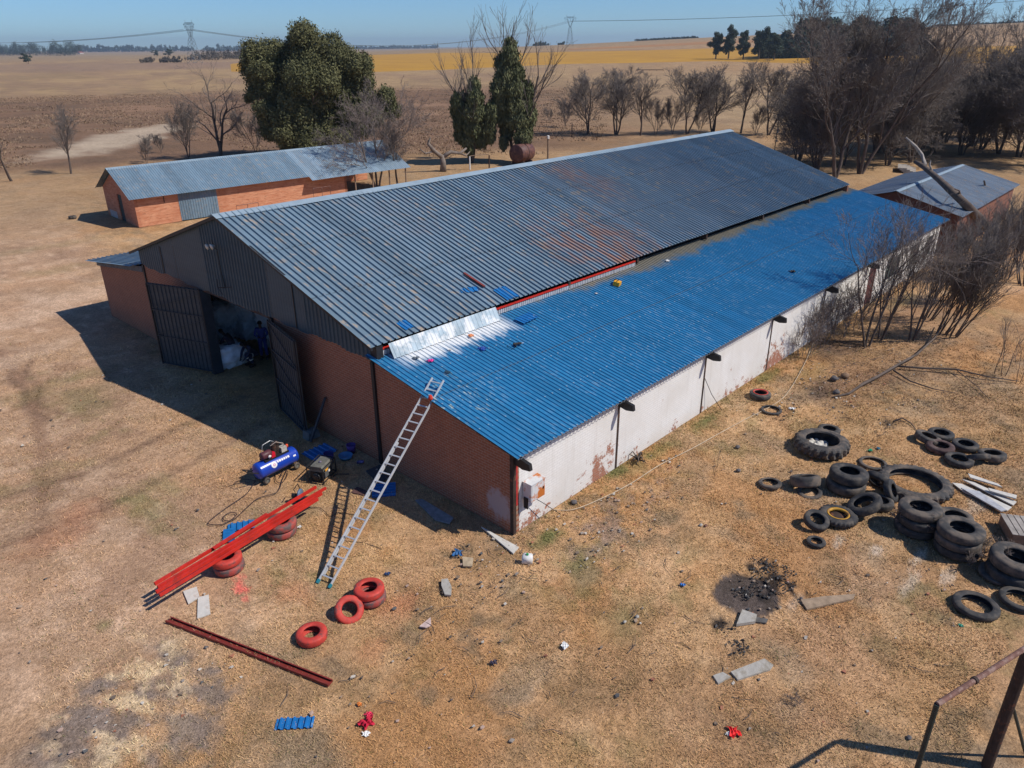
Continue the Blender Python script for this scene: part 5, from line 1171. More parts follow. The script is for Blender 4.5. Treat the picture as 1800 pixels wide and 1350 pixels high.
# dry weed among the tyre stacks
WD = tree_meshes('weed', MAT_TWIG_L, MAT_TWIG_L, seed=91, H=.9, trunks=6, levels=3, r0=.009, spread=.7, first=.1, kids=4, up=.03, crook=.18, twig=1, tr_len=.9)
for (u, v, s, lb) in ((1600, 930, 1.0, 'dry leafless weed in front of the three-high tyre stack'), (1700, 985, .8, 'dry weed at the foot of the dusty tyre stack'), (1744, 985, .9, 'dry weed against the rightmost tyre stack'), (1395, 1235, .3, 'small dry weed clump on open grass at the lower right')):
    p = G(u, v); put_tree(WD, p, u, s, lb, 'weed', None, 'dry_weed')
# fallen trunk across the outbuilding
ft = MB(); A_ = lambda u, v, z: G(u, v, z)
ft.tube([A_(1735, 402, .3), A_(1722, 385, 1.6), A_(1700, 362, 2.9), A_(1675, 338, 3.7), A_(1650, 315, 4.2), A_(1622, 292, 4.6), A_(1608, 284, 4.8)], [.32, .3, .27, .24, .2, .17, .12], 10)
fo = ft.build('fallen_tree', MAT_BARK_D, None, True); tag(fo, 'fallen dead trunk lying across the outbuilding roof', 'fallen tree')
MB().tube([A_(1626, 290, 4.6), A_(1620, 272, 5.2), A_(1610, 258, 5.8), A_(1593, 242, 6.6)], [.14, .13, .10, .05], 8).build('dead_limb', MAT_DEADW, fo, True)
MB().tube([A_(1640, 305, 4.3), A_(1634, 290, 4.9), A_(1636, 282, 5.2)], [.08, .06, .03], 6).build('dead_limb', MAT_DEADW, fo, True)
MB().tube([A_(1690, 348, 3.2), A_(1686, 335, 3.9), A_(1678, 332, 4.1)], [.07, .05, .03], 6).build('dead_limb', MAT_BARK_D, fo, True)
tag(MB().tube([A_(1738, 372, .2), A_(1735, 345, 1.8), A_(1730, 318, 3.3)], [.13, .11, .06], 8).build('dead_limb_post', MAT_BARK_D, None, True), 'upright dead stub right of the outbuilding roof', 'dead tree')
# fallen branch on the ground
fbm_ = MB(); 
def gp(u, v, z): q = G(u, v); return (q[0], q[1], z)
fbm_.tube([gp(1462, 700, .03), gp(1492, 694, .06), gp(1515, 680, .12), gp(1540, 668, .14), gp(1575, 648, .15), gp(1610, 630, .2), gp(1640, 605, .3), gp(1662, 575, .5)], [.03, .05, .06, .06, .055, .05, .04, .02], 7)
fbr = fbm_.build('fallen_branch', MAT_BARK_D, None, True); tag(fbr, 'long dark fallen branch lying on the ground right of the barn', 'fallen branch')
MB().tube([gp(1575, 648, .12), gp(1620, 650, .08), gp(1680, 655, .15), gp(1730, 665, .1), gp(1790, 672, .05)], [.045, .045, .04, .03, .02], 6).build('side_branch', MAT_BARK_D, fbr, True)
MB().tube([gp(1570, 655, .1), gp(1600, 672, .05), gp(1640, 685, .04), gp(1680, 692, .02)], [.035, .03, .025, .01], 6).build('side_branch', MAT_BARK_D, fbr, True)
MB().tube([gp(1680, 655, .12), gp(1715, 680, .06), gp(1740, 705, .04)], [.02, .015, .01], 5).build('side_branch', MAT_BARK_D, fbr, True)
tag(MB().tube([gp(1570, 742, .03), gp(1585, 738, .08), gp(1600, 746, .06), gp(1612, 758, .02)], [.03, .03, .02, .01], 6).build('fallen_branch', MAT_BARK_D, None, True), 'short charred branch beside the far right tyre cluster', 'fallen branch')

# ================================================================== DISTANT LAND
def at_(u, v): 
    r = rr_at(u, v); d = ray(u, v); k = r/math.hypot(d[0], d[1]); x, y = CAM[0]+d[0]*k, CAM[1]+d[1]*k; return np.array([x, y, float(terr(x, y))])
def at_r(u, r):
    d = ray(u, 100); k = r/math.hypot(d[0], d[1]); x, y = CAM[0]+d[0]*k, CAM[1]+d[1]*k; return np.array([x, y, float(terr(x, y))])
def wood(name, pts, hmax, n, leaf, mat, label, seed, depth=30, kind='stuff', step=None, cat=None):
    """pts: list of (u, base v or -distance, top v)"""
    lumps = []; rnd = random.Random(seed)
    A = [(at_(u, v) if v > 0 else at_r(u, -v), vt) for (u, v, vt) in pts]
    org = A[0][0].copy()
    for i in range(len(A)-1):
        (p, v0), (q_, v1) = A[i], A[i+1]; Ld_ = np.linalg.norm(q_-p); hm = max(HT(p, v0), 4.0); st = (step or hm*.35); k = max(2, int(Ld_/st))
        for j in range(k):
            t = (j+rnd.random()*.6)/k; b = p+(q_-p)*t; h = max(HT(b, v0+(v1-v0)*t), 3.5)*(.72+.4*rnd.random())
            for _ in range(2):
                r = h*(.16+.12*rnd.random()); f = rnd.random()
                c = b+np.array([CF[0], CF[1], 0])*rnd.random()*depth+np.array([rnd.gauss(0, 1)*r*.6, rnd.gauss(0, 1)*r*.6, 0])
                lumps.append((c[0]-org[0], c[1]-org[1], c[2]-org[2]+h*(.35+.45*f), r, r, h*.22+r*.4))
            lumps.append((b[0]-org[0], b[1]-org[1], b[2]-org[2]+h*.3, h*.22, h*.22, h*.32))
    me = leaf_mesh(name, lumps, n, leaf, mat, seed, 0, .3); o = link(bpy.data.objects.new(name, me)); o.location = org
    return tag(o, label, cat, None, kind)
wood('distant_wood', [(-40, 97, 76), (40, 98, 76), (95, 98, 73), (134, 98, 76)], 25, 26000, 1.0, MAT_PINE, 'dark wood on the plain at the far left', 1)
wood('distant_wood', [(130, -4800, 80), (240, -4600, 79), (340, -4700, 80)], 20, 9000, 3.2, MAT_PINE, 'blue line of trees on the horizon at the left', 2, 60)
wood('distant_wood', [(360, -4300, 79), (400, -4300, 78), (480, -4500, 80), (640, -4800, 80), (770, -5000, 79)], 20, 14000, 3.2, MAT_PINE, 'blue line of trees on the horizon in the middle', 3, 60)
wood('distant_wood', [(938, -1560, 76), (955, -1560, 72), (966, -1560, 78)], 12, 1600, 1.2, MAT_PINE, 'small dark copse on the ridge left of the second pylon', 4, 20)
wood('distant_wood', [(981, -1570, 78), (991, -1570, 73)], 12, 700, 1.2, MAT_PINE, 'tiny copse on the ridge just left of the second pylon', 5, 10)
wood('distant_wood', [(1117, -1540, 72), (1160, -1530, 67), (1225, -1520, 65)], 14, 5000, 1.1, MAT_PINE, 'low dark line of trees on the ridge right of the second pylon', 6, 20)
wood('distant_wood', [(1635, -1500, 43), (1700, -1480, 40), (1760, -1470, 38), (1840, -1460, 36)], 14, 9000, 1.1, MAT_PINE, 'dark line of trees on the ridge at the far right', 7, 30)
RMIN[0] = .05
def far_tree(u, v, vt, wpx, n, label, seed, mat=MAT_PINE, group=None, name='evergreen_tree', leafs=.5, cat='evergreen tree'):
    b = at_(u, v); D0 = DEPTH(b); H = HT(b, vt); w_ = wpx/FPX*D0/2; rnd = random.Random(seed); lumps = []
    for k in range(12):
        f = (k+.5)/12; rr_ = w_*(1-.55*abs(f-.45)*1.4)*.6; lumps.append((rnd.gauss(0, w_*.4), rnd.gauss(0, w_*.4), H*(.22+.70*f), rr_, rr_, H*.10))
    r = empty(name, b, 0, label, cat, group); part('crown', leaf_mesh('crown', lumps, n, leafs, mat, seed, .2, .3), r)
    MB().tube([(0, 0, -.3), (0, 0, H*.5), (w_*.1, 0, H*.8)], [H*.025, H*.018, H*.008], 6).build('trunk', MAT_BARK_D, r); return r
GE = 'tall evergreens at the edge of the far right wood'
for i, (u, v, vt, wp, lb) in enumerate(((1258, 104, 55, 24, 'leftmost tall evergreen of the far right wood'), (1280, 104, 42, 26, 'tallest evergreen at the left end of the far right wood'), (1306, 105, 52, 24, 'third tall evergreen of the far right wood'), (1333, 105, 45, 28, 'fourth evergreen with a narrow top in the far right wood'), (1360, 106, 56, 30, 'fifth evergreen of the far right wood, where the mass begins'))):
    far_tree(u, v, vt, wp, 5200, lb, 10+i, group=GE, leafs=.42)
wood('far_wood', [(1340, 104, 52), (1400, 103, 44), (1450, 101, 32), (1520, 99, 26), (1600, 98, 32), (1642, 97, 52)], 30, 150000, 1.0, MAT_PINE, 'dark evergreen wood behind the tall bare trees', 21, 45, step=4)
far_tree(276, 100, 87, 10, 900, 'small dark tree on the plain left of the pylon', 31)
far_tree(296, 100, 85, 16, 1200, 'broader dark tree on the plain just left of the pylon', 32)
far_tree(50, 112, 93, 16, 900, 'lone dark tree on the plain in front of the left wood', 33)
far_tree(102, 340*0+96, 82, 8, 400, 'thin dark tree at the front of the left wood', 34) if 0 else None
MAT_GSCR = leaf_mat('grey scrub', (.07, .062, .05), (.16, .135, .105))
wood('scrub', [(325, 106, 92), (360, 106, 88), (410, 104, 88), (455, 102, 90)], 8, 9000, .6, MAT_GSCR, 'grey scrub on the plain around the first pylon', 41, 60)
wood('scrub', [(246, 111, 100), (268, 110, 99)], 5, 1500, .5, MAT_GSCR, 'grey bush on the plain left of the first pylon', 42, 10)
wood('scrub', [(282, 110, 98), (318, 110, 100)], 5, 2200, .5, MAT_GSCR, 'grey bushes on the plain below the dark trees', 43, 10)
# lattice pylons
MAT_PYL = M_('galvanised lattice', (.13, .17, .19), .7, .1)
def pylon(b, H, az, label, wide):
    r = empty('pylon', b, az, label, 'pylon', 'lattice power pylons')
    def leg(z): return 3.6*(1-z/(H*.72))+1.0 if z < H*.62 else 1.0+1.2*(z-H*.62)/(H*.38)
    body = MB(); t_ = .17; zs = [0, .12, .24, .35, .45, .54, .62]
    for sx in (-1, 1):
        for sy in (-1, 1):
            for a, c in zip(zs[:-1], zs[1:]):
                w0, w1 = leg(H*a), leg(H*c); body.bar((sx*w0, sy*w0, H*a), (sx*w1, sy*w1, H*c), t_, t_)
    for a, c in zip(zs[:-1], zs[1:]):
        w0, w1 = leg(H*a), leg(H*c)
        for s in (-1, 1):
            body.bar((-w0, s*w0, H*a), (w1, s*w1, H*c), t_*.6, t_*.6); body.bar((w0, s*w0, H*a), (-w1, s*w1, H*c), t_*.6, t_*.6)
            body.bar((s*w0, -w0, H*a), (s*w1, w1, H*c), t_*.6, t_*.6); body.bar((s*w0, w0, H*a), (s*w1, -w1, H*c), t_*.6, t_*.6)
        body.bar((-w1, -w1, H*c), (w1, -w1, H*c), t_*.6, t_*.6); body.bar((-w1, w1, H*c), (w1, w1, H*c), t_*.6, t_*.6)
    body.build('lattice_body', MAT_PYL, r)
    for s in (-1, 1):
        wn = MB(); w1 = leg(H*.62)
        for y in (-.8, .8):
            wn.bar((s*w1*.3, y, H*.62), (s*wide*.42, y, H*.88), t_, t_); wn.bar((s*w1, y, H*.62), (s*wide*.58, y, H*.88), t_, t_)
            for k in range(4):
                f0 = k/4; f1 = (k+1)/4; wn.bar((s*(w1*.3+(wide*.42-w1*.3)*f0), y, H*(.62+.26*f0)), (s*(w1+(wide*.58-w1)*f1), y, H*(.62+.26*f1)), t_*.6, t_*.6)
        wn.build('window_arm', MAT_PYL, r)
    ar = MB()
    for y in (-.8, .8):
        ar.bar((-wide, y*.3, H*.895), (wide, y*.3, H*.895), t_, t_); ar.bar((-wide, 0, H*.895), (-wide*.55, y, H*.94), t_, t_); ar.bar((wide, 0, H*.895), (wide*.55, y, H*.94), t_, t_); ar.bar((-wide*.55, y, H*.94), (wide*.55, y, H*.94), t_, t_)
        for k in range(8): x = -wide*.55+wide*1.1*k/8; ar.bar((x, y, H*.94), (x+wide*.07, y*.3, H*.895), t_*.6, t_*.6); ar.bar((x+wide*.07, y*.3, H*.895), (x+wide*.1375, y, H*.94), t_*.6, t_*.6)
    for s in (-1, 1): ar.bar((s*wide*.55, 0, H*.94), (s*wide*.62, 0, H), t_, t_)
    ar.build('cross_arm', MAT_PYL, r)
    for s in (-1, 0, 1):
        MB().tube([(s*wide*.8-.8, 0, H*.89), (s*wide*.8, 0, H*.80), (s*wide*.8+.8, 0, H*.89)], .13, 5).build('insulator', MAT_PYL, r)
    return r
P1_ = at_(343, 111); H1 = HT(P1_, 35); P2_ = at_r(1001, 1150); H2 = HT(P2_, 26)
d12 = P2_-P1_; line_az = math.atan2(d12[1], d12[0])
pylon(P1_, H1, line_az+math.pi/2+.15, 'lattice power pylon on the plain at the left', 7.5)
pylon(P2_, H2, math.atan2(CR[1], CR[0])+.15, 'lattice power pylon on the ridge in the centre', 9)
P0_ = at_r(-160, 1500); P3_ = at_r(2050, 1250)
def wire(a, za, b, zb, sag, off, label):
    d = (b-a)[:2]; nrm_ = np.array([-d[1], d[0]])/np.linalg.norm(d); pts = []
    for k in range(33):
        t = k/32; p = a+(b-a)*t; z = a[2]+za+(b[2]+zb-a[2]-za)*t-sag*4*t*(1-t); pts.append((p[0]+nrm_[0]*off, p[1]+nrm_[1]*off, z))
    tag(MB().tube(pts, .13, 4).build('power_line', MAT_PYL), label, 'power line', 'power lines strung between the pylons')
for k, off in enumerate((-6, 0, 6)):
    o_ = ('front', 'middle', 'rear')[k]
    wire(P0_, 30, P1_, H1*.78, 9, off, o_+' wire running left from the left pylon')
    wire(P1_, H1*.78, P2_, H2*.80, 21, off, o_+' wire hanging between the two pylons')
    wire(P2_, H2*.80, P3_, 34, 8, off, o_+' wire running right from the centre pylon')
# far farm building and irrigation frame
p = at_(142, 95); fbh = empty('farmhouse', p, .5, 'tiny red roofed farm building far away at the left', 'house')
MB().b2(-9, 9, -5, 5, 0, 5).build('wall', M_('pale plaster', (.5, .45, .4), .9), fbh); MB().prism([(-6, 5), (6, 5), (0, 8)], 0, -10, 10).build('roof', M_('red roof', (.35, .08, .05), .8), fbh)
pa, pb = G(1118, 127), G(1166, 127); fr = empty('field_trailer', (pa+pb)/2, math.atan2(*(pb-pa)[1::-1]), 'long low steel frame standing in the field behind the tree row', 'frame')
lw_ = np.linalg.norm(pb-pa)
fb_ = MB(); fb_.bar((-lw_/2, 0, 1.1), (lw_/2, 0, 1.1), .25, .25); fb_.bar((-lw_/2, 0, .25), (lw_/2, 0, .25), .2, .2)
for k in range(5): fb_.bar((-lw_/2+lw_*k/4, 0, 0), (-lw_/2+lw_*k/4, 0, 1.1), .2, .2)
fb_.build('frame', MAT_DKRUST, fr)
# ---- behind the barn: tank, posts, aerial
p = G(915, 290); tkr = empty('water_tank', (p[0]+.3, p[1], 0), math.radians(8), 'rusty brown cylindrical tank behind the barn ridge', 'tank')
MAT_TNK = M_('brown rusty tank', (.10, .045, .04), .6, .3, 3, (.2, .09, .06), (.5, .65))
tb = MB().lathe([(0, -1.25), (.9, -1.25), (.98, -1.2), (.98, 1.2), (.9, 1.25), (0, 1.25)], 32, Matrix.Translation((0, 0, 1.35)) @ Matrix.Rotation(math.radians(90), 4, 'Y')).build('tank_shell', MAT_TNK, tkr, True)
MB().lathe([(.985, -.03), (1.01, -.03), (1.01, .03), (.985, .03)], 32, Matrix.Translation((0, 0, 1.35)) @ Matrix.Rotation(math.radians(90), 4, 'Y'), True).build('band', MAT_DKRUST, tb)
MB().lathe([(0, 0), (.2, 0), (.2, .12), (0, .14)], 16, Matrix.Translation((.1, 0, 2.3))).build('cap', MAT_DKRUST, tb)
for x in (-.8, .8): MB().b2(x-.1, x+.1, -.8, .8, 0, .5).build('cradle', MAT_DKRUST, tkr)
def post(u, v, vt, label, w_=.10, mat=MAT_WOOD, topc=None):
    p = G(u, v); h = HT((p[0], p[1], 0), vt); r = empty('post', (p[0], p[1], 0), 0, label, 'post'); MB().tube([(0, 0, 0), (.02, 0, h)], w_, 8).build('shaft', mat, r)
    if topc: MB().lathe([(0, h), (w_*1.5, h), (w_*1.5, h+.35), (0, h+.4)], 10).build('cap', topc, r)
post(963, 279, 244, 'wooden post with a white top behind the barn ridge', .11, MAT_WOOD, MAT_WHITEP)
post(1005, 241, 217, 'thin dark post left of the tree row', .07, MAT_DKRUST)
post(826, 298, 275, 'pale post left of the rusty tank', .08, MAT_WHITEP)
post(860, 295, 273, 'dark post just left of the rusty tank', .08, MAT_DKRUST)
a = G(826, 298); c = G(860, 295); tag(MB().tube([(a[0], a[1], 1.45), (c[0], c[1], 1.5)], .035, 6).build('rail', MAT_WOOD), 'thin rail between the pale and the dark post by the tank', 'rail')
p = G(1361, 268); hh = HT((p[0], p[1], 0), 205); an = empty('aerial_mast', (p[0], p[1], 0), .4, 'thin mast with a grid aerial and white box behind the barn roof', 'aerial')
MB().tube([(0, 0, 0), (0, 0, hh)], .045, 8).build('mast', MAT_BLACK, an); gr = MB()
for k in range(6): gr.tube([(-.6, -.1, hh-.1-k*.14), (.5, -.1, hh-.1-k*.14)], .014, 4); gr.tube([(-.6+k*.22, -.11, hh-.05), (-.6+k*.22, -.11, hh-.85)], .014, 4)
gr.build('grid_aerial', MAT_ALU, an); MB().b2(-.17, .17, -.2, -.02, hh-1.9, hh-1.35).build('white_box', MAT_WHITEP, an)
MB().b2(-.1, .14, -.2, -.02, hh-3.0, hh-2.75).build('bracket', MAT_ALU, an)
# debris behind the barn's far end
p = G(1595, 300); wr_ = empty('pallet_pile', (p[0], p[1], 0), .3, 'low pile of grey planks between the bare trees and the outbuilding', 'wood pile')
for k in range(4): MB().b2(-2+.1*k, 2.2-.2*k, -.8+.3*k, .4+.2*k, .12*k, .12*k+.1).build('plank', MAT_DEADW, wr_)
# scrub texture on the rough ground to the left: dry tussocks
def tussocks():
    rg = np.random.default_rng(5); n = 20000; T = rg.uniform(-.75, .12, n); Rr = rg.uniform(98, 270, n)
    cf = CF[:2]/np.linalg.norm(CF[:2]); d = cf[None]+CR[:2][None]*T[:, None]; d /= np.linalg.norm(d, axis=1, keepdims=True)
    X = CAM[0]+d[:, 0]*Rr; Y = CAM[1]+d[:, 1]*Rr; keep = (fbm(X, Y, 14, 402) > .47) & (ell(X, Y, G(215, 243), 26, 7, .8, .5, .5, 205) < .3); X = X[keep]; Y = Y[keep]; n = len(X)
    m = 5; idx = np.repeat(np.arange(n), m); s = (.2+.3*rg.random(n))[idx]; ox = rg.normal(size=n*m)*.5; oy = rg.normal(size=n*m)*.5; x = X[idx]+ox; y = Y[idx]+oy; z = terr(x, y)-.05
    a = rg.random(n*m)*6.28; w_ = .22*s
    V = np.stack([np.stack([x-np.cos(a)*w_, y-np.sin(a)*w_, z], 1), np.stack([x+np.cos(a)*w_, y+np.sin(a)*w_, z], 1), np.stack([x+rg.normal(size=n*m)*.15, y+rg.normal(size=n*m)*.15, z+s*.55], 1)], 1).reshape(-1, 3)
    me = meshnp('dry_tussocks', V, np.arange(len(V)).reshape(-1, 3), MAT_SCRUB); at = me.attributes.new('tone', 'FLOAT', 'FACE'); at.data.foreach_set('value', rg.random(n*m).astype(np.float32))
    tag(link(bpy.data.objects.new('dry_tussocks', me)), 'brown dry tussocks on the rough ground to the left', None, None, 'stuff')
tussocks()

# ================================================================== INSIDE THE BARN: bulk bags
def bag_mesh(seed, w_, d, h):
    bm = MB(); n = 15; V = {}; pts = []
    for f in range(6):
        for i in range(n):
            for j in range(n):
                a, b = (i/(n-1))*2-1, (j/(n-1))*2-1
                q = {0: (1, a, b), 1: (-1, a, b), 2: (a, 1, b), 3: (a, -1, b), 4: (a, b, 1), 5: (a, b, -1)}[f]; pts.append(q)
    Pn = np.array(pts, float); r = np.linalg.norm(Pn, axis=1, keepdims=True); Q = Pn*(.62+.38/np.maximum(r, 1)*1.25)
    nz = fbm(Pn[:, 0]*3+seed*9, Pn[:, 1]*3+Pn[:, 2]*4, 1.0, seed, 3)-.5
    Q = Q*(1+nz[:, None]*.42); Q[:, 0] *= w_/2*(1+.12*np.cos(Q[:, 2]*1.5)); Q[:, 1] *= d/2*(1+.12*np.cos(Q[:, 2]*1.5)); Q[:, 2] = Q[:, 2]*h/2+h/2
    F_ = [(f*n*n+i*n+j, f*n*n+(i+1)*n+j, f*n*n+(i+1)*n+j+1, f*n*n+i*n+j+1) for f in range(6) for i in range(n-1) for j in range(n-1)]
    return meshnp('bag', Q, F_, MAT_BAG, True)
BAGM = [bag_mesh(s, 1.15, 1.0, .95) for s in (1, 2, 3)]
bags = [(405, 636, .9, 1, ['pale bag on the floor, frontmost at the left jamb of the doorway']),
        (388, 600, 1.9, 2, ['lower bag just inside the left door jamb', 'upper bag just inside the left door jamb']),
        (424, 596, 3.0, 2, ['lower bag behind the two crouching workers', 'upper bag with loose folds behind the two crouching workers']),
        (402, 556, 3.9, 3, ['floor bag of the tall left pile', 'middle bag of the tall left pile', 'top bag of the tall left pile under the lintel']),
        (438, 553, 4.4, 3, ['floor bag of the tall middle pile', 'middle bag of the tall middle pile', 'top bag of the tall middle pile']),
        (455, 566, 4.6, 2, ['lower bag behind the standing worker', 'upper bag behind the standing worker']),
        (445, 598, 3.3, 2, ['low bag between the crouching and standing workers', 'upper bag between the crouching and standing workers']),
        (484, 600, 3.5, 2, ['lower bag by the right door leaf', 'upper bag by the right door leaf']),
        (484, 590, 4.6, 3, ['floor bag at the back right', 'middle bag at the back right', 'top bag at the back right'])]
for k, (u, v, x, n, lbs) in enumerate(bags):
    q = PL(u, v, 0, x)
    for i in range(n):
        o = link(bpy.data.objects.new('bulk_bag', BAGM[(k+i) % 3])); o.location = (x+.1*((i*7+k) % 3-1), float(q[1])+.12*((i+k) % 2), i*.9); o.rotation_euler = (0, 0, k*1.3+i*.5); o.scale = (1, 1, 1)
        tag(o, lbs[i], 'bag', 'bulk bags inside the barn')
fs = MB(); rg_ = random.Random(3)
q = PL(418, 566, 0, 3.0)
for k in range(9): fs.box((rg_.gauss(0, .06), rg_.gauss(0, .06), .03+k*.045), (1.0+rg_.random()*.2, .8, .035), Matrix.Rotation(rg_.gauss(0, .2), 3, 'Z') @ Matrix.Rotation(rg_.gauss(0, .06), 3, 'X'))
o = fs.build('folded_sacks', M_('folded sacks', (.36, .36, .33), .8, .3, 6), None, False, loc=(3.0, float(q[1]), 1.86)); tag(o, 'pile of flat folded sacks on the bags inside the doorway', 'sacks'); o.rotation_euler = (0, 0, .5)
a = PL(415, 620, 0, 1.2); b_ = G(432, 640); tag(MB().bar((1.5, float(a[1]), .8), (float(b_[0]), float(b_[1]), .03), .26, .04).build('plank', M_('grey plank', (.30, .27, .22), .8)), 'short wide plank leaning on the front bag in the doorway', 'plank')

# ================================================================== PEOPLE
SKIN = M_('dark skin', (.055, .03, .02), .6, .1, 5); HAIR = M_('black hair', (.008, .007, .007), .9)
def skin_obj(name, nodes, edges, mat, parent, root=0, lv=2):
    me = bpy.data.meshes.new(name); me.from_pydata([n[0] for n in nodes], edges, []); o = link(bpy.data.objects.new(name, me)); o.parent = parent
    md = o.modifiers.new('skin', 'SKIN'); md.use_smooth_shade = True
    for i, n in enumerate(nodes):
        r = n[1]; r = r if isinstance(r, tuple) else (r, r); me.skin_vertices[0].data[i].radius = r; me.skin_vertices[0].data[i].use_root = (i == root)
    sb = o.modifiers.new('sub', 'SUBSURF'); sb.levels = 1; sb.render_levels = lv; me.materials.append(mat); return o
def person(loc, rz, J, label, cloth, stripes=()):
    """J: joints by name in metres, x forward, y to the left, z up"""
    r = empty('person', loc, rz, label, 'person', 'workers in the barn doorway'); V = lambda a: Vector(J[a])
    nodes = []; edges = []; ix = {}
    def nd(k, p, rad, par=None):
        ix[k] = len(nodes); nodes.append((tuple(p), rad)); 
        if par is not None: edges.append((ix[par], ix[k]))
    nd('pel', V('pel'), (.14, .11)); nd('wai', V('pel').lerp(V('che'), .5), (.125, .10), 'pel'); nd('che', V('che'), (.15, .11), 'wai'); nd('nk', V('nk'), .055, 'che')
    up = (V('hd')-V('nk')).normalized(); fw = Vector(J.get('face', (1, 0, 0))).normalized()
    nd('jaw', V('hd')-up*.05+fw*.02, .068, 'nk'); nd('hd', V('hd'), (.078, .088), 'jaw'); nd('top', V('hd')+up*.075, .06, 'hd')
    for s, t in ((1, 'l'), (-1, 'r')):
        nd('sh'+t, V('sh'+t), .058, 'che'); nd('el'+t, V('el'+t), .042, 'sh'+t); nd('wr'+t, V('wr'+t), .028, 'el'+t)
        hd = (V('wr'+t)-V('el'+t)).normalized(); nd('pm'+t, V('wr'+t)+hd*.06, (.034, .018), 'wr'+t)
        sd = hd.cross(Vector((0, 0, 1))); sd = sd.normalized() if sd.length > .1 else Vector((0, 1, 0)); cu = hd.cross(sd)*-1
        base = V('wr'+t)+hd*.085
        for q_, (o_, ln) in enumerate(((-.028, .062), (-.010, .072), (.009, .068), (.027, .052))):
            a = base+sd*o_; nd(f'f{t}{q_}a', a, .009, 'pm'+t); nd(f'f{t}{q_}b', a+hd*ln*.55+cu*.006, .008, f'f{t}{q_}a'); nd(f'f{t}{q_}c', a+hd*ln*.85+cu*.03, .007, f'f{t}{q_}b')
        a = V('wr'+t)+hd*.035+sd*.036*s; nd('th1'+t, a, .011, 'pm'+t); nd('th2'+t, a+hd*.03+sd*.022*s, .009, 'th1'+t); nd('th3'+t, a+hd*.058+sd*.02*s+cu*.012, .008, 'th2'+t)
        nd('hp'+t, V('hp'+t), .09, 'pel'); nd('kn'+t, V('kn'+t), .06, 'hp'+t); nd('an'+t, V('an'+t), .042, 'kn'+t); f_ = Vector(J.get('toe', (1, 0, 0))); nd('to'+t, V('an'+t)+f_*.17+Vector((0, 0, -.05)), .036, 'an'+t)
    body = skin_obj('body', nodes, edges, SKIN, r)
    # overalls over the trunk and limbs
    n2 = []; e2 = []; i2 = {}
    def n2d(k, p, rad, par=None):
        i2[k] = len(n2); n2.append((tuple(p), rad))
        if par is not None: e2.append((i2[par], i2[k]))
    n2d('pel', V('pel'), (.165, .135)); n2d('wai', V('pel').lerp(V('che'), .5), (.15, .12), 'pel'); n2d('che', V('che'), (.175, .13), 'wai'); n2d('nk', V('che').lerp(V('nk'), .8), .07, 'che')
    for t in 'lr':
        n2d('sh'+t, V('sh'+t), .075, 'che'); n2d('el'+t, V('el'+t), .058, 'sh'+t); n2d('wr'+t, V('el'+t).lerp(V('wr'+t), .92), .046, 'el'+t)
        n2d('hp'+t, V('hp'+t), .11, 'pel'); n2d('kn'+t, V('kn'+t), .082, 'hp'+t); n2d('an'+t, V('kn'+t).lerp(V('an'+t), .93), .07, 'kn'+t)
    skin_obj('overalls', n2, e2, cloth, r)
    R3 = up.to_track_quat('Z', 'Y').to_matrix().to_4x4(); M4 = Matrix.Translation(V('hd')-fw*.012) @ R3
    MB().lathe([(.094, .01), (.096, .05), (.085, .09), (.055, .12), (0, .132)], 20, M4).build('hair', HAIR, body, True)
    fc = MB(); sd = up.cross(fw).normalized(); H_ = V('hd')
    fc.lathe([(0, 0), (.012, .004), (.009, .02), (0, .026)], 8, Matrix.Translation(H_+fw*.078-up*.015) @ fw.to_track_quat('Z', 'Y').to_matrix().to_4x4()); fc.build('nose', SKIN, body, True)
    for s in (1, -1):
        MB().lathe([(0, 0), (.009, .003), (0, .007)], 8, Matrix.Translation(H_+fw*.078+sd*.03*s+up*.01) @ fw.to_track_quat('Z', 'Y').to_matrix().to_4x4()).build('eye', MAT_WHITEP, body)
        MB().lathe([(0, 0), (.026, .0), (.028, .012), (0, .016)], 10, Matrix.Translation(H_+sd*.082*s) @ (sd*s).to_track_quat('Z', 'Y').to_matrix().to_4x4()).build('ear', SKIN, body, True)
    MB().box(H_+fw*.083-up*.05, (.01, .045, .010), Matrix((fw, sd, up)).transposed()).build('mouth', M_('lips', (.09, .035, .03), .6), body)
    for t in 'lr':
        f_ = Vector(J.get('toe', (1, 0, 0))).normalized(); a = V('an'+t)
        c = a+f_*.07+Vector((0, 0, -.055)); MB().box(c, (.27, .10, .085), Matrix((f_, Vector((0, 0, 1)).cross(f_), Vector((0, 0, 1)))).transposed()).build('boot', MAT_BLACK, r)
    for (a, b, f0) in stripes:
        p = V(a).lerp(V(b), f0); d = (V(b)-V(a)).normalized(); rr_ = {'k': .086, 'e': .066, 'w': .06}.get(b[0], .08)
        if b[:2] == 'an': rr_ = .086
        MB().tube([p-d*.03, p+d*.03], rr_+.004, 14, False).build('reflective_stripe', M_('reflective tape', (.75, .75, .72), .3), r)
    return r
BLUECL = M_('navy overalls', (.03, .045, .2), .85, .2, 6); DKCL = M_('dark work clothes', (.03, .03, .05), .85, .2, 6); DKCL2 = M_('dark navy jacket', (.022, .028, .06), .85, .2, 6)
stand = dict(pel=(0, 0, .95), che=(.02, 0, 1.26), nk=(.03, 0, 1.47), hd=(.06, 0, 1.62), face=(.9, -.1, -.3), shl=(.02, .19, 1.40), shr=(.02, -.19, 1.40), ell=(.06, .27, 1.13), elr=(.06, -.27, 1.13), wrl=(.27, .12, 1.05), wrr=(.28, -.10, 1.08),
             hpl=(0, .09, .9), hpr=(0, -.09, .9), knl=(.03, .11, .5), knr=(.04, -.11, .5), anl=(0, .12, .09), anr=(.02, -.12, .09))
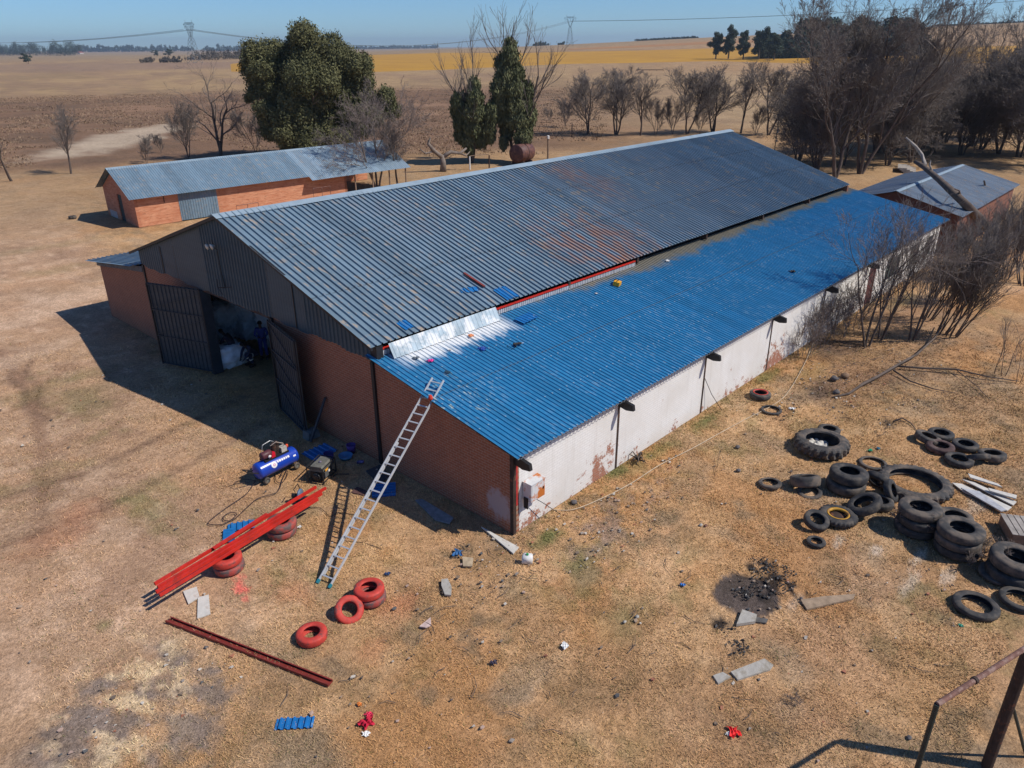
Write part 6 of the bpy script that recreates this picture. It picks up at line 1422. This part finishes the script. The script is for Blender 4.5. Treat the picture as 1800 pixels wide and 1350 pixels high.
crouch = dict(pel=(0, 0, .46), che=(.28, 0, .78), nk=(.42, 0, .95), hd=(.56, 0, 1.04), face=(.8, 0, -.6), shl=(.35, .19, .88), shr=(.35, -.19, .88), ell=(.5, .24, .62), elr=(.5, -.24, .62), wrl=(.66, .12, .42), wrr=(.68, -.1, .42),
              hpl=(.02, .1, .45), hpr=(.02, -.1, .45), knl=(.42, .17, .52), knr=(.40, -.17, .50), anl=(.28, .17, .09), anr=(.26, -.17, .09))
sit = dict(pel=(0, 0, .86), che=(.2, 0, 1.14), nk=(.33, 0, 1.31), hd=(.44, 0, 1.42), face=(.8, 0, -.6), shl=(.25, .19, 1.24), shr=(.25, -.19, 1.24), ell=(.42, .24, 1.0), elr=(.42, -.24, 1.0), wrl=(.58, .1, .86), wrr=(.58, -.08, .86),
           hpl=(.02, .1, .84), hpr=(.02, -.1, .84), knl=(.42, .15, .80), knr=(.42, -.15, .78), anl=(.46, .15, .42), anr=(.44, -.15, .40))
toyard = math.pi
p = G(466, 629); person((p[0], p[1], 0), toyard+.9, stand, 'person in navy overalls standing in the doorway with hands in front', BLUECL)
p = G(452, 638); person((p[0], p[1], 0), toyard+.1, crouch, 'person crouching in the middle of the doorway with reflective leg stripes', DKCL2, (('hpl', 'knl', .7), ('hpr', 'knr', .7), ('knl', 'anl', .4), ('knr', 'anr', .4)))
p = PL(407, 612, 0, 1.15); person((1.05, p[1]-.45, .08), toyard-.9, sit, 'person in dark clothes sitting on the front bag at the left of the doorway', DKCL, (('ell', 'wrl', .3), ('elr', 'wrr', .3)))

# ================================================================== LOOSE THINGS ON THE GROUND
def slab(pts, th, mat, name, label, cat, group=None, z=0.0, tilt=None):
    P3 = [G(u, v) for u, v in pts]; c = sum(P3)/len(P3); poly = [(q[0]-c[0], q[1]-c[1]) for q in P3]
    A = sum(poly[i][0]*poly[(i+1) % len(poly)][1]-poly[(i+1) % len(poly)][0]*poly[i][1] for i in range(len(poly)))
    if A < 0: poly = poly[::-1]
    o = MB().prism(poly, 2, -.01, th).build(name, mat, None, loc=(c[0], c[1], z))
    if tilt: o.rotation_euler = tilt
    return tag(o, label, cat, group)
GD = 'scattered rubbish around the barn corner'
slab([(322, 1040), (346, 1032), (351, 1050), (331, 1062)], .02, MAT_BOARD, 'board', 'small pale square board left of the red tyre stack', 'board')
slab([(348, 1051), (367, 1046), (370, 1080), (347, 1088)], .02, MAT_BOARD, 'board', 'pale rectangular board nearer the dark red channel', 'board')
slab([(776, 1020), (787, 1019), (794, 1033), (793, 1048), (782, 1047), (776, 1031)], .04, MAT_CONC, 'slab', 'jagged grey slab piece standing out on the grass below the corner', 'slab', GD)
slab([(846, 927), (912, 963), (902, 974), (853, 933)], .03, MAT_BOARD, 'plank', 'long pale plank lying in front of the barn corner', 'plank', GD)
slab([(730, 880), (742, 878), (797, 911), (790, 921), (765, 915)], .03, M_('grey sheet', (.22, .24, .25), .6), 'metal_sheet', 'bent grey metal sheet in the shade below the brick wall', 'sheet', GD)
slab([(643, 828), (668, 817), (685, 836), (668, 852)], .015, M_('dark sheet', (.06, .065, .07), .6), 'metal_sheet', 'dark flat sheet lying in the shade left of the ladder', 'sheet')
slab([(617, 866), (628, 856), (650, 866), (641, 872)], .02, M_('brown sheet', (.10, .05, .045), .8), 'metal_sheet', 'dark brown board at the edge of the barn shadow behind the ladder', 'board')
slab([(813, 980), (832, 982), (830, 997), (814, 996)], .03, M_('cardboard', (.42, .33, .22), .9), 'cardboard', 'tan piece of cardboard among the rubbish below the corner', 'cardboard', GD)
slab([(737, 1102), (757, 1086), (758, 1100), (748, 1104)], .02, M_('pinkish board', (.55, .42, .38), .8), 'board', 'triangular pinkish white shard right of the red tyres', 'shard')
slab([(1284, 1184), (1343, 1161), (1359, 1172), (1353, 1180), (1296, 1198)], .06, MAT_CONC, 'slab', 'long grey concrete slab on the grass below the burnt patch', 'slab')
slab([(1253, 1190), (1270, 1184), (1284, 1192), (1262, 1204)], .05, MAT_CONC, 'slab', 'small broken slab end left of the long grey slab', 'slab')
slab([(1294, 1102), (1304, 1076), (1330, 1085), (1327, 1097)], .07, MAT_CONC, 'slab', 'grey slab corner lying on the front of the burnt patch', 'slab', None, .02)
slab([(1325, 1086), (1350, 1090), (1346, 1097), (1326, 1095)], .04, M_('sooty slab', (.10, .095, .09), .9), 'slab', 'sooty slab beside the grey one on the burnt patch', 'slab')
slab([(1407, 1056), (1448, 1050), (1503, 1046), (1500, 1054), (1418, 1073)], .04, M_('dusty plank', (.30, .22, .15), .9), 'plank', 'dusty plank half sunk in the grass right of the burnt patch', 'plank')
for i, pts in enumerate(([(1673, 850), (1690, 852), (1778, 893), (1770, 899), (1694, 866)], [(1690, 845), (1712, 851), (1786, 885), (1780, 891)], [(1688, 862), (1720, 868), (1768, 901), (1758, 903)], [(1700, 838), (1752, 856), (1760, 862), (1704, 845)], [(1735, 865), (1785, 878), (1784, 884), (1738, 870)])):
    slab(pts, .025, MAT_BOARD if i != 2 else MAT_ZINC2, 'panel_strip', ('nearest', 'second', 'greenish lower', 'rearmost', 'short right')[i]+' long white strip of the pile at the right', 'strip', 'white strips piled behind the tyres', .03*i+.01)
p = G(1786, 940); wc = empty('wooden_crate', (p[0], p[1], 0), .5, 'weathered wooden crate at the right edge beside the tyre stacks', 'crate')
MB().b2(-.5, .5, -.3, .3, 0, .3).build('crate_body', MAT_WOOD, wc); 
for k in range(4): MB().b2(-.52, .52, -.32+.165*k, -.32+.165*k+.14, .303, .325).build('lid_board', MAT_DEADW, wc)
p = G(927, 988); cn = empty('plastic_can', (p[0], p[1], 0), .6, 'white plastic can with a green cap on the grass by the corner', 'can', GD)
MB().prism([(-.13, 0), (.13, 0), (.14, .03), (.14, .19), (.10, .23), (-.10, .23), (-.14, .19), (-.14, .03)], 0, -.09, .09).build('can_body', MAT_WHITEP, cn, True); MB().lathe([(0, .23), (.035, .23), (.035, .27), (0, .27)], 12).build('cap', M_('green cap', (.02, .3, .1), .5), cn)
def rag(u, v, mat, name, label, cat, s=.16, seed=1, flat=.45, z=None):
    rg = np.random.default_rng(seed); n = 14; V = []; 
    for i in range(n):
        for j in range(n):
            x = (i/(n-1)-.5)*2; y = (j/(n-1)-.5)*2; V.append((x*s*(1+.3*math.sin(3*y+seed)), y*s*.8*(1+.3*math.cos(4*x+seed)), s*flat*(.15+abs(math.sin(x*4+seed)*math.cos(y*5+seed*2)))*(1-.5*(x*x+y*y)/2)+.01))
    V = np.array(V); V[:, 2] = np.maximum(V[:, 2], .006); F_ = [(i*n+j, (i+1)*n+j, (i+1)*n+j+1, i*n+j+1) for i in range(n-1) for j in range(n-1)]
    V2 = V.copy(); V2[:, 2] -= .008; F2 = [tuple(q+n*n for q in f[::-1]) for f in F_]
    o = link(bpy.data.objects.new(name, meshnp(name, np.vstack([V, V2]), F_+F2, mat, True))); p = G(u, v) if z is None else z; o.location = [float(c) for c in p]; o.rotation_euler = (0, 0, seed); return tag(o, label, cat)
REDC = M_('bright red cloth', (.75, .02, .02), .7, .1); 
rag(645, 1272, M_('crimson cloth', (.50, .01, .04), .8), 'rag', 'crimson rag crumpled on the grass at the bottom centre', 'rag', .13, 3, .9)
rag(648, 1257, M_('pink red cloth', (.70, .04, .10), .8), 'rag', 'smaller pinkish red rag touching the crimson rag', 'rag', .07, 5, .8)
rag(632, 1239, M_('orange wrapper', (.70, .22, .04), .6), 'wrapper', 'orange wrapper above the crimson rag', 'wrapper', .05, 8, .8)
rag(1290, 1288, REDC, 'plastic_bag', 'bright red plastic bag on the grass at the lower right', 'bag', .12, 4, .7)
rag(1280, 1291, MAT_WHITEP, 'plastic_bag', 'small white bag beside the bright red plastic bag', 'bag', .05, 6, .7)
rag(1200, 1029, M_('blue plastic', (.01, .16, .5), .5), 'wrapper', 'bright blue scrap left of the burnt patch', 'scrap', .06, 2, .7)
rag(993, 1136, MAT_WHITEP, 'paper', 'torn white paper on open grass right of the centre', 'paper', .09, 7, .5)
rag(868, 1166, M_('dark purple scrap', (.06, .05, .08), .7), 'scrap', 'dark purple lump on open grass near the bottom centre', 'scrap', .07, 9, .9)
rag(805, 973, M_('blue strap', (.02, .11, .28), .6), 'strap', 'tangle of blue strapping beside the tan cardboard', 'strap', .14, 10, .5)
rag(530, 793+0*1, M_('x', (.02, .4, .2), .5), 'scrap', 'green scrap', 'scrap', .05, 3) if 0 else None
rag(1530, 793, M_('green bottle', (.01, .42, .22), .4), 'bottle', 'green plastic bottle between the big tyre and the far right cluster', 'bottle', .07, 12, .9)
rag(1544, 789, M_('teal scrap', (.02, .2, .3), .5), 'scrap', 'teal scrap right of the green bottle', 'scrap', .06, 13, .8)
rag(1689, 1100, M_('green wrapper', (.02, .3, .2), .5), 'wrapper', 'green wrapper near the slim black tyre at the lower right', 'wrapper', .05, 14, .6)
rag(681, 1010, M_('blue rag', (.02, .05, .14), .8), 'rag', 'dark blue rag on the grass behind the red tyre stack', 'rag', .07, 15, .7)
rag(527, 927, MAT_WHITEP, 'paper', 'white crumpled paper right of the red beams and tyres', 'paper', .06, 16, .7)
rag(643, 1291, MAT_WHITEP, 'paper', 'whitish scrap below the crimson rag', 'paper', .07, 18, .4)
rag(1420, 778, MAT_BOARD, 'scrap', 'pile of white rubbish inside the big tractor tyre', 'rubbish', .3, 20, .4, G(1440, 782))
rag(1433, 686, MAT_WHITEP, 'scrap', 'white object on the burnt soil right of the thin tyre', 'scrap', .1, 21, .5, G(1392, 719))
def tub(u, v, r0, r1, h, mat, name, label, cat, tilt=(0, 0, 0)):
    p = G(u, v); o = MB().lathe([(r0*.9, 0.02), (r0, 0), (r1, h), (r1*.93, h), (r0*.88, .03)], 20, None, False).build(name, mat, None, True, loc=(p[0], p[1], .0 if not tilt[0] else r1)); o.rotation_euler = [math.radians(a) for a in tilt]; return tag(o, label, cat)
tub(618, 795, .13, .16, .3, M_('purple bucket', (.10, .04, .22), .5), 'bucket', 'purple bucket by the foot of the brick wall', 'bucket')
tub(608, 805, .2, .24, .12, M_('light blue basin', (.08, .22, .38), .5), 'basin', 'light blue basin in the shade beside the purple bucket', 'basin')
tub(579, 812, .14, .17, .34, M_('navy drum', (.03, .02, .16), .5), 'bucket', 'navy blue bucket just behind the generator', 'bucket')
tub(628, 815, .05, .05, .22, M_('purple bottle', (.14, .12, .30), .5), 'bottle', 'small purple bottle lying in the shade by the wall', 'bottle', (80, 0, 40))
tub(631, 775, .07, .09, .2, M_('clay pot', (.30, .10, .05), .8), 'pot', 'orange brown pot standing against the brick wall', 'pot')
def rock(u, v, s, mat, label, name='stone', cat='stone', seed=0, z=None):
    rg = random.Random(seed+int(u)); V = []; n, m = 9, 6
    for j in range(m+1):
        for i in range(n):
            th_ = math.pi*j/m; ph = 2*math.pi*i/n; rr = s*(.75+.5*rg.random()); V.append((rr*math.sin(th_)*math.cos(ph), rr*math.sin(th_)*math.sin(ph)*.8, rr*math.cos(th_)*.55+s*.35))
    F_ = [(j*n+i, j*n+(i+1) % n, (j+1)*n+(i+1) % n, (j+1)*n+i) for j in range(m) for i in range(n)]
    p = G(u, v) if z is None else z; o = link(bpy.data.objects.new(name, meshnp(name, V, F_, mat))); o.location = [float(c) for c in p]; return tag(o, label, cat)
DKS = M_('dark stone', (.12, .11, .11), .9, .3, 6)
for (u, v, s, m, lb) in ((1296, 787, .10, DKS, 'dark stone on the grass left of the big tractor tyre'), (1298, 828, .09, DKS, 'dark stone left of the collapsed tyre'), (1009, 884, .11, DKS, 'stone at the foot of the white wall near the corner'), (1232, 924, .07, MAT_CONC, 'small white stone on open grass right of the corner'),
                         (1466, 668, .2, DKS, 'black boulder like block near the fallen branch'), (1485, 663, .2, M_('brown block', (.22, .14, .09), .9), 'brown block right of the black boulder'), (1470, 691, .16, DKS, 'flat dark stone beside the sooty soil'), (1240, 925, .06, M_('brown stone', (.16, .08, .06), .9), 'brown stone touching the small white stone'),
                         (1120, 1085, .06, MAT_CONC, 'pebble like stone on the grass left of the burnt patch'), (1098, 1094, .05, MAT_CONC, 'pale pebble just left of another on open grass'), (1598, 1298, .06, DKS, 'grey stone on the grass near the pipe frame'), (1370, 715, .05, MAT_CONC, 'tiny pale stone near the thin flat tyre'),
                         (1408, 1053, .05, DKS, 'small dark stone at the end of the dusty plank'), (540, 1100-0, .04, DKS, 'little dark stone above the single red tyre'), (362, 1139, .05, DKS, 'little dark stone below the dark red channel'), (348, 897, .05, DKS, 'small dark stone left of the hose loop')):
    rock(u, v, s, m, lb)
# root clump and pole by the wall, block at the door
rg_ = random.Random(9); bm_ = MB()
for k in range(26):
    a = rg_.random()*6.28; L_ = .15+.3*rg_.random(); bm_.tube([(0, 0, .08), (math.cos(a)*L_*.5, math.sin(a)*L_*.5, .12+.2*rg_.random()), (math.cos(a)*L_, math.sin(a)*L_, .03+.2*rg_.random())], [.03, .02, .006], 5)
p = G(1122, 812); tag(bm_.build('root_clump', MAT_BARK_D, None, loc=(p[0], p[1], 0)), 'tangled dark root clump at the foot of the white wall', 'roots')
tag(MB().tube([(-.75, 8.9, 0), (-.06, 8.75, 1.5)], .05, 8).build('pole', MAT_LEAF2), 'dark pole leaning on the brick wall right of the door leaf', 'pole')
tag(MB().prism([(-.25, 0), (.25, 0), (.2, .28), (-.2, .28)], 1, -.18, .18).build('concrete_block', M_('dark concrete', (.14, .15, .15), .9), None, loc=(-.55, 9.15, 0)), 'concrete block holding the right door leaf open', 'block')
# blue roofing offcuts
def offcut(c, az, lx, ly, label, pitch=.172, depth=.03, rot=None, z=.012, group='blue roofing offcuts'):
    o = MB().corr((-lx/2, -ly/2, 0), (1, 0, 0), (0, 1, 0), (0, 0, 1), lx, ly, pitch, depth, 'trap', 2, .03, .003).build('roofing_offcut', MAT_BLUEPART, None, loc=(c[0], c[1], c[2]+z))
    o.rotation_euler = rot if rot is not None else (0, 0, az); return tag(o, label, 'roofing sheet', group)
def azd(a, b): p, q = G(*a), G(*b); return math.atan2(q[1]-p[1], q[0]-p[0]), float(np.linalg.norm(q-p))
a_, l_ = azd((485, 1272), (552, 1268)); offcut(G(518, 1272), a_, l_, .28, 'blue roofing offcut lying alone at the bottom of the photo', .13, .035)
a_, l_ = azd((400, 929), (447, 920)); offcut(G(424, 925), a_, l_, .42, 'blue roofing offcut behind the red beams, upper one', .16, .035)
a_, l_ = azd((402, 955), (403, 931)); offcut(G(403, 942), a_, l_, .32, 'blue roofing offcut behind the red beams, lower left one', .16, .035, z=.03)
a_, l_ = azd((543, 800), (578, 785)); offcut(G(562, 795), a_, .95, .75, 'blue roofing offcut in the shade behind the generator', .19, .04)
a_, l_ = azd((676, 874), (676, 850)); offcut(G(675, 862), a_, .75, .72, 'blue roofing offcut under the ladder at the shadow edge', .15, .04)
# things lying on the roofs
sb_ = math.atan2(1.2, 6.3); sm_ = math.atan2(2.8, 8.83)
def onroof(P3, n, o, lift=.03): o.location = [float(c) for c in (P3+np.array(n)*lift)]
offcut(RM(822, 512)+RN*.05, 0, .8, .28, 'narrow blue offcut lying on the grey roof', rot=(sm_, 0, -.35), z=0)
offcut(RM(889, 517)+RN*.05, 0, .62, .75, 'square blue offcut at the lower edge of the grey roof', rot=(sm_, 0, 0), z=0)
offcut(RM(713, 573)+RN*.05, 0, .42, .45, 'small blue offcut near the front corner of the grey roof', rot=(sm_, 0, .1), z=0)
offcut(RB(925, 562)+BN*.05, 0, .85, .45, 'blue offcut lying on the blue roof right of the flashing', rot=(sb_, 0, .1), z=.02)
channel(RM(815, 483)+RN*.05, RM(851, 507)+RN*.05, .09, .05, 'steel_channel', MAT_REDDK, 'short dark red channel lying on the grey roof')
p = RB(1084, 502); tl = empty('power_tool', p+BN*.03, .4, 'yellow power tool case lying on the upper blue roof', 'tool case'); tl.rotation_euler = (sb_, 0, .3)
MB().prism([(-.17, 0), (.17, 0), (.15, .16), (-.15, .16)], 1, -.13, .13).build('case', M_('yellow case', (.75, .36, .02), .5, .15, 8), tl); MB().tube([(-.1, 0, .16), (-.08, 0, .22), (.08, 0, .22), (.1, 0, .16)], .014, 6).build('handle', MAT_BLACK, tl); MB().b2(.05, .22, .1, .18, 0, .16).build('battery', MAT_BLACK, tl)
p = RB(910, 608); dr = empty('drill', p+BN*.03, 0, 'black tool with loose lead lying on the blue roof', 'tool'); dr.rotation_euler = (sb_, 0, -.5)
MB().tube([(-.16, 0, .05), (.12, 0, .06)], [.05, .04], 10).build('tool_body', MAT_BLACK, dr); MB().tube([(-.08, 0, .05), (-.12, -.14, .04)], .03, 8).build('grip', MAT_BLACK, dr); MB().tube([(-.12, -.14, .02), (-.3, -.2, .0), (-.38, 0, .0), (-.25, .1, .0)], .008, 5).build('lead', MAT_BLACK, dr); MB().tube([(.12, 0, .06), (.2, 0, .06)], .012, 6).build('bit', MAT_ALU, dr)
rag(848, 614, M_('royal blue box', (.01, .07, .35), .5), 'container', 'royal blue container lying on the blue roof', 'container', .11, 30, .8, RB(848, 615)+BN*.02)
rag(757, 636, M_('pink bottle', (.75, .05, .30), .5), 'wrapper', 'pink and white packet on the blue roof near the flashing', 'packet', .1, 31, .5, RB(757, 636)+BN*.02)
rag(828, 592, M_('orange packet', (.70, .25, .10), .6), 'wrapper', 'orange packet on the blue roof near the flashing', 'packet', .1, 32, .6, RB(828, 592)+BN*.02)
rag(787, 655, M_('dark glove', (.02, .06, .1), .8), 'glove', 'dark glove on the blue roof below the pink packet', 'glove', .09, 33, .5, RB(787, 656)+BN*.02)
rag(731, 631, M_('grey packet', (.12, .15, .18), .8), 'scrap', 'grey scrap on the white sealant near the corner of the roof', 'scrap', .09, 34, .5, RB(731, 631)+BN*.02)
rag(791, 616, MAT_WHITEP, 'scrap', 'white scrap on the blue roof beside the sealant', 'scrap', .06, 35, .5, RB(791, 616)+BN*.02)
rag(1048, 517, MAT_WHITEP, 'scrap', 'white scrap on the blue roof left of the yellow case', 'scrap', .05, 36, .5, RB(1048, 517)+BN*.02)
rag(1173, 460, MAT_WHITEP, 'scrap', 'white scrap at the upper edge of the blue roof', 'scrap', .09, 38, .7, RB(1173, 460)+BN*.02)
rag(1393, 479, MAT_BLACK, 'scrap', 'dark scrap far along the blue roof', 'scrap', .13, 37, .6, RB(1393, 479)+BN*.02)
# ================================================================== GRASS AND LITTER (nobody could count them)
def grass():
    rg = np.random.default_rng(11); n = 420000
    T = rg.uniform(-.86, .86, n); Rr = 6+ (58-6)*rg.random(n)**.85
    cf = CF[:2]/np.linalg.norm(CF[:2]); d = cf[None]+CR[:2][None]*T[:, None]; d /= np.linalg.norm(d, axis=1, keepdims=True)
    X = CAM[0]+d[:, 0]*Rr; Y = CAM[1]+d[:, 1]*Rr
    col, yard, gp_, burn = ground_colour(X, Y)
    inside = (X > -.02) & (X < 39) & (Y > -.02) & (Y < 28.2)
    dens = sstep(36, 27, Y)*(.35+.9*sstep(.35, .65, fbm(X, Y, 1.1, 501)))*(1-.8*np.clip(yard, 0, 1))*(1-np.clip(burn, 0, 1))*(1-.75*np.clip(gp_, 0, 1))*sstep(44, 26, Rr)
    wallw = np.exp(-np.clip(-Y, 0, 9)/.40)*(X > 0)*(X < 39)*(Y < 0)
    keep = (rg.random(n) < dens+wallw) & ~inside; X, Y, col, Rr, wallw = X[keep], Y[keep], col[keep], Rr[keep], wallw[keep]; n = len(X)
    m = 3; ix = np.repeat(np.arange(n), m); x = X[ix]+rg.normal(size=n*m)*.05; y = Y[ix]+rg.normal(size=n*m)*.05; s = (.030+.05*rg.random(n))[ix]*(1+1.2*wallw[ix]*rg.random(n*m)); a = rg.random(n*m)*6.283
    wd = (.004+.00040*Rr[ix])*(.7+.6*rg.random(n*m)); lx = np.cos(a+1.57)*s*(.5+.8*rg.random(n*m)); ly = np.sin(a+1.57)*s*(.5+.8*rg.random(n*m)); z = np.full(n*m, -.03)+(fbm(x, y, 3.5, 301, 3)-.5)*.10*sstep(60, 30, Rr[ix])*sstep(.4, 1.6, np.abs(y)+np.maximum(0, -x-.2)+np.maximum(0, x-39))
    V = np.stack([np.stack([x-np.cos(a)*wd, y-np.sin(a)*wd, z-.005], 1), np.stack([x+np.cos(a)*wd, y+np.sin(a)*wd, z-.005], 1), np.stack([x+lx, y+ly, z+s*(.45+.5*rg.random(n*m))], 1)], 1).reshape(-1, 3)
    me = meshnp('dry_grass', V, np.arange(len(V)).reshape(-1, 3), None)
    k = rg.random(n*m)[:, None]; c = col[ix]*(.72+.72*k)*np.array([[1.04, 1.05, .98]]); grn = (rg.random(n*m) < .07+.5*wallw[ix]*.8)[:, None]; c = np.where(grn, c*.35+np.array([[.07, .09, .025]]), c)
    c3 = np.repeat(np.concatenate([np.clip(c, 0, .8), np.ones((n*m, 1))], 1), 3, axis=0)
    at = me.attributes.new('tint', 'FLOAT_COLOR', 'POINT'); at.data.foreach_set('color', c3.astype(np.float32).ravel())
    mt, t, b = newmat('dry grass blades'); A = N(t, 'ShaderNodeAttribute', attribute_name='tint'); t.links.new(A.outputs['Color'], b.inputs['Base Color']); b.inputs['Roughness'].default_value = .9; b.inputs['Specular IOR Level'].default_value = .1
    me.materials.append(mt); tag(link(bpy.data.objects.new('dry_grass', me)), 'dry tan grass covering the ground around the barn', None, None, 'stuff')
grass()
def shards(name, label, areas, mats_w, seed, smin, smax):
    rg = random.Random(seed); groups = {}
    b = MB(); cols = []
    for (u, v, ra, rb, n) in areas:
        c = G(u, v)
        for _ in range(n):
            a = rg.random()*6.283; q = math.sqrt(rg.random()); x = c[0]+ra*q*math.cos(a); y = c[1]+rb*q*math.sin(a)
            if x > -.15 and y > -.1 and x < 39: continue
            s = smin+(smax-smin)*rg.random()**2.5; k = rg.randint(3, 5); V = []
            tx, ty = rg.gauss(0, .3), rg.gauss(0, .3); ph = rg.random()*6
            P_ = [(s*(.6+.6*rg.random())*math.cos(ph+6.283*i/k), s*(.4+.5*rg.random())*math.sin(ph+6.283*i/k)) for i in range(k)]
            h = s*.35
            vs = [(x+p[0], y+p[1], .0+max(0, p[0]*tx+p[1]*ty)) for p in P_]+[(x+p[0]*.9, y+p[1]*.9, h+max(0, p[0]*tx+p[1]*ty)) for p in P_]
            b.add(vs, [tuple(range(k))[::-1], tuple(range(k, 2*k))]+[(i, (i+1) % k, k+(i+1) % k, k+i) for i in range(k)])
            cc = mats_w[rg.randrange(len(mats_w))]; cols += [cc]*(k+2)
    me = bpy.data.meshes.new(name); me.from_pydata(b.v, [], b.f); at = me.attributes.new('tint', 'FLOAT_COLOR', 'FACE'); at.data.foreach_set('color', np.array([(*c, 1) for c in cols], np.float32).ravel())
    mt, t, bb = newmat(name); A = N(t, 'ShaderNodeAttribute', attribute_name='tint'); t.links.new(A.outputs['Color'], bb.inputs['Base Color']); bb.inputs['Roughness'].default_value = .8; me.materials.append(mt)
    tag(link(bpy.data.objects.new(name, me)), label, None, None, 'stuff')
pal = [(.42, .38, .33), (.3, .26, .22), (.35, .14, .08), (.12, .09, .07), (.5, .46, .40), (.2, .15, .11), (.33, .24, .17), (.22, .16, .11), (.42, .3, .24), (.1, .1, .1)]
shards('litter', 'small rubble, chips and litter scattered over the grass', [(1060, 925, 2.6, 1.3, 190), (1150, 850, 2.4, .8, 90), (870, 980, 1.4, 1.2, 90), (800, 1060, 2, 1.6, 50), (1000, 1100, 5, 3.5, 90), (1440, 700, 2.6, 1.6, 150), (1560, 680, 5, 2.6, 130), (1500, 640, 4, 2, 100), (1300, 800, 4, 3, 60), (1550, 1000, 5, 2.5, 110), (700, 1250, 3, 1.5, 40), (560, 900, 4, 3, 60), (300, 1000, 4, 3, 60), (1340, 1040, 1.0, .8, 50), (250, 1240, 2.6, 1.2, 120), (600, 800, 2, 1, 40), (1400, 1200, 3, 2, 70), (200, 700, 5, 4, 60)], pal, 4, .012, .075)
shards('ash_and_charcoal', 'black charcoal and ash bits around the burnt patch', [(1306, 1042, .28, .24, 130), (1360, 1020, .8, .5, 240), (1335, 992, .4, .3, 90), (1295, 1140, .33, .25, 110), (1560, 742, .5, .3, 60), (1385, 725, .9, .3, 60), (1275, 1100, .25, .25, 40)], [(.012, .012, .013), (.03, .028, .027), (.07, .065, .062), (.02, .018, .018)], 6, .010, .06)
def sticks():
    rg = random.Random(8); b = MB()
    for (u, v, ra, rb, n) in ((1000, 1080, 4, 3, 46), (1560, 690, 4.5, 2.6, 60), (850, 1000, 1.5, 1.2, 18), (1500, 620, 3.5, 1.6, 50), (1400, 1150, 4, 3, 30), (700, 1150, 3, 2, 14), (1650, 620, 5, 3, 50)):
        c = G(u, v)
        for _ in range(n):
            a = rg.random()*6.283; q = math.sqrt(rg.random()); x = c[0]+ra*q*math.cos(a); y = c[1]+rb*q*math.sin(a)
            if x > -.3 and y > -.4 and x < 39: continue
            L_ = .12+.5*rg.random()**2; t = rg.random()*6.283; b.tube([(x, y, .012), (x+L_*.5*math.cos(t), y+L_*.5*math.sin(t), .03), (x+L_*math.cos(t+.3), y+L_*math.sin(t+.3), .015)], [.010, .008, .004], 4)
    tag(b.build('twigs', MAT_BARK_D), 'fallen twigs scattered over the dry grass', None, None, 'stuff')
sticks()
# ================================================================== AIR
hz = MB().b2(-4200, 9200, -4200, 9200, -12, 115).build('haze', None); tag(hz, kind='stuff')
mh = bpy.data.materials.new('haze'); mh.use_nodes = True; th_ = mh.node_tree; th_.nodes.remove(th_.nodes['Principled BSDF'])
pv = th_.nodes.new('ShaderNodeVolumePrincipled'); pv.inputs['Color'].default_value = (.62, .78, .95, 1); pv.inputs['Density'].default_value = 0.00012; pv.inputs['Anisotropy'].default_value = .2
th_.links.new(pv.outputs[0], th_.nodes['Material Output'].inputs['Volume']); hz.data.materials.append(mh); mh.volume_intersection_method = 'FAST' if hasattr(mh, 'volume_intersection_method') else None
